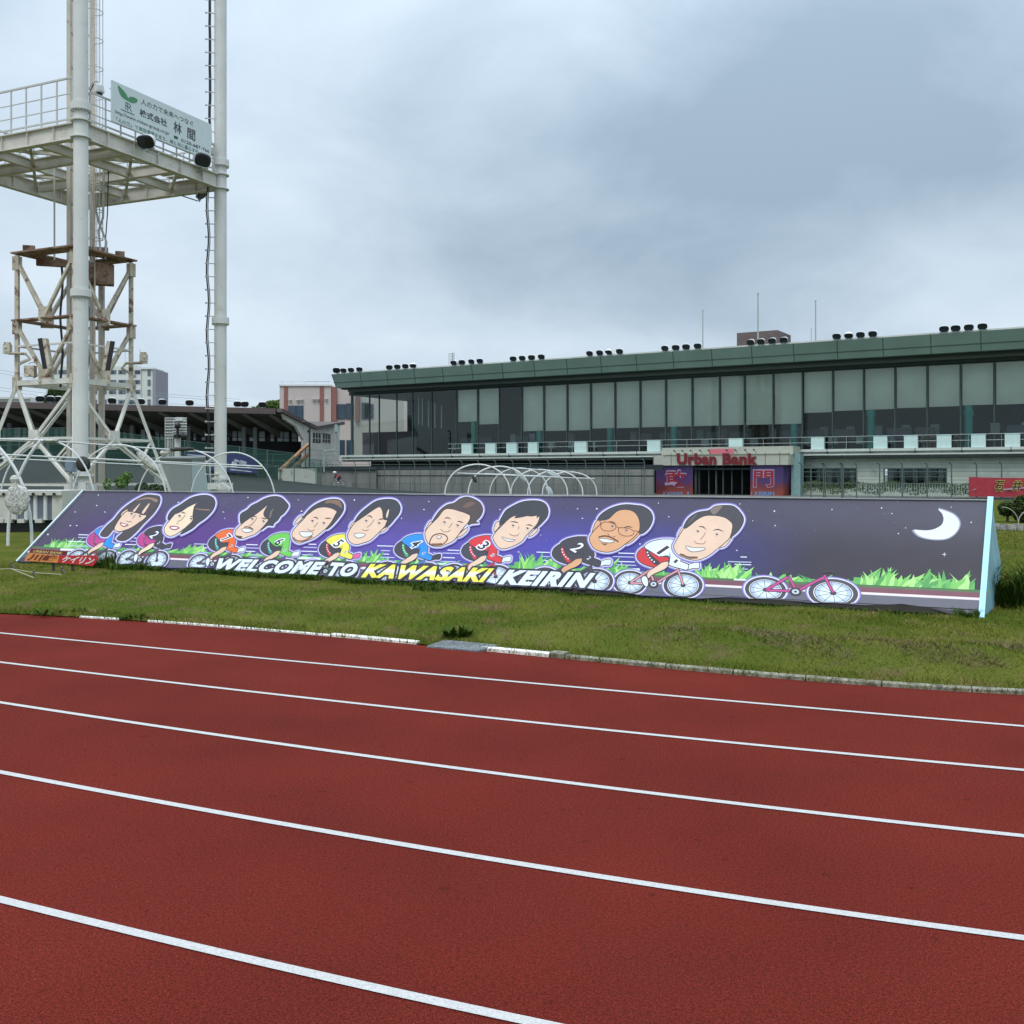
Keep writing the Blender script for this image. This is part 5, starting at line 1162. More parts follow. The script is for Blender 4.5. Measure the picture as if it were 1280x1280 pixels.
for nm, P_, zb_ in (('near', NP, .95), ('right', RP, 1.0), ('left', LP, 1.0), ('back', BP, 1.0)):
    mb = MB(); rr_ = .285; prof = []
    def fl(z, r2, h): return [(rr_, z - .001), (r2, z), (r2, z + h), (rr_, z + h + .001)]
    prof = [(rr_, zb_)] + fl(zb_ + .35, .42, .10) + fl(8.7, .40, .26) + fl(15.05, .40, .04) + fl(15.72, .40, .04) + fl(16.15, .40, .28) + fl(27, .4, .26) + [(rr_, ZTOP)]
    mb.lathe((P_.x, P_.y, 0), prof, 28); o = mb.build('mast_leg', m_tw, tw); auto_smooth(o, 35)
    for z0 in (8.7, 16.15):
        mb = MB()
        for k in range(20):
            a = 2 * math.pi * k / 20; mb.cyl(P_ + Vector((.365 * math.cos(a), .365 * math.sin(a), z0 - .05)), P_ + Vector((.365 * math.cos(a), .365 * math.sin(a), z0 + .32)), .022, 5)
        mb.build('flange_bolts', m_tw, tw)
    mb = MB(); mb.obox(P_ + Vector((0, 0, zb_ / 2 - .05)), (.36, 0, 0), (0, .36, 0), (0, 0, zb_ / 2 - .05)); mb.obox(P_ + Vector((0, 0, zb_ + .05)), (.47, 0, 0), (0, .47, 0), (0, 0, .15)); mb.build('pedestal', m_white, tw)
cor = [NP, RP, BP, LP]; zc_ = (ZP0 + ZP1) / 2
for i in range(4):
    a, b = cor[i], cor[(i + 1) % 4]; d = (b - a).normalized(); mb = MB(); z_ = Vector((0, 0, zc_))
    mb.ibeam(a + d * .3 + z_, b - d * .3 + z_, .30, ZP1 - ZP0)
    L_ = (b - a).length; nrm_ = Vector((-d.y, d.x, 0))
    for f in (.16, .33, .5, .67, .84): mb.obox(a.lerp(b, f) + z_, d * .012, nrm_ * .13, (0, 0, .30))
    for f in (.1, .9):
        for k in range(3):
            for j in range(5): mb.obox(a.lerp(b, f) + d * (k - 1) * .12 + z_ + Vector((0, 0, -.24 + .12 * j)), d * .018, nrm_ * .035, (0, 0, .018))
    mb.build('edge_beam', m_tw2, tw)
def inner(u, v_, z=0): return NP.lerp(RP, u).lerp(LP.lerp(BP, u), v_) + Vector((0, 0, z))
for f in (1 / 3, 2 / 3):
    mb = MB(); mb.ibeam(inner(f, .03, zc_ + .05), inner(f, .97, zc_ + .05), .22, .5); mb.build('cross_beam', m_tw2, tw)
    mb = MB(); mb.ibeam(inner(.03, f, zc_ + .06), inner(.97, f, zc_ + .06), .20, .42); mb.build('cross_beam', m_tw2, tw)
mb = MB()
for i in range(3):
    for j in range(3):
        if (i, j) == (1, 1): continue
        a, b, c, d = inner(i / 3, j / 3, 15.45), inner((i + 1) / 3, (j + 1) / 3, 15.45), inner((i + 1) / 3, j / 3, 15.45), inner(i / 3, (j + 1) / 3, 15.45); mb.beam(a, b, .12, .12); 
        if (i + j) % 2: mb.beam(c, d, .12, .12)
mb.build('bracing', m_tw2, tw)
mb = MB()
for i in range(3):
    for j in range(3):
        if (i, j) == (1, 1): continue
        for k in range(4):
            if (i * 7 + j * 3 + k) % 5 == 0: continue
            u0 = (i + .08 + k * .22) / 3; u1 = u0 + .17 / 3; v0, v1 = (j + .06) / 3, (j + .90) / 3
            p = [inner(u0, v0, ZP1 + .03), inner(u1, v0, ZP1 + .03), inner(u1, v1, ZP1 + .03), inner(u0, v1, ZP1 + .03)]; mb.add(p + [q_ + Vector((0, 0, .035)) for q_ in p], [(0, 3, 2, 1), (4, 5, 6, 7), (0, 1, 5, 4), (1, 2, 6, 5), (2, 3, 7, 6), (3, 0, 4, 7)])
mb.build('deck_plates', m_tw2, tw)
for i in range(4):
    a, b = cor[i], cor[(i + 1) % 4]; d = (b - a).normalized(); a2 = a + d * .45; b2 = b - d * .45; mb = MB(); H_ = 1.85 if i in (3, 2) else 1.35
    n = 9
    for k in range(n + 1): p = a2.lerp(b2, k / n); mb.beam(p + Vector((0, 0, ZP1)), p + Vector((0, 0, ZP1 + H_)), .055)
    for z, w_ in ((H_, .07), (H_ * .66, .035), (H_ * .36, .035), (.2, .06)): mb.beam(a2 + Vector((0, 0, ZP1 + z)), b2 + Vector((0, 0, ZP1 + z)), w_)
    mb.build('guard_rail', m_rail, tw)
mb = MB(); a, b = inner(.25, .28, ZP1), inner(.25, .9, ZP1)                          # low inner rail round the hatch
for k in range(9): p = a.lerp(b, k / 8); mb.beam(p, p + Vector((0, 0, .75)), .045)
mb.beam(a + Vector((0, 0, .75)), b + Vector((0, 0, .75)), .05); mb.build('hatch_rail', m_rail, tw)
# lift column and caged ladder rising from the centre
lc = TC.copy()
m_col = mat('column_cream', (.50, .46, .40), .7, var=.12, vscale=1.2, stain=(.28, .22, .17), sscale=1.6, samt=.42)
lad = empty('ladder_column', lc, 'pair of cream box columns with a caged ladder climbing the middle of the mast', 'ladder')
pl_ = W(86.5, 0, 46.4); pr_ = W(115, 0, 46.8)
for p, w_ in ((pl_, .17), (W(90.5, 0, 47.4), .10), (pr_, .17), (W(118.5, 0, 46.0), .05), (W(127, 0, 47.6), .22)):
    mb = MB(); zt = ZTOP if w_ < .2 else 11.2; mb.beam((p.x, p.y, 0), (p.x, p.y, zt), w_, w_, up=(0, 1, 0)); mb.build('box_column', m_col, lad)
mb = MB(); z = 1.5
while z < ZTOP: mb.beam((pl_.x, pl_.y, z), (pr_.x, pr_.y, z), .05); mb.beam((pl_.x, pl_.y, z), (pl_.x + .14, pl_.y + 1.0, z), .07); z += 1.55
mb.build('cross_bars', m_col, lad)
lx, ly = W(120.5, 0, 46.2).x, 46.2
mb = MB()
for dx in (-.12, .12): mb.cyl((lx + dx - .1, ly, 11.3), (lx + dx - .1, ly, ZTOP), .018, 6)
z = 11.4
while z < 32: mb.cyl((lx - .22, ly, z), (lx + .02, ly, z), .012, 5); z += .3
mb.build('ladder', m_rail, lad)
mb = MB(); z = 12.2
while z < 30:
    mb.tube([(lx - .12 + .42 * math.cos(a), ly - .05 - .42 * math.sin(a) * .9 + 0, z) for a in np.linspace(-2.0, 2.0, 13)], .02, 5); z += 1.28
for a in (-1.2, -.6, 0, .6, 1.2): mb.cyl((lx - .12 + .42 * math.cos(a), ly - .05 - .38 * math.sin(a), 12.2), (lx - .12 + .42 * math.cos(a), ly - .05 - .38 * math.sin(a), 30), .014, 5)
mb.build('safety_cage', m_rail, lad)
mb = MB(); c = W(68, 0, 46.5)
mb.tube([(c.x, c.y, 17), (c.x, c.y, 11.3)], .04, 6); mb.tube([(lx + .35, ly, 15.5), (lx + .3, ly, 13.2), (lx + .1, ly, 12.6), (lx + .2, ly, 11.4)], .05, 6); mb.tube([(lx - .3, ly - .2, 15), (lx + .1, ly, 13), (lx + .45, ly, 12.1), (lx + .4, ly, 11.3)], .05, 6)
mb.build('conduit', m_rail, lad)
mb = MB(); mb.tube([(lx + .55, ly, 15.6), (lx + .5, ly, 13.4), (lx + .35, ly, 11.3)], .025, 6); mb.beam((lx + .55, ly, 15.9), (lx + .55, ly, 15.2), .07); mb.build('black_cable', m_black, lad)

# ---- sign on the platform
ux_ = (RP - NP).normalized(); no_ = Vector((ux_.y, -ux_.x, 0)); SLn = (RP - NP).length
def sgn(a, b, off=0.0):                                             # a 0..1 along, b 0..1 upward
    k = .159 + (.883 - .159) * a; return NP + ux_ * SLn * k + no_ * (.30 + off) + Vector((0, 0, 16.12 + (17.80 - 16.12) * b - .0))
sb = empty('platform_sign', sgn(.5, 0), 'white company sign with a green sprout logo on the platform railing of the mast', 'sign')
mb = MB(); p = [sgn(0, 0), sgn(1, 0), sgn(1, 1), sgn(0, 1)]; q_ = [v_ - no_ * .06 for v_ in p]; mb.add(p + q_, [(0, 1, 2, 3), (7, 6, 5, 4)] + [(i, i + 4, (i + 1) % 4 + 4, (i + 1) % 4) for i in range(4)])
mb.build('board', mat('sign_white', (.56, .64, .64), .4, var=.03), sb)
mb = MB()
for a in (.05, .35, .65, .95): mb.beam(sgn(a, .1, -.09), sgn(a, .95, -.09), .05)
mb.beam(sgn(0, .25, -.1), sgn(1, .25, -.1), .04); mb.beam(sgn(0, .8, -.1), sgn(1, .8, -.1), .04); mb.build('bracket', m_rail, sb)
m_sk = mat('sign_black', (.045, .055, .055), .5); m_sg = mat('sign_green', (.05, .24, .10), .5); m_sg2 = mat('sign_teal', (.06, .17, .14), .5)
def st_(s_, box, m, off=.0, nm='characters'):
    mb = MB(); text_on(mb, s_, lambda a, b: sgn(a, b, .008), box, offset=off); mb.build(nm, m, sb)
st_('人の力で未来へつなぐ', (.27, .80, .72, .865), m_sk, .004)
st_('株式会社', (.255, .525, .41, .60), m_sk, .02); st_('林', (.59, .675, .36, .66), m_sk, .015); st_('間', (.735, .82, .34, .64), m_sk, .015)
st_('http://www.rinkan-group.co.jp/', (.03, .55, .20, .31), m_sk, .004)
st_('0120-687-766', (.67, .975, .185, .275), m_sk, .012)
st_('「人の力」で建設環境を支え、緑と共に暮らす街づくり', (.04, .965, .03, .14), m_sg2, .006)
mb = MB()
for k in range(2): 
    for j in range(3): f = lambda a, b: sgn(a, b, .008); mb.quad(f(.595, .20 + k * .04 + .0), f(.635, .20 + k * .04), f(.635, .235 + k * .04), f(.595, .235 + k * .04))
mb.build('phone_mark', m_sg, sb)
mb = MB()
l1 = smooth([(.055, .93), (.07, .76), (.10, .68), (.145, .66), (.15, .72), (.125, .82), (.09, .89)]); l2 = smooth([(.15, .665), (.155, .75), (.18, .80), (.215, .81), (.235, .79), (.23, .72), (.205, .67), (.175, .645)])
for l in (l1, l2): mb.poly([sgn(a, b, .008) for a, b in l])
mb.build('leaf_logo', m_sg, sb)
mb = MB(); text_on(mb, 'R', lambda a, b: sgn(a, b, .008), (.14, .185, .41, .60), offset=-.01)
def bar(a0, b0, a1, b1, w_=.02):
    mb.beam(sgn(a0, b0, .008), sgn(a1, b1, .008), w_ * 1.6, .006, up=no_)
bar(.125, .42, .125, .60); bar(.125, .60, .15, .60); bar(.125, .52, .15, .52); bar(.08, .375, .205, .375); mb.build('monogram', m_sg2, sb)
# ---- floodlights, dome camera on the mast
def mlamp(loc, yaw, sc, lab, tilt=0):
    o = lamp_proto(loc, sc, lab, 'floodlights on the white mast'); o.rotation_euler.z = yaw; o.rotation_euler.x = tilt; return o
p = NP.lerp(RP, .36) + no_ * .55; mlamp((p.x, p.y, 15.30), -.25, 1.08, 'black-faced floodlight under the left half of the company sign', R(8))
p = NP.lerp(RP, .80) + no_ * .45; mlamp((p.x, p.y, 15.55), .9, 1.15, 'black-faced floodlight at the right end of the platform, facing right', R(-10))
p = RP.lerp(BP, .22) + Vector((.5, .2, 0)); mlamp((p.x, p.y, 14.75), 1.5, 1.0, 'small floodlight seen under the right corner of the platform', R(20))
p = W(124.5, 114, 42.3); mb = MB(); r = empty('dome_camera', p, 'grey dome camera on an arm left of the company sign', 'camera')
mb.lathe(p, [(.05, .32), (.16, .22), (.19, 0), (.19, -.06), (.12, -.07)], 14); mb.build('housing', m_white, r); mb = MB(); mb.ell(p - Vector((0, 0, .09)), .12, .12, .12); mb.build('dome', m_lens, r)
mb = MB(); mb.tube([p + Vector((0, 0, .3)), p + Vector((-.1, 0, .42)), p + Vector((-.35, .1, .4)), p + Vector((-.5, .1, .1))], .035, 6); mb.build('arm', m_rail, r)
mb = MB(); mb.tube([p + Vector((-.25, 0, .3)), p + Vector((-.5, -.05, -.3)), p + Vector((-.5, -.05, -1.0)), p + Vector((-.35, -.05, -1.4)), p + Vector((0, -.05, -1.6)), p + Vector((.3, -.05, -2.0)), p + Vector((.8, .9, -2.35))], .025, 6); mb.build('cable', m_black, r)
# ---- cable bundle beside the right leg
mb = MB(); xs = -14.22; pts = []
q = random.Random(2)
for z in np.arange(17.3, ZTOP, .5): pts.append((xs + q.uniform(-.02, .02), 48.2, z))
cb = empty('cable_run', (xs, 48.2, 1), 'black cable bundle tied along the left side of the right mast leg', 'cable')
mb.tube([(xs + .1, 48.1, 16.6), (xs, 48.2, 17.0)] + pts, .065, 6); mb.build('thick_cable', m_black, cb)
mb = MB(); pts = [(xs - .1 + .05 * math.sin(z * 2.1), 48.15, z) for z in np.arange(1.2, 15.6, .45)]; mb.tube(pts, .035, 6); mb.tube([(p[0] + .07, p[1], p[2]) for p in pts], .022, 5)
mb.tube([(xs - .1, 48.1, 15.6), (xs - .12, 47.8, 16.2), (xs + .06, 47.7, 16.8), (xs + .1, 48.1, 17.2)], .04, 6); mb.build('thin_cable', m_black, cb)
mb = MB(); z = 1.6
while z < 34: mb.beam((xs - .2, 48.12, z), (xs + .25, 48.2, z), .04); mb.ell((xs - .16, 48.12, z), .06, .05, .05, n=6); z += .62
mb.build('cable_tie', m_rail, cb)

# ================================================================ old rusty lattice tower inside the mast
oc = empty('lattice_tower', TC, 'old rust-stained cream lattice tower with splayed legs inside the white mast', 'tower')
dN = (NP - TC).normalized(); dR = (RP - TC).normalized(); dB = -dN; dL = -dR
cx0 = Vector((-19.8, 46.4, 0))
def cor_at(k, rad, z): return cx0 + (dN, dR, dB, dL)[k] * rad + Vector((0, 0, z))
LV = [(11.25, 2.38), (8.35, 2.38), (5.65, 2.38)]
LOW = [(3.15, 3.25), (1.15, 3.95), (0, 4.35)]
def lbeam(mb, p, q_, w_=.17): mb.beam(p, q_, w_ * .85, w_ * .75)
for k in range(4):
    mb = MB(); lbeam(mb, cor_at(k, 2.38, 5.65), cor_at(k, 2.38, 11.35), .20)
    for z in (11.0, 8.15, 5.65): mb.obox(cor_at(k, 2.38, z), dR * .2, dN * .06, (0, 0, .3)); mb.obox(cor_at(k, 2.38, z), dN * .2, dR * .06, (0, 0, .3))
    mb.build('post', m_rust, oc)
    mb = MB(); lbeam(mb, cor_at(k, 2.38, 5.65), cor_at(k, 4.35, 0), .19); mb.build('splayed_leg', m_low, oc)
    k2 = (k + 1) % 4
    def mid(rad, z): return (cor_at(k, rad, z) + cor_at(k2, rad, z)) / 2
    mb = MB()
    for (zt_, _), (zb_, _) in zip(LV[:-1], LV[1:]):
        lbeam(mb, cor_at(k, 2.38, zt_ - .15), mid(2.38, zb_ + .25), .18); lbeam(mb, cor_at(k2, 2.38, zt_ - .15), mid(2.38, zb_ + .25), .16); mb.obox(mid(2.38, zb_ + .3), (dR if k in (0, 2) else dR) * .28, dN * .05, (0, 0, .32))
    mb.build('brace', m_rust, oc); mb = MB()
    # lower panels
    m0 = mid(3.25, 3.15); lbeam(mb, cor_at(k, 2.38, 5.5), m0, .16); lbeam(mb, cor_at(k2, 2.38, 5.5), m0, .16); mb.obox(m0, (cor_at(k2, 1, 0) - cor_at(k, 1, 0)).normalized() * .28, (0, 0, .38), Vector((0, 0, 1)).cross(cor_at(k2, 1, 0) - cor_at(k, 1, 0)).normalized() * .05)
    lbeam(mb, m0, cor_at(k, 3.95, 1.15), .15); lbeam(mb, m0, cor_at(k2, 3.95, 1.15), .15)
    lbeam(mb, (m0 + cor_at(k2, 3.95, 1.15)) / 2, cor_at(k2, 3.25, 3.15), .10); lbeam(mb, (m0 + cor_at(k, 3.95, 1.15)) / 2, cor_at(k, 3.25, 3.15), .10)
    mb.build('lower_brace', m_low, oc)
    for z_r, r_r, w_r in ((3.15, 3.25, .15), (1.15, 3.95, .12), (5.65, 2.38, .30), (7.3, 2.38, .10)): mb = MB(); lbeam(mb, cor_at(k, r_r, z_r), cor_at(k2, r_r, z_r), w_r); mb.build('ring_beam', m_low, oc)
    for z, o_ in ((11.42, .28), (8.42, .25)):
        mb = MB()
        a, b = cor_at(k, 2.38 + o_, z), cor_at(k2, 2.38 + o_, z); ai, bi = cor_at(k, 1.35 if z > 10 else 1.9, z), cor_at(k2, 1.35 if z > 10 else 1.9, z); up_ = Vector((0, 0, .07))
        mb.add([a, b, bi, ai, a + up_, b + up_, bi + up_, ai + up_], [(0, 1, 2, 3), (7, 6, 5, 4), (0, 4, 5, 1), (1, 5, 6, 2), (2, 6, 7, 3), (3, 7, 4, 0)])
        mb.build('rusty_plate', m_rust2, oc)
mb = MB(); lbeam(mb, cor_at(1, 1.6, 11.1), cor_at(3, 1.6, 11.1), .35); mb.obox(cor_at(1, 1.1, 10.7), dR * .55, dN * .3, (0, 0, .45)); mb.obox(cor_at(3, 1.9, 11.65), dR * .25, dN * .2, (0, 0, .16)); mb.obox(cor_at(1, 1.9, 11.62), dR * .2, dN * .25, (0, 0, .18)); mb.obox(cor_at(1, .9, 11.75), dR * .5, dN * .15, (0, 0, .2)); mb.build('top_gear', m_rust2, oc)
mb = MB(); lbeam(mb, cx0 + Vector((.55, -.2, 1)), cx0 + Vector((.55, -.2, 11)), .12); mb.tube([(cx0.x + .7 + .06 * math.sin(z * 3), cx0.y - .4, z) for z in np.arange(6, 11, .3)], .07, 6); mb.tube([(cx0.x - .35 + .05 * math.sin(z * 2), cx0.y - .6, z) for z in np.arange(5.5, 11, .3)], .05, 6); mb.build('cable', m_black, oc)
# loudspeaker columns, camera arms, boxes hung on the lattice
def lineup(px0, y0, px1, y1, Y, lab):
    a, b = W(px0, y0, Y), W(px1, y1, Y); r = empty('column_loudspeaker', b, lab, 'loudspeaker', 'slim loudspeakers on the lattice tower'); d = (a - b).normalized(); sx = Vector((1, .1, 0)).normalized()
    sgn_ = 1 if px0 < 100 else -1
    mb = MB(); mb.beam(b + sx * .0, a + sx * .0, .17, .10, up=(0, 1, 0)); mb.build('dark_grille', m_black, r)
    mb = MB(); mb.beam(b + sx * .17 * sgn_ + Vector((0, .12, 0)), a + sx * .17 * sgn_ + Vector((0, .12, 0)), .15, .3, up=(0, 1, 0)); mb.build('cabinet', m_rust, r)
lineup(50, 423, 56.5, 461, 44.2, 'slim black and cream loudspeaker hung left of the near mast leg'); lineup(141, 426.5, 134.5, 463, 45.0, 'slim black and cream loudspeaker hung right of the near mast leg')
for px, py, sg2, lab in ((8, 441, -1, 'camera on a bracket reaching left from the rusty lattice tower'), (181, 453, 1, 'camera on a bracket reaching right from the rusty lattice tower')):
    Y = 45.4 if sg2 < 0 else 46.8; p = W(px, py, Y); r = empty('bracket_camera', p, lab, 'camera'); post = cor_at(3 if sg2 < 0 else 1, 2.38, p.z - .5)
    mb = MB(); tip = p + Vector((-.1 * sg2, 0, -.02)); mb.tube([tip, tip + Vector((-.75 * sg2, 0, -.02)), tip + Vector((-.95 * sg2, 0, -.25)), post], .07, 6); mb.obox(p + Vector((-.35 * sg2, 0, -.02)), (.45, 0, 0), (0, .12, 0), (0, 0, .025)); mb.build('arm', m_rust, r)
    mb = MB(); mb.obox(p + Vector((-.05 * sg2, 0, .2)), (.15, 0, 0), (0, .12, 0), (0, 0, .17)); mb.obox(p + Vector((-.05 * sg2, 0, .42)), (.11, 0, 0), (0, .1, 0), (0, 0, .04)); mb.ell(p + Vector((.02, -.12, .22)), .07, .05, .07, n=8); mb.build('housing', m_rust, r)
p = W(38, 464, 45.2); mb = MB(); mb.obox(p, (.22, 0, 0), (0, .15, 0), (0, 0, .24)); mb.tube([p + Vector((.1 + .3 * math.cos(a), 0, .05 + .35 * math.sin(a))) for a in np.linspace(-1.5, 2.2, 10)], .03, 5)
tag(mb.build('junction_box', m_rust, loc=p), 'cream junction box with a looped cable on the left post of the rusty tower', 'junction box')
p = W(88.5, 582, 40.3); r = empty('power_cabinet', p, 'blue-grey power cabinet on the foot of the near mast leg', 'cabinet'); mb = MB(); mb.obox(p, (.17, 0, 0), (0, .14, 0), (0, 0, .26)); mb.build('cabinet_body', mat('blue_grey', (.16, .20, .26), .5), r); mb = MB(); mb.obox(p + Vector((0, -.145, 0)), (.14, 0, 0), (0, .006, 0), (0, 0, .22)); mb.build('door', mat('blue_grey2', (.18, .23, .29), .5), r); mb = MB(); mb.beam(p - Vector((0, 0, .26)), p - Vector((0, 0, p.z)), .1); mb.build('stand', m_rail, r)

# ================================================================ velodrome bank, left stand, far buildings
m_bank = mat('bank_green', (.030, .038, .034), .85, var=.12, vscale=.3, spec=.2)
btop = [(-80, 583, 74), (0, 577, 74), (90, 575, 75), (150, 581, 77), (215, 588, 79), (283, 594, 82), (349, 601, 84), (400, 606, 85), (450, 610, 86), (520, 614.5, 86), (560, 617, 85), (640, 621, 84), (760, 622, 80), (900, 623, 74), (1000, 623.5, 70), (1200, 624, 62), (1400, 625, 56)]
mb = MB(); bt = []
for px, py, Y in btop:
    p = W(px, py, Y); bt.append(p); q_ = Vector((p.x * .86, p.y - 10, .05)); m_ = (p + q_) / 2 - Vector((0, 0, .12)); mb.v += [tuple(p + Vector((-.3, 1.4, 0))), tuple(p), tuple(m_), tuple(q_)]
for i in range(len(btop) - 1):
    for j in range(3): mb.f.append((i * 4 + j, i * 4 + 4 + j, i * 4 + 5 + j, i * 4 + 1 + j)); mb.mi.append(0)
struct('cycle_track_bank', mb, m_bank, smooth=True)
mb = MB(); mb.quad((-95, 87, .02), (75, 62, .02), (75, 125, .02), (-95, 125, .02)); struct('concrete_apron', mb, mat('apron', (.16, .165, .15), .9, var=.2, vscale=.6))
# green mesh fence on the bank
m_net = bpy.data.materials.new('green_net'); m_net.use_nodes = True; t = m_net.node_tree; n = t.nodes; b_ = n['Principled BSDF']; b_.inputs['Base Color'].default_value = (.03, .11, .08, 1); b_.inputs['Roughness'].default_value = .8
tr_ = n.new('ShaderNodeBsdfTransparent'); k_ = n.new('ShaderNodeMixShader'); k_.inputs[0].default_value = .42; t.links.new(tr_.outputs[0], k_.inputs[1]); t.links.new(b_.outputs[0], k_.inputs[2]); t.links.new(k_.outputs[0], n['Material Output'].inputs[0])
def along(px): 
    for i in range(len(btop) - 1):
        if btop[i][0] <= px <= btop[i + 1][0]: return bt[i].lerp(bt[i + 1], (px - btop[i][0]) / (btop[i + 1][0] - btop[i][0]))
    return bt[-1]
nf = empty('mesh_fence', along(280) + Vector((0, .5, 0)), 'green netting fence on posts along the top of the curved cycle track', 'fence')
pp = [-60, -15, 20, 56, 92, 128, 162, 195, 228, 262, 297, 332, 366, 400]
for i, px in enumerate(pp):
    p = along(px) + Vector((0, .5, -.1)); mb = MB(); H_ = 2.55 if px < 345 else 2.2; mb.tube([p, p + Vector((0, 0, H_))], .05, 6); mb.build('post', m_fp, nf)
    if i + 1 < len(pp):
        p2 = along(pp[i + 1]) + Vector((0, .5, -.1)); mb = MB()
        for z in (.12, 1.3, H_ - .05): mb.beam(p + Vector((0, 0, z)), p2 + Vector((0, 0, z)), .045)
        mb.build('rail', m_fp, nf); mb = MB(); mb.quad(p, p2, p2 + Vector((0, 0, H_ - .05)), p + Vector((0, 0, H_ - .05))); mb.build('netting', m_net, nf)
# printed banner on the bank fence
p0, p1 = along(231) + Vector((0, .25, 0)), along(320) + Vector((0, .25, 0)); ab = empty('advert_banner', (p0 + p1) / 2, 'dark blue printed banner on the fence behind the right mast leg', 'banner')
za, zb2 = W(231, 566, p0.y).z, W(320, 571, p1.y).z; zc1, zd1 = W(231, 583, p0.y).z, W(320, 592, p1.y).z
fb = lambda a, b: Vector((p0.x + (p1.x - p0.x) * a, p0.y + (p1.y - p0.y) * a, (zc1 + (zd1 - zc1) * a) * (1 - b) + (za + (zb2 - za) * a) * b + .12 * math.sin(math.pi * a) * (2 * b - 1)))
mb = MB(); 
for k in range(20):
    mb.quad(fb(k / 20, 0), fb((k + 1) / 20, 0), fb((k + 1) / 20, 1), fb(k / 20, 1))
mb.build('cloth', mat('navy_cloth', (.035, .045, .13), .6, var=.2, vscale=.7), ab)
mb = MB(); q = random.Random(12)
fo = lambda a, b: fb(a, b) + Vector((0, -.03, 0))
for a0, a1, b0, b1 in ((.0, .32, .82, .9), (.03, .12, .35, .62), (.14, .22, .3, .6), (.24, .30, .32, .55), (.62, .70, .3, .62), (.66, .74, .62, .75), (.74, .84, .5, .72), (.84, .9, .35, .5), (.60, .92, .12, .2), (.34, .4, .5, .6)): mb.quad(fo(a0, b0), fo(a1, b0 - .05), fo(a1 + .01, b1 - .08), fo(a0 + .02, b1))
mb.build('pale_print', mat('pale_print', (.42, .46, .52), .6, var=.3, vscale=3), ab)

# left stand with butterfly roof
m_rb = mat('roof_brown', (.10, .075, .07), .7, var=.15); m_un = mat('roof_underside', (.085, .08, .068), .85, var=.2, vscale=.7); m_conc = mat('pale_concrete', (.66, .65, .59), .85, var=.1, vscale=1.2, stain=(.30, .29, .25), sscale=1.3, samt=.45)
ls = empty('covered_stand', (-33, 92, 0), 'dark roofed stand with a pale concrete end wall, left of the grandstand', 'grandstand')
FA = Vector((-58, 77.5, 0)); FB = Vector((-21.5, 93, 0)); fd = (FB - FA).normalized(); rdn = Vector((2.9, 17, 0)).normalized()
zf = 7.38
def LSp(px, off, Y0=None):                                         # point under the front edge line shifted back by off
    a = (px - 640) / FPX; P0 = FA + rdn * off; k = (a * P0.y - P0.x) / (fd.x - a * fd.y); return P0 + fd * k
mb = MB(); zv, zr = 6.15, 7.0; D1, D2 = 9.0, 17.0
def strip3(offs, mb, th):
    for (o0, z0), (o1, z1) in zip(offs[:-1], offs[1:]):
        a, b, c, d = FA + rdn * o0, FB + rdn * o0, FB + rdn * o1, FA + rdn * o1; a.z = b.z = z0; c.z = d.z = z1; up_ = Vector((0, 0, th))
        mb.add([a, b, c, d, a + up_, b + up_, c + up_, d + up_], [(0, 1, 2, 3), (7, 6, 5, 4), (0, 4, 5, 1), (1, 5, 6, 2), (2, 6, 7, 3), (3, 7, 4, 0)])
strip3([(-.0, zf - .30), (.12, zf - .30)], mb, .45); strip3([(.12, zf), (D1, zv), (D2, zr)], mb, .22); mb.build('roof', m_rb, ls)
mb = MB(); strip3([(.3, zf - .35), (1.2, zf - .28), (D1 - .3, zv - .35)], mb, .08); mb.build('roof_lining', m_un, ls)
for px in (-10, 36, 72, 105, 150, 200, 238, 270, 305, 338):
    a, c = LSp(px, .5), LSp(px, D1 - .5); c = a + rdn * (D1 - 1); mb = MB(); w2 = fd * .14
    mb.add([a - w2 + Vector((0, 0, zf - .45)), a + w2 + Vector((0, 0, zf - .45)), c + w2 + Vector((0, 0, zv - .95)), c - w2 + Vector((0, 0, zv - .95)), a - w2 + Vector((0, 0, zf - .3)), a + w2 + Vector((0, 0, zf - .3)), c + w2 + Vector((0, 0, zv - .3)), c - w2 + Vector((0, 0, zv - .3))], [(0, 1, 2, 3), (7, 6, 5, 4), (0, 4, 5, 1), (1, 5, 6, 2), (2, 6, 7, 3), (3, 7, 4, 0)]); mb.build('roof_rib', mat('rib_grey', (.20, .19, .16), .8) if 'rib_grey' not in bpy.data.materials else bpy.data.materials['rib_grey'], ls)
# back wall with a clerestory row of windows, dark seats below
BW = D1 + .1; zw0, zw1 = 4.85, 5.95
def lw(px, off=None): return LSp(px, BW if off is None else off)
mb = MB()
def lbox(mb, a, b, z0, z1, th=.15): a = a.copy(); b = b.copy(); return mb.add([Vector((p.x, p.y, z)) + rdn * o_ for o_ in (0, th) for z in (z0, z1) for p in (a, b)], [(0, 1, 3, 2), (4, 6, 7, 5), (0, 4, 5, 1), (2, 3, 7, 6), (0, 2, 6, 4), (1, 5, 7, 3)])
eL, eR = FA + rdn * BW, FB + rdn * BW
lbox(mb, eL, eR, 0, zw0 - .0); lbox(mb, eL, eR, zw1, zv + .1); mb.build('rear_wall', mat('stand_dark', (.020, .022, .022), .85, var=.3) , ls)
wins_l = [(2, 14), (16, 26), (27, 40), (52, 60), (66, 82), (120, 128), (141, 150), (153, 160), (165, 170), (175, 189), (193, 206), (241, 246), (251, 258), (263, 268), (284, 287.5), (289.5, 304), (311, 318), (323, 332), (337, 343.5), (346, 362), (364, 374)]
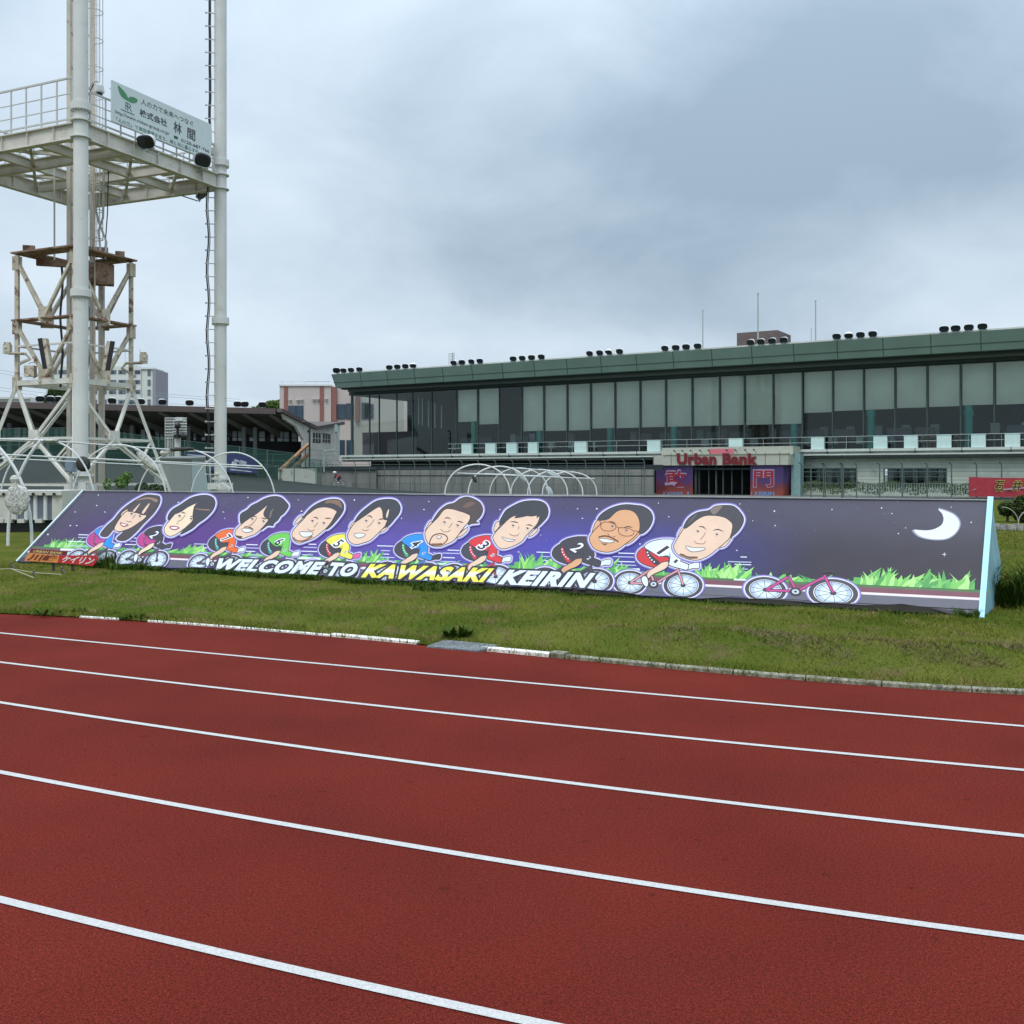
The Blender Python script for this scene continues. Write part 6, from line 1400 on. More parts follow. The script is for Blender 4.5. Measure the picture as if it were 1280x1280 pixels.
m_pale = mat('hazy_window', (.62, .68, .70), .5, var=.08, vscale=.6); m_fr = mat('dark_frame', (.03, .03, .03), .7)
last = None
for a, b in wins_l:
    pa, pb2 = lw(a), lw(min(b, 372)); 
    fr_ = MB(); fr_.beam(pa + Vector((0, 0, zw0)), pa + Vector((0, 0, zw1)), .12); fr_.beam(pb2 + Vector((0, 0, zw0)), pb2 + Vector((0, 0, zw1)), .12); fr_.beam(pa + Vector((0, 0, zw0 + .35)), pb2 + Vector((0, 0, zw0 + .35)), .05)
    if b - a > 10: fr_.beam((pa + pb2) / 2 + Vector((0, 0, zw0)), (pa + pb2) / 2 + Vector((0, 0, zw1)), .08)
    f_ = fr_.build('window', m_fr, ls); mb = MB(); lbox(mb, pa + rdn * .05, pb2 + rdn * .05, zw0, zw1, .03); mb.build('pane', m_pale, f_)
    if last is not None: mb = MB(); lbox(mb, lw(last), pa, zw0, zw1); mb.build('pier', m_fr, ls)
    last = min(b, 372)
m_pil = mat('stand_column', (.13, .15, .15), .7, var=.1)
for px in (12, 60, 118, 165, 214, 236, 305, 319): p = LSp(px, 4.5); mb = MB(); mb.beam(p, p + Vector((0, 0, 6.0)), .32, .32, up=(0, 1, 0)); mb.build('column', m_pil, ls)
mb = MB()
for k in range(6): lbox(mb, FA + rdn * (1.5 + k * 1.2), FB + rdn * (1.5 + k * 1.2), .6 + k * .45, 1.15 + k * .45, 1.2)
mb.build('seat_terrace', mat('terrace_dark', (.035, .038, .036), .9, var=.3), ls)
mb = MB()
for z, o_ in ((2.3, .8), (2.9, 2.4), (3.5, 4.2)):
    a, b = FA + rdn * o_, FB + rdn * o_; mb.beam(a + Vector((0, 0, z)), b + Vector((0, 0, z)), .05)
    k = 0
    while k < (b - a).length: p = a + fd * k; mb.beam(p + Vector((0, 0, z - .9)), p + Vector((0, 0, z)), .04); k += 1.8
mb.build('guard_rail', mat('rail_green', (.10, .17, .15), .6), ls)
# pale end wall, gable trim, windows, stair
EB = FB + fd * .12
def ew(off, z): return EB + rdn * off + Vector((0, 0, z))
mb = MB(); pr_ = [(.9, zf - .1), (D1, zv - .05), (D2 - .6, zr - .12), (D2 - .6, 0), (D1 - 3, 0), (D1 - 3, 4.9), (4.2, 6.1), (1.4, zf - .7)]
V = [ew(o_, z) for o_, z in pr_]; mb.add(V + [v_ + fd * .25 for v_ in V], [tuple(range(8))[::-1], tuple(range(8, 16))] + [(i, (i + 1) % 8, (i + 1) % 8 + 8, i + 8) for i in range(8)]); mb.build('end_wall', m_conc, ls)
mb = MB(); 
for (o0, z0), (o1, z1) in (((-.1, zf + .05), (D1, zv + .08)), ((D1, zv + .08), (D2 + .2, zr + .12))): mb.beam(ew(o0, z0) + fd * .3, ew(o1, z1) + fd * .3, .5, .34)
mb.build('gable_trim', m_rb, ls)
mb = MB(); 
for (o0, o1, z0, z1) in ((D1 - .8, D1 + 1.6, 4.75, 5.75), (D1 + 2.0, D1 + 4.6, 4.85, 5.8)):
    V = [ew(o0, z0), ew(o1, z0), ew(o1, z1), ew(o0, z1)]; mb.add([v_ + fd * .27 for v_ in V], [(0, 1, 2, 3)])
mb.build('end_window', m_fr, ls)
mb = MB()
for o0 in (D1 - .8, D1 + 2.0):
    for j in range(4): mb.beam(ew(o0 + .8 * j, 4.8) + fd * .29, ew(o0 + .8 * j, 5.75) + fd * .29, .07)
    mb.beam(ew(o0, 5.2) + fd * .29, ew(o0 + 2.4, 5.2) + fd * .29, .05)
mb.build('window_bars', m_conc, ls)
mb = MB()
for k in range(9): mb.beam(ew(D1 - 2.9, .45 * k + .4) + fd * .255, ew(D2 - .7, .45 * k + .4) + fd * .255, .02)
mb.build('board_lines', mat('joint_grey', (.28, .28, .25), .9), ls)
a, b = W(386, 555, 93.5), W(350, 588, 88.5); st = empty('outside_stair', b, 'rust-coloured stair with sloping handrail at the end of the dark stand', 'stair')
mb = MB(); mb.beam(a, b, .3, .22); mb.beam(a + Vector((0, 0, -.9)), b + Vector((0, 0, -.9)), .25, .3); mb.build('stringer', mat('rust_orange', (.34, .19, .09), .8, var=.3, stain=(.12, .06, .04), sscale=3), st)
mb = MB()
for f in (.12, .35, .6, .85, 1): p = a.lerp(b, f); mb.beam(p, p - Vector((0, 0, 1.9)), .08)
mb.build('baluster', m_fp, st)
mb = MB(); sbox_ = W(372, 600, 89); mb.obox(sbox_ + Vector((0, 0, -.2)), (1.6, 0, 0), (0, .4, 0), (0, 0, 1.2)); mb.build('landing', m_conc, st)
p = W(387, 582, 90); hp = empty('hooked_pole', p, 'black pole with a curved top in front of the pale end wall', 'pole'); mb = MB(); zt_ = W(387, 527, 90).z
mb.tube([(p.x, p.y, 0), (p.x, p.y, zt_ - .5), (p.x - .05, p.y, zt_ - .15), (p.x - .3, p.y, zt_), (p.x - .62, p.y, zt_ - .05)], .075, 8); mb.build('shaft', m_black, hp); mb = MB(); mb.ell((p.x - .1, p.y, zt_ - .85), .12, .12, .14, n=8); mb.build('collar', m_black, hp)
# low block with a pipe rail to the right of the end wall
mb = MB(); a = W(418, 0, 89); mb.tube([W(405, 590, 89), W(405, 564, 89), W(420, 561.5, 89), W(420, 540, 89), W(420, 530, 89)], .07, 6); mb.obox(W(421, 536, 89), (.18, 0, 0), (0, .18, 0), (0, 0, .28)); tag(mb.build('drain_pipe', m_fp2, loc=(a.x, a.y, 0)), 'grey downpipe with a box at the right end of the pale end wall', 'pipe')
mb = MB(); a, b = W(378, 588, 91), W(470, 588, 91); mb.box(a.x, b.x, 91, 94, 0, 1.95); mb.m = 1; mb.box(a.x - .2, b.x, 90.8, 94, 2.0, 2.25)
tag(mb.build('low_platform', [m_terr, m_dark], loc=((a.x + b.x) / 2, 91, 0)), 'low grey platform between the dark stand and the grandstand', 'platform')
# lamps on the left stand roof
for k, px in enumerate((50, 63, 73, 104, 140, 176, 203, 237, 297, 306, 328)):
    p = LSp(px, .3); o = dup(proto, (p.x, p.y, zf + .2), .2 + (.3 if k % 3 == 0 else 0), f'dark floodlight on the brown roof of the covered stand, {ordn[k]} from the left'); o['group'] = 'floodlights along the covered stand roof'; o.scale = (.95, .95, .95)

# pink building
m_pink = mat('pale_pink_wall', (.48, .42, .39), .8, var=.04, vscale=.6); m_brick = mat('brick_stripe', (.25, .11, .09), .85, var=.15, vscale=4); m_win = mat('dark_window', (.035, .06, .09), .15, var=.2, vscale=.6)
pk = empty('pink_building', W(410, 593, 135) * 1, 'pale pink building with brick red stripes between the stands', 'building')
def pbox(mb, x0, x1, y0, y1, dy0, dy1, Y=135):
    a = W(x0, y1, Y); b = W(x1, y0, Y); return mb.box(a.x, b.x, Y + dy0, Y + dy1, a.z, b.z)
mb = MB(); pbox(mb, 349.5, 414, 482.5, 640, 0, 14); pbox(mb, 414, 560, 484, 640, .4, 14); mb.build('wall', m_pink, pk)
mb = MB(); pbox(mb, 349, 414.5, 480.8, 482.5, -.2, 14.2); mb.build('parapet', m_white, pk)
mb = MB(); pbox(mb, 380, 412, 476, 476.3, 1, 1.05)
for px in (350, 363, 378, 393, 408): pbox(mb, px, px + .5, 476, 481, 1, 1.05)
pbox(mb, 350, 412, 476, 476.4, 1, 1.05); mb.build('roof_rail', m_rail, pk)
for x0, x1 in ((355, 360), (399.7, 405), (414.8, 420.3), (444, 449)): mb = MB(); pbox(mb, x0, x1, 483.5, 527 if x0 > 390 else 640, -.06, 0 if x0 < 410 else .4); mb.build('brick_stripe', m_brick, pk)
for x0, x1, y0, y1, nn in ((361, 379, 507, 525.5, 2), (421.5, 431, 505, 523, 1), (432.5, 441, 504, 523, 1), (452, 462, 503, 523, 1), (422, 430, 550, 568, 1), (433, 441, 550, 570, 1), (455, 466, 505, 522, 1)):
    mb = MB(); pbox(mb, x0, x1, y0, y1, -.05 if x0 < 414 else .3, .45); w_ = mb.build('window', m_win, pk); mb = MB()
    for k in range(nn + 1): xx_ = x0 + (x1 - x0) * k / nn; pbox(mb, xx_ - .3, xx_ + .3, y0, y1, -.1 if x0 < 414 else .25, .4)
    pbox(mb, x0 - .3, x1 + .3, y1, y1 + .5, -.12 if x0 < 414 else .23, .4); mb.build('frame', m_fr, w_)
for px, py in ((362.5, 501), (372, 501), (377, 500.8), (392, 500), (397, 500), (407.5, 499.8)):
    p = W(px, py, 134.8); mb = MB(); mb.ell(p, .18, .15, .2, n=8); mb.obox(p + Vector((0, -.02, .12)), (.2, 0, 0), (0, .2, 0), (0, 0, .05)); mb.build('vent_hood', m_rail, pk)
# apartment block far away
YA = 330
m_apt = mat('apartment_wall', (.58, .60, .57), .85, var=.04, vscale=.05); m_apd = mat('apartment_dark_band', (.13, .15, .17), .8, var=.1); m_aps = mat('apartment_side', (.26, .25, .29), .85)  # second tone: dark window bands on each floor
ap = empty('apartment_block', (W(130, 0, YA).x, YA, 0), 'pale apartment block of many floors far behind the rusty tower', 'building')
mb = MB(); pbox(mb, 57, 176, 458, 600, 0, 12, YA); mb.build('wall', m_apt, ap)
mb = MB(); pbox(mb, 176, 190.5, 462, 600, .5, 12, YA); mb.build('stair_tower', m_apt, ap)
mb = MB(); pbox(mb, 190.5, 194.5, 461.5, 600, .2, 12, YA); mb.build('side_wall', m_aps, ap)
mb = MB(); pbox(mb, 57, 158, 452, 458, 3, 10, YA); pbox(mb, 176, 192, 459.5, 461.5, 0, 10, YA); mb.build('roof_block', m_apt, ap)
q = random.Random(31)
for fl_ in range(5):
    y0 = 462.5 + fl_ * 12.4
    for a, b in ((60, 72), (73, 84), (112, 122), (124, 134), (136, 146), (148, 158), (161, 167), (168, 176)):
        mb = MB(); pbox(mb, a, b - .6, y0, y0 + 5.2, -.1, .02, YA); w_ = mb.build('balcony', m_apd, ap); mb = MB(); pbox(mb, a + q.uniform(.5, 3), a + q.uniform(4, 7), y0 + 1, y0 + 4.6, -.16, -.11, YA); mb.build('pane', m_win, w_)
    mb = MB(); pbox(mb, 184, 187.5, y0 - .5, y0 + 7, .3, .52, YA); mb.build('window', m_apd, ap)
    mb = MB(); pbox(mb, 164, 170, y0 + 6, y0 + 8.5, -.3, .02, YA); mb.build('air_conditioner', m_aps, ap)
mb = MB(); p = W(157, 430, YA); 
for px, y0 in ((150.5, 430), (169.5, 434)): a = W(px, 458, YA); b = W(px, y0, YA); mb.cyl(a + Vector((0, 4, 0)), b + Vector((0, 4, 0)), .12, 6)
mb.build('roof_aerial', m_rail, ap)
# low pale roof at the far left, power lines
mb = MB(); pbox(mb, -60, 40, 499, 600, 0, 20, 160); mb.m = 1; pbox(mb, -62, 38, 496.5, 499, -.5, 20, 160); tag(mb.build('low_building', [m_apt, m_roofw], loc=(W(0, 0, 160).x, 160, 0)), 'pale flat-roofed low building at the left edge beyond the dark stand', 'building')
m_wire = mat('power_wire', (.30, .33, .36), .8)
for i, (a, b, lab) in enumerate((((-40, 455), (300, 499), 'upper faint power line crossing the sky behind the towers'), ((-40, 459), (300, 502), 'second faint power line from the top behind the towers'), ((-40, 479), (330, 508), 'third faint power line from the top behind the towers'), ((-40, 483), (330, 512), 'lowest faint power line behind the towers'))):
    pa, pb2 = W(*a, 260), W(*b, 300); mb = MB(); mb.tube([pa.lerp(pb2, f) - Vector((0, 0, 1.5 * math.sin(math.pi * f))) for f in np.linspace(0, 1, 16)], .045, 4); tag(mb.build('power_line', m_wire, loc=pa), lab, 'power line', 'power lines far behind')

# ================================================================ infield: hut, lattice cage post, trailer, hoops, bush
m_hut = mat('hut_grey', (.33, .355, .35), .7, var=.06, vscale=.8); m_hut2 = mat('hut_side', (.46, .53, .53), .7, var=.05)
hu = empty('grey_hut', W(225, 0, 58) * 1, 'plain grey box hut behind the hoops, left of the right mast leg', 'hut'); hu.location.z = 0; ORG[hu.name] = Vector((hu.location.x, hu.location.y, 0)); 
x0, x1, x2 = W(193, 0, 58).x, W(240, 0, 58).x, W(254, 0, 59).x; zt_ = 2.45
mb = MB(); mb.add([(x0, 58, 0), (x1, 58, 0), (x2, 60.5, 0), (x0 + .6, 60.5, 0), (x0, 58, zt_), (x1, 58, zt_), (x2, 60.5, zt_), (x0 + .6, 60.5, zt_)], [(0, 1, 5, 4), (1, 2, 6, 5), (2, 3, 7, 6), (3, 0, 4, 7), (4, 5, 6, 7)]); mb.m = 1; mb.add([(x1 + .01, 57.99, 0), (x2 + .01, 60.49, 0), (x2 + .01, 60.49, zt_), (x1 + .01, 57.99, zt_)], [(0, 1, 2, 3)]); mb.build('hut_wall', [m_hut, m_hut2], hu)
mb = MB(); mb.add([(x0 - .15, 57.85, zt_), (x1 + .1, 57.85, zt_), (x2 + .15, 60.6, zt_), (x0 + .4, 60.6, zt_), (x0 - .15, 57.85, zt_ + .1), (x1 + .1, 57.85, zt_ + .1), (x2 + .15, 60.6, zt_ + .22), (x0 + .4, 60.6, zt_ + .22)], [(3, 2, 1, 0), (4, 5, 6, 7), (0, 1, 5, 4), (1, 2, 6, 5), (2, 3, 7, 6), (3, 0, 4, 7)]); mb.build('hut_roof', mat('hut_roof', (.22, .24, .235), .7), hu)
YC = 63; cg = empty('cage_post', (W(221, 0, YC).x, YC, 0), 'white lattice cage with equipment on a thick white post behind the hut', 'equipment mast')
def px_box(mb, a, b, y0, y1, Y, th): p, q_ = W(a, y1, Y), W(b, y0, Y); mb.box(p.x, q_.x, Y, Y + th, p.z, q_.z)
mb = MB(); px_box(mb, 218, 224, 546, 600, YC, .3); mb.build('post', m_white, cg)
mb = MB()
for px in np.arange(206, 217, 2.4): px_box(mb, px, px + .7, 522, 572, YC, .03)
for py in np.arange(522, 548, 3.6): px_box(mb, 206, 216.5, py, py + .9, YC - .05, .03)
px_box(mb, 208, 210, 546, 572, YC, .05); mb.build('lattice_panel', m_white, cg)
mb = MB()
for px in np.arange(217, 234, 2.5): px_box(mb, px, px + .8, 522, 544, YC, .03)
for py in np.arange(522, 546, 3.4): px_box(mb, 216.5, 233.5, py, py + 1.3, YC - .05, .03)
px_box(mb, 219, 228, 521.5, 526, YC - .1, .5); mb.build('cage', m_white, cg)
mb = MB(); p = W(222, 532, YC - .4); mb.ell(p, .2, .2, .22, n=10); mb.cyl(p, p - Vector((0, 0, .7)), .09, 8); px_box(mb, 217, 232, 543, 547, YC - .3, .5); mb.ell(W(230, 545, YC - .5), .15, .15, .15, n=8); mb.build('camera_gear', m_black, cg)
# ribbed trailer-like equipment box at the far left
YT = 27; eq = empty('equipment_box', (W(30, 0, YT).x, YT, 0), 'ribbed grey equipment box with a pale top rail and dark underside at the left edge', 'equipment box')
m_rib = mat('rib_blue', (.13, .15, .19), .6, var=.1); m_cr = mat('cream_panel', (.52, .51, .46), .7, var=.08)
x0, x1 = W(-60, 0, YT).x, W(66, 0, YT).x; z1, z0 = W(0, 619, YT).z, W(0, 650, YT).z
mb = MB(); mb.box(x0, x1, YT, YT + 1.6, z0, z1); mb.build('body', m_rib, eq)
mb = MB()
for px in (-50, -36, -22, -8, 7, 20, 33, 44.5, 57): a = W(px, 0, YT).x; mb.lathe((a, YT, z0), [(.055, 0), (.055, z1 - z0)], 10)
mb.build('ribs', m_white, eq)
mb = MB(); mb.box(x0 - .1, W(79, 0, YT).x, YT - .12, YT + 1.7, z1, z1 + .12); mb.box(x1, W(79, 0, YT).x, YT - .05, YT + 1.6, z0, z1); mb.box(x0, W(22, 0, YT).x, YT - .08, YT, z0 + .02, z1); mb.build('top_rail', m_cr, eq)
mb = MB()
for px in (-10, 5, 42, 55, 68): c = W(px, 617.5, YT - .13); mb.cyl(c, c - Vector((0, .05, 0)), .035, 8)
mb.build('bolts', m_black, eq)
mb = MB()
for px in (-30, 2, 12, 28, 50): c = W(px, 651, YT - .02); mb = MB(); mb.obox(c, (.09, 0, 0), (0, .1, 0), (0, 0, .05)); mb.build('foot', m_cr, eq)
mb = MB(); mb.box(x0, W(84, 0, YT).x, YT + .15, YT + 1.6, .05, z0 - .06); mb.build('dark_underside', m_black, eq)  # black block filling the space below the body
# hoop frames with wrapped lamps
m_tube = mat('white_tube', (.64, .66, .66), .45, var=.06, stain=(.3, .28, .24), sscale=2.5, samt=.36)
m_foil = bpy.data.materials.new('speckled_wrap'); m_foil.use_nodes = True; t = m_foil.node_tree; n = t.nodes; g = n.new('ShaderNodeNewGeometry'); x = n.new('ShaderNodeTexVoronoi'); x.inputs['Scale'].default_value = 30; t.links.new(g.outputs['Position'], x.inputs['Vector'])
rp = n.new('ShaderNodeValToRGB'); t.links.new(x.outputs['Color'], rp.inputs[0]); el = rp.color_ramp.elements; el[0].position = .1; el[0].color = (.20, .20, .19, 1); el[1].position = .8; el[1].color = (.62, .62, .58, 1); t.links.new(rp.outputs[0], n['Principled BSDF'].inputs['Base Color']); n['Principled BSDF'].inputs['Roughness'].default_value = .7
def hoop(mb, cpx, rpx, peak, Y, r=.032, a0=0.0, a1=math.pi, skew=0.0):
    c = W(cpx, 0, Y).x; R_ = rpx * Y / FPX; H_ = W(cpx, peak, Y).z
    mb.tube([(c - R_ * math.cos(a), Y + skew * math.cos(a), H_ * math.sin(a) ** (.8)) for a in np.linspace(a0, a1, 34)], r, 8)
hl = empty('hoop_frame', (W(170, 0, 37).x, 37, 0), 'large white tube hoops joined by long rails, behind the left half of the banner', 'hoop frame')
for cpx, rpx, pk_, Y, a1 in ((59, 61, 551, 33, math.pi), (149, 61, 556, 35.5, math.pi), (232, 62, 562, 38, math.pi), (291, 54, 565.5, 41, math.pi), (-98, 138, 520, 21.8, math.pi)): mb = MB(); hoop(mb, cpx, rpx, pk_, Y, (.028 if Y > 30 else .034), .01, a1 - .01); mb.build('hoop', m_tube, hl)
mb = MB(); hoop(mb, 148, 138, 508, 21.8, .035, .01, .80); mb.build('hoop', m_tube, hl)
for a, b, r_p in (((-60, 565.5, 31), (327, 583, 41), .03), ((-60, 570, 32), (200, 582, 39), .022), ((-60, 547, 31), (60, 550.5, 33), .026), ((60, 551, 33), (268, 566, 40), .026), ((104, 573.5, 36), (328, 586, 41.5), .02), ((-40, 625.5, 30), (98, 621.5, 38), .035), ((-40, 677.5, 25.5), (62, 676, 26), .035), ((-40, 694, 22), (52, 689, 22.6), .04)):
    mb = MB(); mb.tube([W(*a), W(*b)], r_p, 8); mb.build('rail', m_tube, hl)
hr = empty('hoop_frame', (W(650, 0, 75).x, 75, 0), 'large white tube hoops behind the middle of the banner, before the low wall', 'hoop frame')
for cpx, rpx, pk_, Y in ((597, 41, 580.5, 68), (624, 39, 583, 70), (649, 37, 585, 72), (674, 35.5, 587, 74), (694, 34.5, 588.5, 76), (712, 34, 590, 78)): mb = MB(); hoop(mb, cpx, rpx, pk_, Y, .05 if cpx != 649 else .035); mb.build('hoop', m_tube, hr)
for a, b, r_p in (((572, 591.5, 68), (743, 598.5, 78), .045), ((640, 585, 70), (712, 589.5, 78), .04), ((557, 618.8, 67.6), (640, 620, 72), .04), ((640, 620, 70), (745, 621, 78), .04), ((606, 592, 72), (700, 596, 77), .035)): mb = MB(); mb.tube([W(*a), W(*b)], r_p, 8); mb.build('rail', m_tube, hr)
def wrap(px, py, Y, rx, ry, ang, lab, m=None, box=True, bx=None):
    c = W(px, py, Y); k = Y / FPX; rot = Matrix.Rotation(-ang, 3, 'Y'); r = empty('wrapped_lamp', c, lab, 'lamp', 'lamps wrapped and hung on the hoop frames')
    mb = MB(); q = random.Random(int(px)); mb.ell((c.x, c.y, c.z), rx * k, .07 if Y < 30 else .13, ry * k, rot, 16); 
    mb.v = [(x_ + q.uniform(-.012, .012), y_ + q.uniform(-.02, .02), z_ + q.uniform(-.012, .012)) for x_, y_, z_ in mb.v]; mb.build('wrap', m or m_foil, r, smooth=True)
    if box and bx: b = W(bx[0], bx[1], Y); mb = MB(); mb.beam(b, b.lerp(c, .45), .09); mb.ell(b, .10, .08, .09, n=8); mb.build('fitting', m_cr, r)
wrap(22, 624, 21.4, 15.5, 19.5, 0, 'speckled oval lamp wrap on thin legs at the left edge before the ribbed box', bx=(18, 599))
wrap(61, 550.5, 32.9, 13, 2.6, 0, 'flat speckled wrapped lamp on top of the leftmost hoop', bx=(45, 551))
m_dkw = mat('dark_wrap', (.03, .03, .03), .7, var=.7, vscale=14, stain=(.30, .29, .28), sscale=22, samt=.42)
wrap(104, 580, 34.3, 9.5, 9.5, R(20), 'dark round wrapped lamp in front of the near mast leg', m=m_dkw)
wrap(186, 578, 36.5, 20, 6, R(-42), 'long tilted speckled lamp wrap between the second and third hoops', bx=(171, 561))
wrap(227, 561.5, 37.9, 18, 2.4, R(2), 'thin dark wrapped lamp on top of the third hoop', m=m_dkw, bx=(203, 566))
wrap(280, 612, 38.6, 10, 8, R(-30), 'speckled lamp wrap low on the hoop by the right mast leg', bx=(271, 593))
wrap(651, 595, 74, 11, 3, R(-48), 'narrow pale wrapped lamp leaning on the hoops behind the banner, left of two pale ones', m=m_hut2, bx=(643, 587))
wrap(687, 614, 76, 8, 3.4, R(-60), 'pale wrapped lamp low on the hoops near the right end', m=m_hut2, bx=(682.5, 606))
wrap(691, 594, 76, 9, 2.4, R(-30), 'pale wrapped lamp on top of the hoops near the right end', m=m_hut2, bx=(684, 589))
wrap(593, 599, 70, 2.5, 5, R(28), 'small dark wrapped lamp on the second hoop behind the banner', m=m_dkw)
tree('leafy_bush', (W(157, 0, 43).x, 43, PLAT), [pxblob(160, 595, 43, 6, 6), pxblob(152, 603, 43, 8, 8), pxblob(134, 606, 43.3, 5, 8)], 420, .07, m_leafb, 'bright green leafy bush under the rusty tower', 'bush', 61, .03)
tree('leafy_bush', (W(186, 0, 45).x, 45, PLAT), [pxblob(178, 611, 45, 9, 8), pxblob(196, 613, 45, 11, 8), pxblob(205, 616, 45, 6, 7)], 800, .06, m_leafd, 'low dark bush behind the long banner, by the hut', 'bush', 62, .03)
mb = MB(); p = W(103, 600, 40.5); k = 40.5 / FPX
for i in range(9): mb.lathe(p + Vector((-.3 + i * .075, 0, -.12)), [(.036, 0), (.036, .3)], 8)
mb.obox(p + Vector((0, .05, .2)), (.38, 0, 0), (0, .2, 0), (0, 0, .05)); mb.beam(p + Vector((0, .1, -.1)), p + Vector((0, .1, -p.z)), .3); tag(mb.build('meter_box', m_white, loc=p), 'small white box with a corrugated front at the foot of the near mast leg', 'box')

# ================================================================ the cyclist on the bank
def skin_mesh(verts, edges, radii, root=0, sub=1):
    me = bpy.data.meshes.new('figure'); me.from_pydata([tuple(v_) for v_ in verts], edges, []); o = bpy.data.objects.new('figure', me); COL.objects.link(o)
    sk = o.modifiers.new('s', 'SKIN'); 
    for i, r_p in enumerate(radii): me.skin_vertices[0].data[i].radius = (r_p, r_p)
    me.skin_vertices[0].data[root].use_root = True
    sb_ = o.modifiers.new('d', 'SUBSURF'); sb_.levels = sub; sb_.render_levels = sub
    dg = bpy.context.evaluated_depsgraph_get(); dg.update(); m2 = bpy.data.meshes.new_from_object(o.evaluated_get(dg)); bpy.data.objects.remove(o); return m2
cyc = W(423.5, 609, 80.5); cyc0 = Vector((cyc.x, cyc.y, cyc.z)); sc_ = .74 * 1.0
fx = Vector((-.985, .17, 0)); fy = Vector((.17, .985, 0))
def CP(x_, y_, z_): return cyc0 + fx * x_ * sc_ + fy * y_ * sc_ + Vector((0, 0, z_ * sc_))
bk_ = empty('racing_bicycle', cyc0, 'small racing bicycle ridden along the bank below the pink building', 'bicycle')
for x_ in (-.5, .5):
    mb = MB(); mb.tube([CP(x_ + .33 * math.cos(a), 0, .34 + .33 * math.sin(a)) for a in np.linspace(0, 2 * math.pi, 21)[:-1]], .016, 6, closed=True); w_ = mb.build('wheel', m_black, bk_)
    mb = MB(); 
    for k in range(8): mb.beam(CP(x_, 0, .34), CP(x_ + .32 * math.cos(k * .785), 0, .34 + .32 * math.sin(k * .785)), .006)
    mb.build('spokes', m_steel, w_)
mb = MB()
for a, b in (((-.5, .34), (-.08, .3)), ((-.5, .34), (-.18, .88)), ((-.08, .3), (-.18, .92)), ((-.08, .3), (.36, .8)), ((-.18, .86), (.35, .88)), ((.34, .92), (.5, .34))): mb.tube([CP(a[0], 0, a[1]), CP(b[0], 0, b[1])], .02, 6)
mb.build('frame', m_steel, bk_)
mb = MB(); mb.tube([CP(.34, 0, .92), CP(.45, 0, .92), CP(.5, 0, .84), CP(.42, 0, .76)], .018, 6); mb.build('handlebar', m_black, bk_)
mb = MB(); mb.ell(CP(-.2, 0, .95), .1, .05, .03, n=8); mb.build('saddle', m_black, bk_)
V = [(-.2, 0, 1.02), (0, 0, 1.2), (.24, 0, 1.33), (.36, 0, 1.42), (.44, 0, 1.52),
     (.24, .17, 1.3), (.42, .2, 1.08), (.46, .17, .86), (.24, -.17, 1.3), (.42, -.2, 1.08), (.46, -.17, .86),
     (-.14, .1, .98), (.12, .1, .72), (-.02, .1, .33), (.1, .1, .28), (-.14, -.1, .98), (.16, -.1, .88), (-.1, -.1, .55), (.02, -.1, .48)]
E_ = [(0, 1), (1, 2), (2, 3), (3, 4), (2, 5), (5, 6), (6, 7), (2, 8), (8, 9), (9, 10), (0, 11), (11, 12), (12, 13), (13, 14), (0, 15), (15, 16), (16, 17), (17, 18)]
rad = [.13, .13, .14, .06, .10, .07, .05, .035, .07, .05, .035, .1, .075, .045, .04, .1, .075, .045, .04]
m2 = skin_mesh([CP(*v_) - cyc0 for v_ in V], E_, [r_p * sc_ for r_p in rad])
m_kit = mat('dark_kit', (.05, .02, .03), .7, var=.6, vscale=9); m2.materials.append(m_kit); m2.materials.clear(); m2.materials.append(m_kit)
pe = bpy.data.objects.new('person', m2); COL.objects.link(pe); pe.location = cyc0; ORG[pe.name] = cyc0.copy(); tag(pe, 'cyclist in dark red racing kit and white helmet, crouched over handlebars on the bank', 'person')
mb = MB(); mb.ell(CP(.46, 0, 1.56), .15, .12, .11, n=12); mb.build('helmet', m_white, pe)
mb = MB(); mb.ell(CP(.1, .1, .28), .11, .05, .05, n=8); mb.build('shoe', m_white, pe); mb = MB(); mb.ell(CP(.02, -.1, .48), .11, .05, .05, n=8); mb.build('shoe', m_white, pe)
mb = MB(); mb.ell(CP(.47, .17, .85), .06, .05, .06, n=8); mb.build('glove', m_white, pe); mb = MB(); mb.ell(CP(.53, 0, 1.46), .07, .07, .08, n=8); mb.build('face', mat('skin_tone', (.45, .26, .19), .6), pe)
mb = MB(); mb.obox(CP(.05, -.15, 1.22), fx * .13, fy * .02, (0, 0, .07)); mb.build('jersey_stripe', mat('red_stripe', (.45, .05, .07), .7), pe)
# ---------------------------------------------------------------- mown grass blades on the near infield, longer grass and weeds
def scatter_edge(n, dlo, dhi, pw, x0, x1, seed):
    r = np.random.default_rng(seed)
    pe = np.array([[p.x, p.y] for p, _ in fine_edge]); sel = pe[(pe[:, 0] > x0) & (pe[:, 0] < x1)]
    seglen = np.hypot(*np.diff(sel, axis=0).T); 
    Yd = np.maximum(sel[:-1, 1], 4); wt = seglen / Yd ** 1.0; wt /= wt.sum()
    idx = r.choice(len(sel) - 1, n, p=wt); f = r.uniform(0, 1, n)
    P = sel[idx] * (1 - f[:, None]) + sel[idx + 1] * f[:, None]; T = sel[idx + 1] - sel[idx]; T /= np.hypot(T[:, 0], T[:, 1])[:, None]
    Nn = np.stack([-T[:, 1], T[:, 0]], -1); Nn[Nn[:, 1] < 0] *= -1
    d = dlo + (dhi - dlo) * r.uniform(0, 1, n) ** pw
    Q = P + Nn * d[:, None]; return Q[:, 0], Q[:, 1]
bF, bA_ = np.array([FL.x, FL.y]), np.array([FR.x, FR.y])
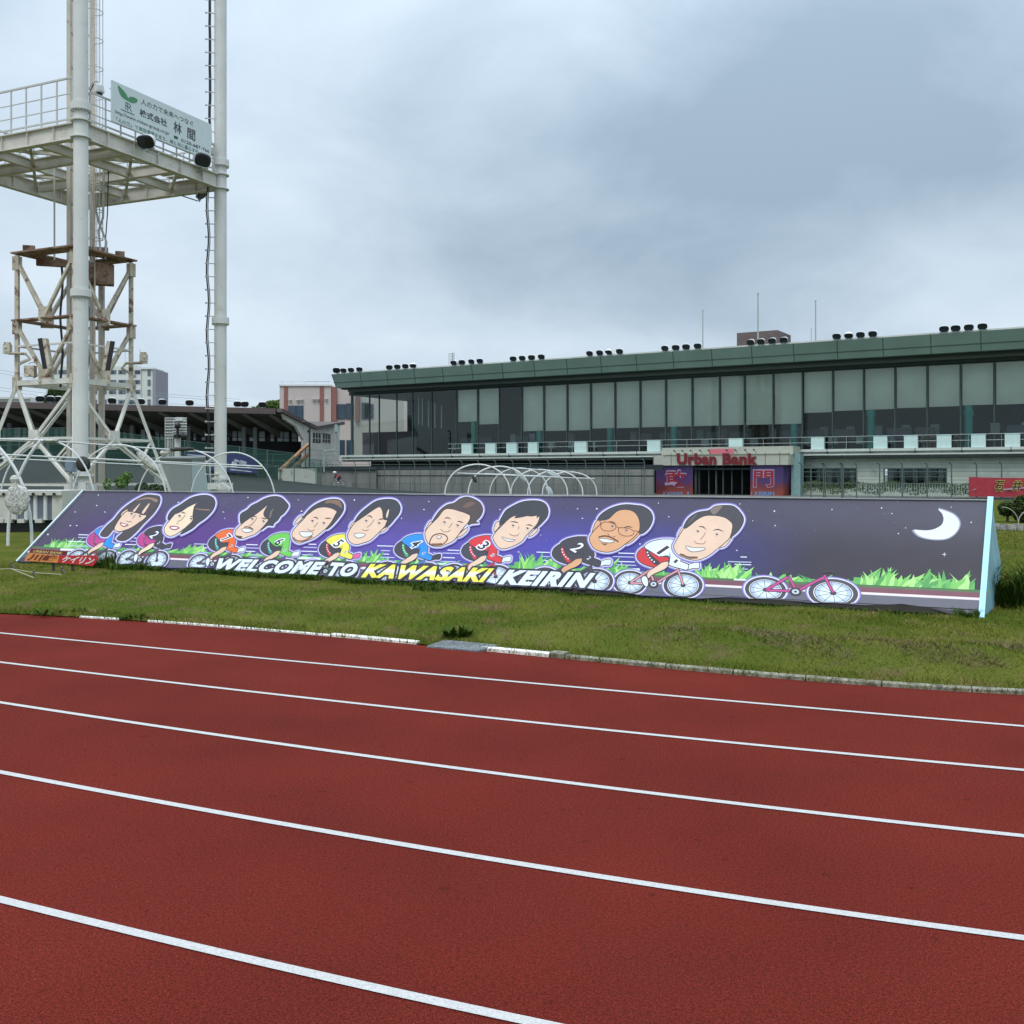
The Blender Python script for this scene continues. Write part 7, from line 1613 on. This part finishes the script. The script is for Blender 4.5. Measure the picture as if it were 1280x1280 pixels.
def keep_front(x, y, m=.03):                                       # drop what would stand under the banner
    t_ = (x - bF[0]) / (bA_[0] - bF[0]); yl = bF[1] + (bA_[1] - bF[1]) * t_
    inside = (t_ > 0) & (t_ < 1) & (y > yl + m) & (y < yl + 1.9); return ~inside
x, y = scatter_edge(250000, .02, 6.0, .9, -26, 12, 1); k = keep_front(x, y); x, y = x[k], y[k]
blades('grass', x, y, .034, .0075, m_blade, lean=.8, seed=2)
x, y = scatter_edge(26000, -.015, .28, 1.2, -26, 12, 4)
blades('grass_fringe', x, y, .05, .008, m_blade, lean=.7, seed=5)
x, y = scatter_edge(16000, .55, 1.5, 1.0, .8, 9, 6); nz = np.sin(x * 3.1) * np.sin(y * 4.3 + 1) + np.sin(x * 7.7 + y * 3); k = nz > -.1
blades('dry_grass', x[k], y[k], .045, .007, m_dry, lean=1.6, seed=7)
# taller grass behind on the right and far infield
r_ = np.random.default_rng(8); x = r_.uniform(5.5, 16, 40000); y = r_.uniform(11, 29, 40000); k = (x / y > .40) & (x / y < .56) & keep_front(x, y)
blades('far_grass', x[k], y[k], .05, .014, m_blade, lean=.8, seed=9)
# long uncut grass along the foot of the banner, from the sign to the middle
def foot(n, f0, f1, off0, off1, seed, pw=1):
    r = np.random.default_rng(seed); f = r.uniform(f0, f1, n); o_ = off0 + (off1 - off0) * r.uniform(0, 1, n) ** pw
    nx, ny = bn.x / math.hypot(bn.x, bn.y), bn.y / math.hypot(bn.x, bn.y)
    return FL.x + (FR.x - FL.x) * f + nx * o_, FL.y + (FR.y - FL.y) * f + ny * o_
def frac(px): return (gnd(px, HOR + (702 - HOR) + (px - 22) / 1200 * 68, zb) - FL).dot(-dF) / (FL - FR).length
def footgrass(px0, px1, n, h, seed, wd=.012):
    f0, f1 = frac(px0), frac(px1); x, y = foot(n, f0, f1, .0, .22, seed, 1.0)
    cl = np.sin(x * 5.1) + np.sin(x * 11.3 + 2) + np.sin(x * 2.3 + 4); k = cl > -1.2
    return x[k], y[k]
X_, Y_ = [], []
for a, b, n in ((120, 300, 2300), (285, 470, 2600), (470, 640, 450)):
    x, y = footgrass(a, b, n, .2, a); X_.append(x); Y_.append(y)
blades('long_grass', np.concatenate(X_), np.concatenate(Y_), .075, .012, m_long, lean=.9, seed=13, segs=2)
x, y = foot(2500, .0, 1.0, .0, .14, 77); blades('foot_grass', x, y, .055, .010, m_long, lean=.8, seed=14, segs=2)
def clump(name, c, rad, h, n, label, cat, seed, m=None, wd=.012, lean=.55, group=None):
    r = np.random.default_rng(seed); a = r.uniform(0, 2 * np.pi, n); q_ = rad * r.uniform(0, 1, n) ** .7
    x = c.x + np.cos(a) * q_; y = c.y + np.sin(a) * q_
    o = blades(name, x, y, h, wd, m or m_long, lean=lean, seed=seed, segs=2, kind='thing', label=label, cat=cat, zs=np.full(n, c.z))
    if group: o['group'] = group
    return o
clump('weed_clump', gnd(1256, 757, PLAT), .33, .50, 420, 'tall dark green clump of weeds against the light blue end of the banner', 'weeds', 31, wd=.016)
clump('weed_clump', gnd(1276, 757, PLAT), .30, .26, 260, 'lower bushy weeds at the right edge of the photo beside the blue banner end', 'weeds', 32, wd=.016)
clump('weed_clump', gnd(1209, 772, PLAT), .12, .10, 110, 'small weed tuft at the banner foot just left of the blue end', 'weeds', 33, wd=.014)
clump('weed_clump', gnd(124, 710, PLAT), .26, .26, 240, 'bushy dark weeds beside the red end of the small sign', 'weeds', 34, wd=.016)
clump('weed_clump', gnd(160, 713, PLAT), .34, .15, 240, 'dark weeds in front of the second painted bicycle from the left', 'weeds', 35, wd=.016)
clump('weed_clump', gnd(534, 738, PLAT), .2, .11, 110, 'tuft of weeds below the word KAWASAKI on the banner', 'weeds', 36, wd=.014)
def leafy(name, c, rad, n, label, seed, sz=.07):                    # low rosette of broad leaves
    q = random.Random(seed); mb = MB()
    for i in range(n):
        a = q.uniform(0, 6.28); l = sz * q.uniform(.6, 1.3); e_ = q.uniform(.2, 1.1); p = Vector(c) + Vector((q.uniform(-rad, rad), q.uniform(-rad, rad) * .6, 0))
        d = Vector((math.cos(a) * math.cos(e_), math.sin(a) * math.cos(e_), math.sin(e_))); s_ = d.cross(Vector((0, 0, 1))).normalized() * l * .2
        mb.add([p, p + d * l * .5 + s_, p + d * l, p + d * l * .5 - s_], [(0, 1, 2, 3)])
    return tag(mb.build(name, m_long, loc=c), label, 'weed')
def gz(px, py):
    p = gnd(px, py, .05); d = edge_dist(np.array([p.x]), np.array([p.y])); z = float(infield_z(np.array([p.x]), np.array([p.y]), d)[0]); return gnd(px, py, z)
leafy('leafy_weed', gz(573, 797), .10, 90, 'bright leafy weed growing at the back corner of the grey drain cover', 51, .12)
leafy('leafy_weed', gz(55, 768), .2, 60, 'spread of dark weeds by the track at the far left of the grass edge', 52, .07)
leafy('leafy_weed', gz(103, 766), .12, 50, 'small dark weed by the left start of the white kerb', 53, .07)
leafy('leafy_weed', gz(168, 773), .14, 60, 'dark weed in the gap between the short and the long white kerb', 54, .065)
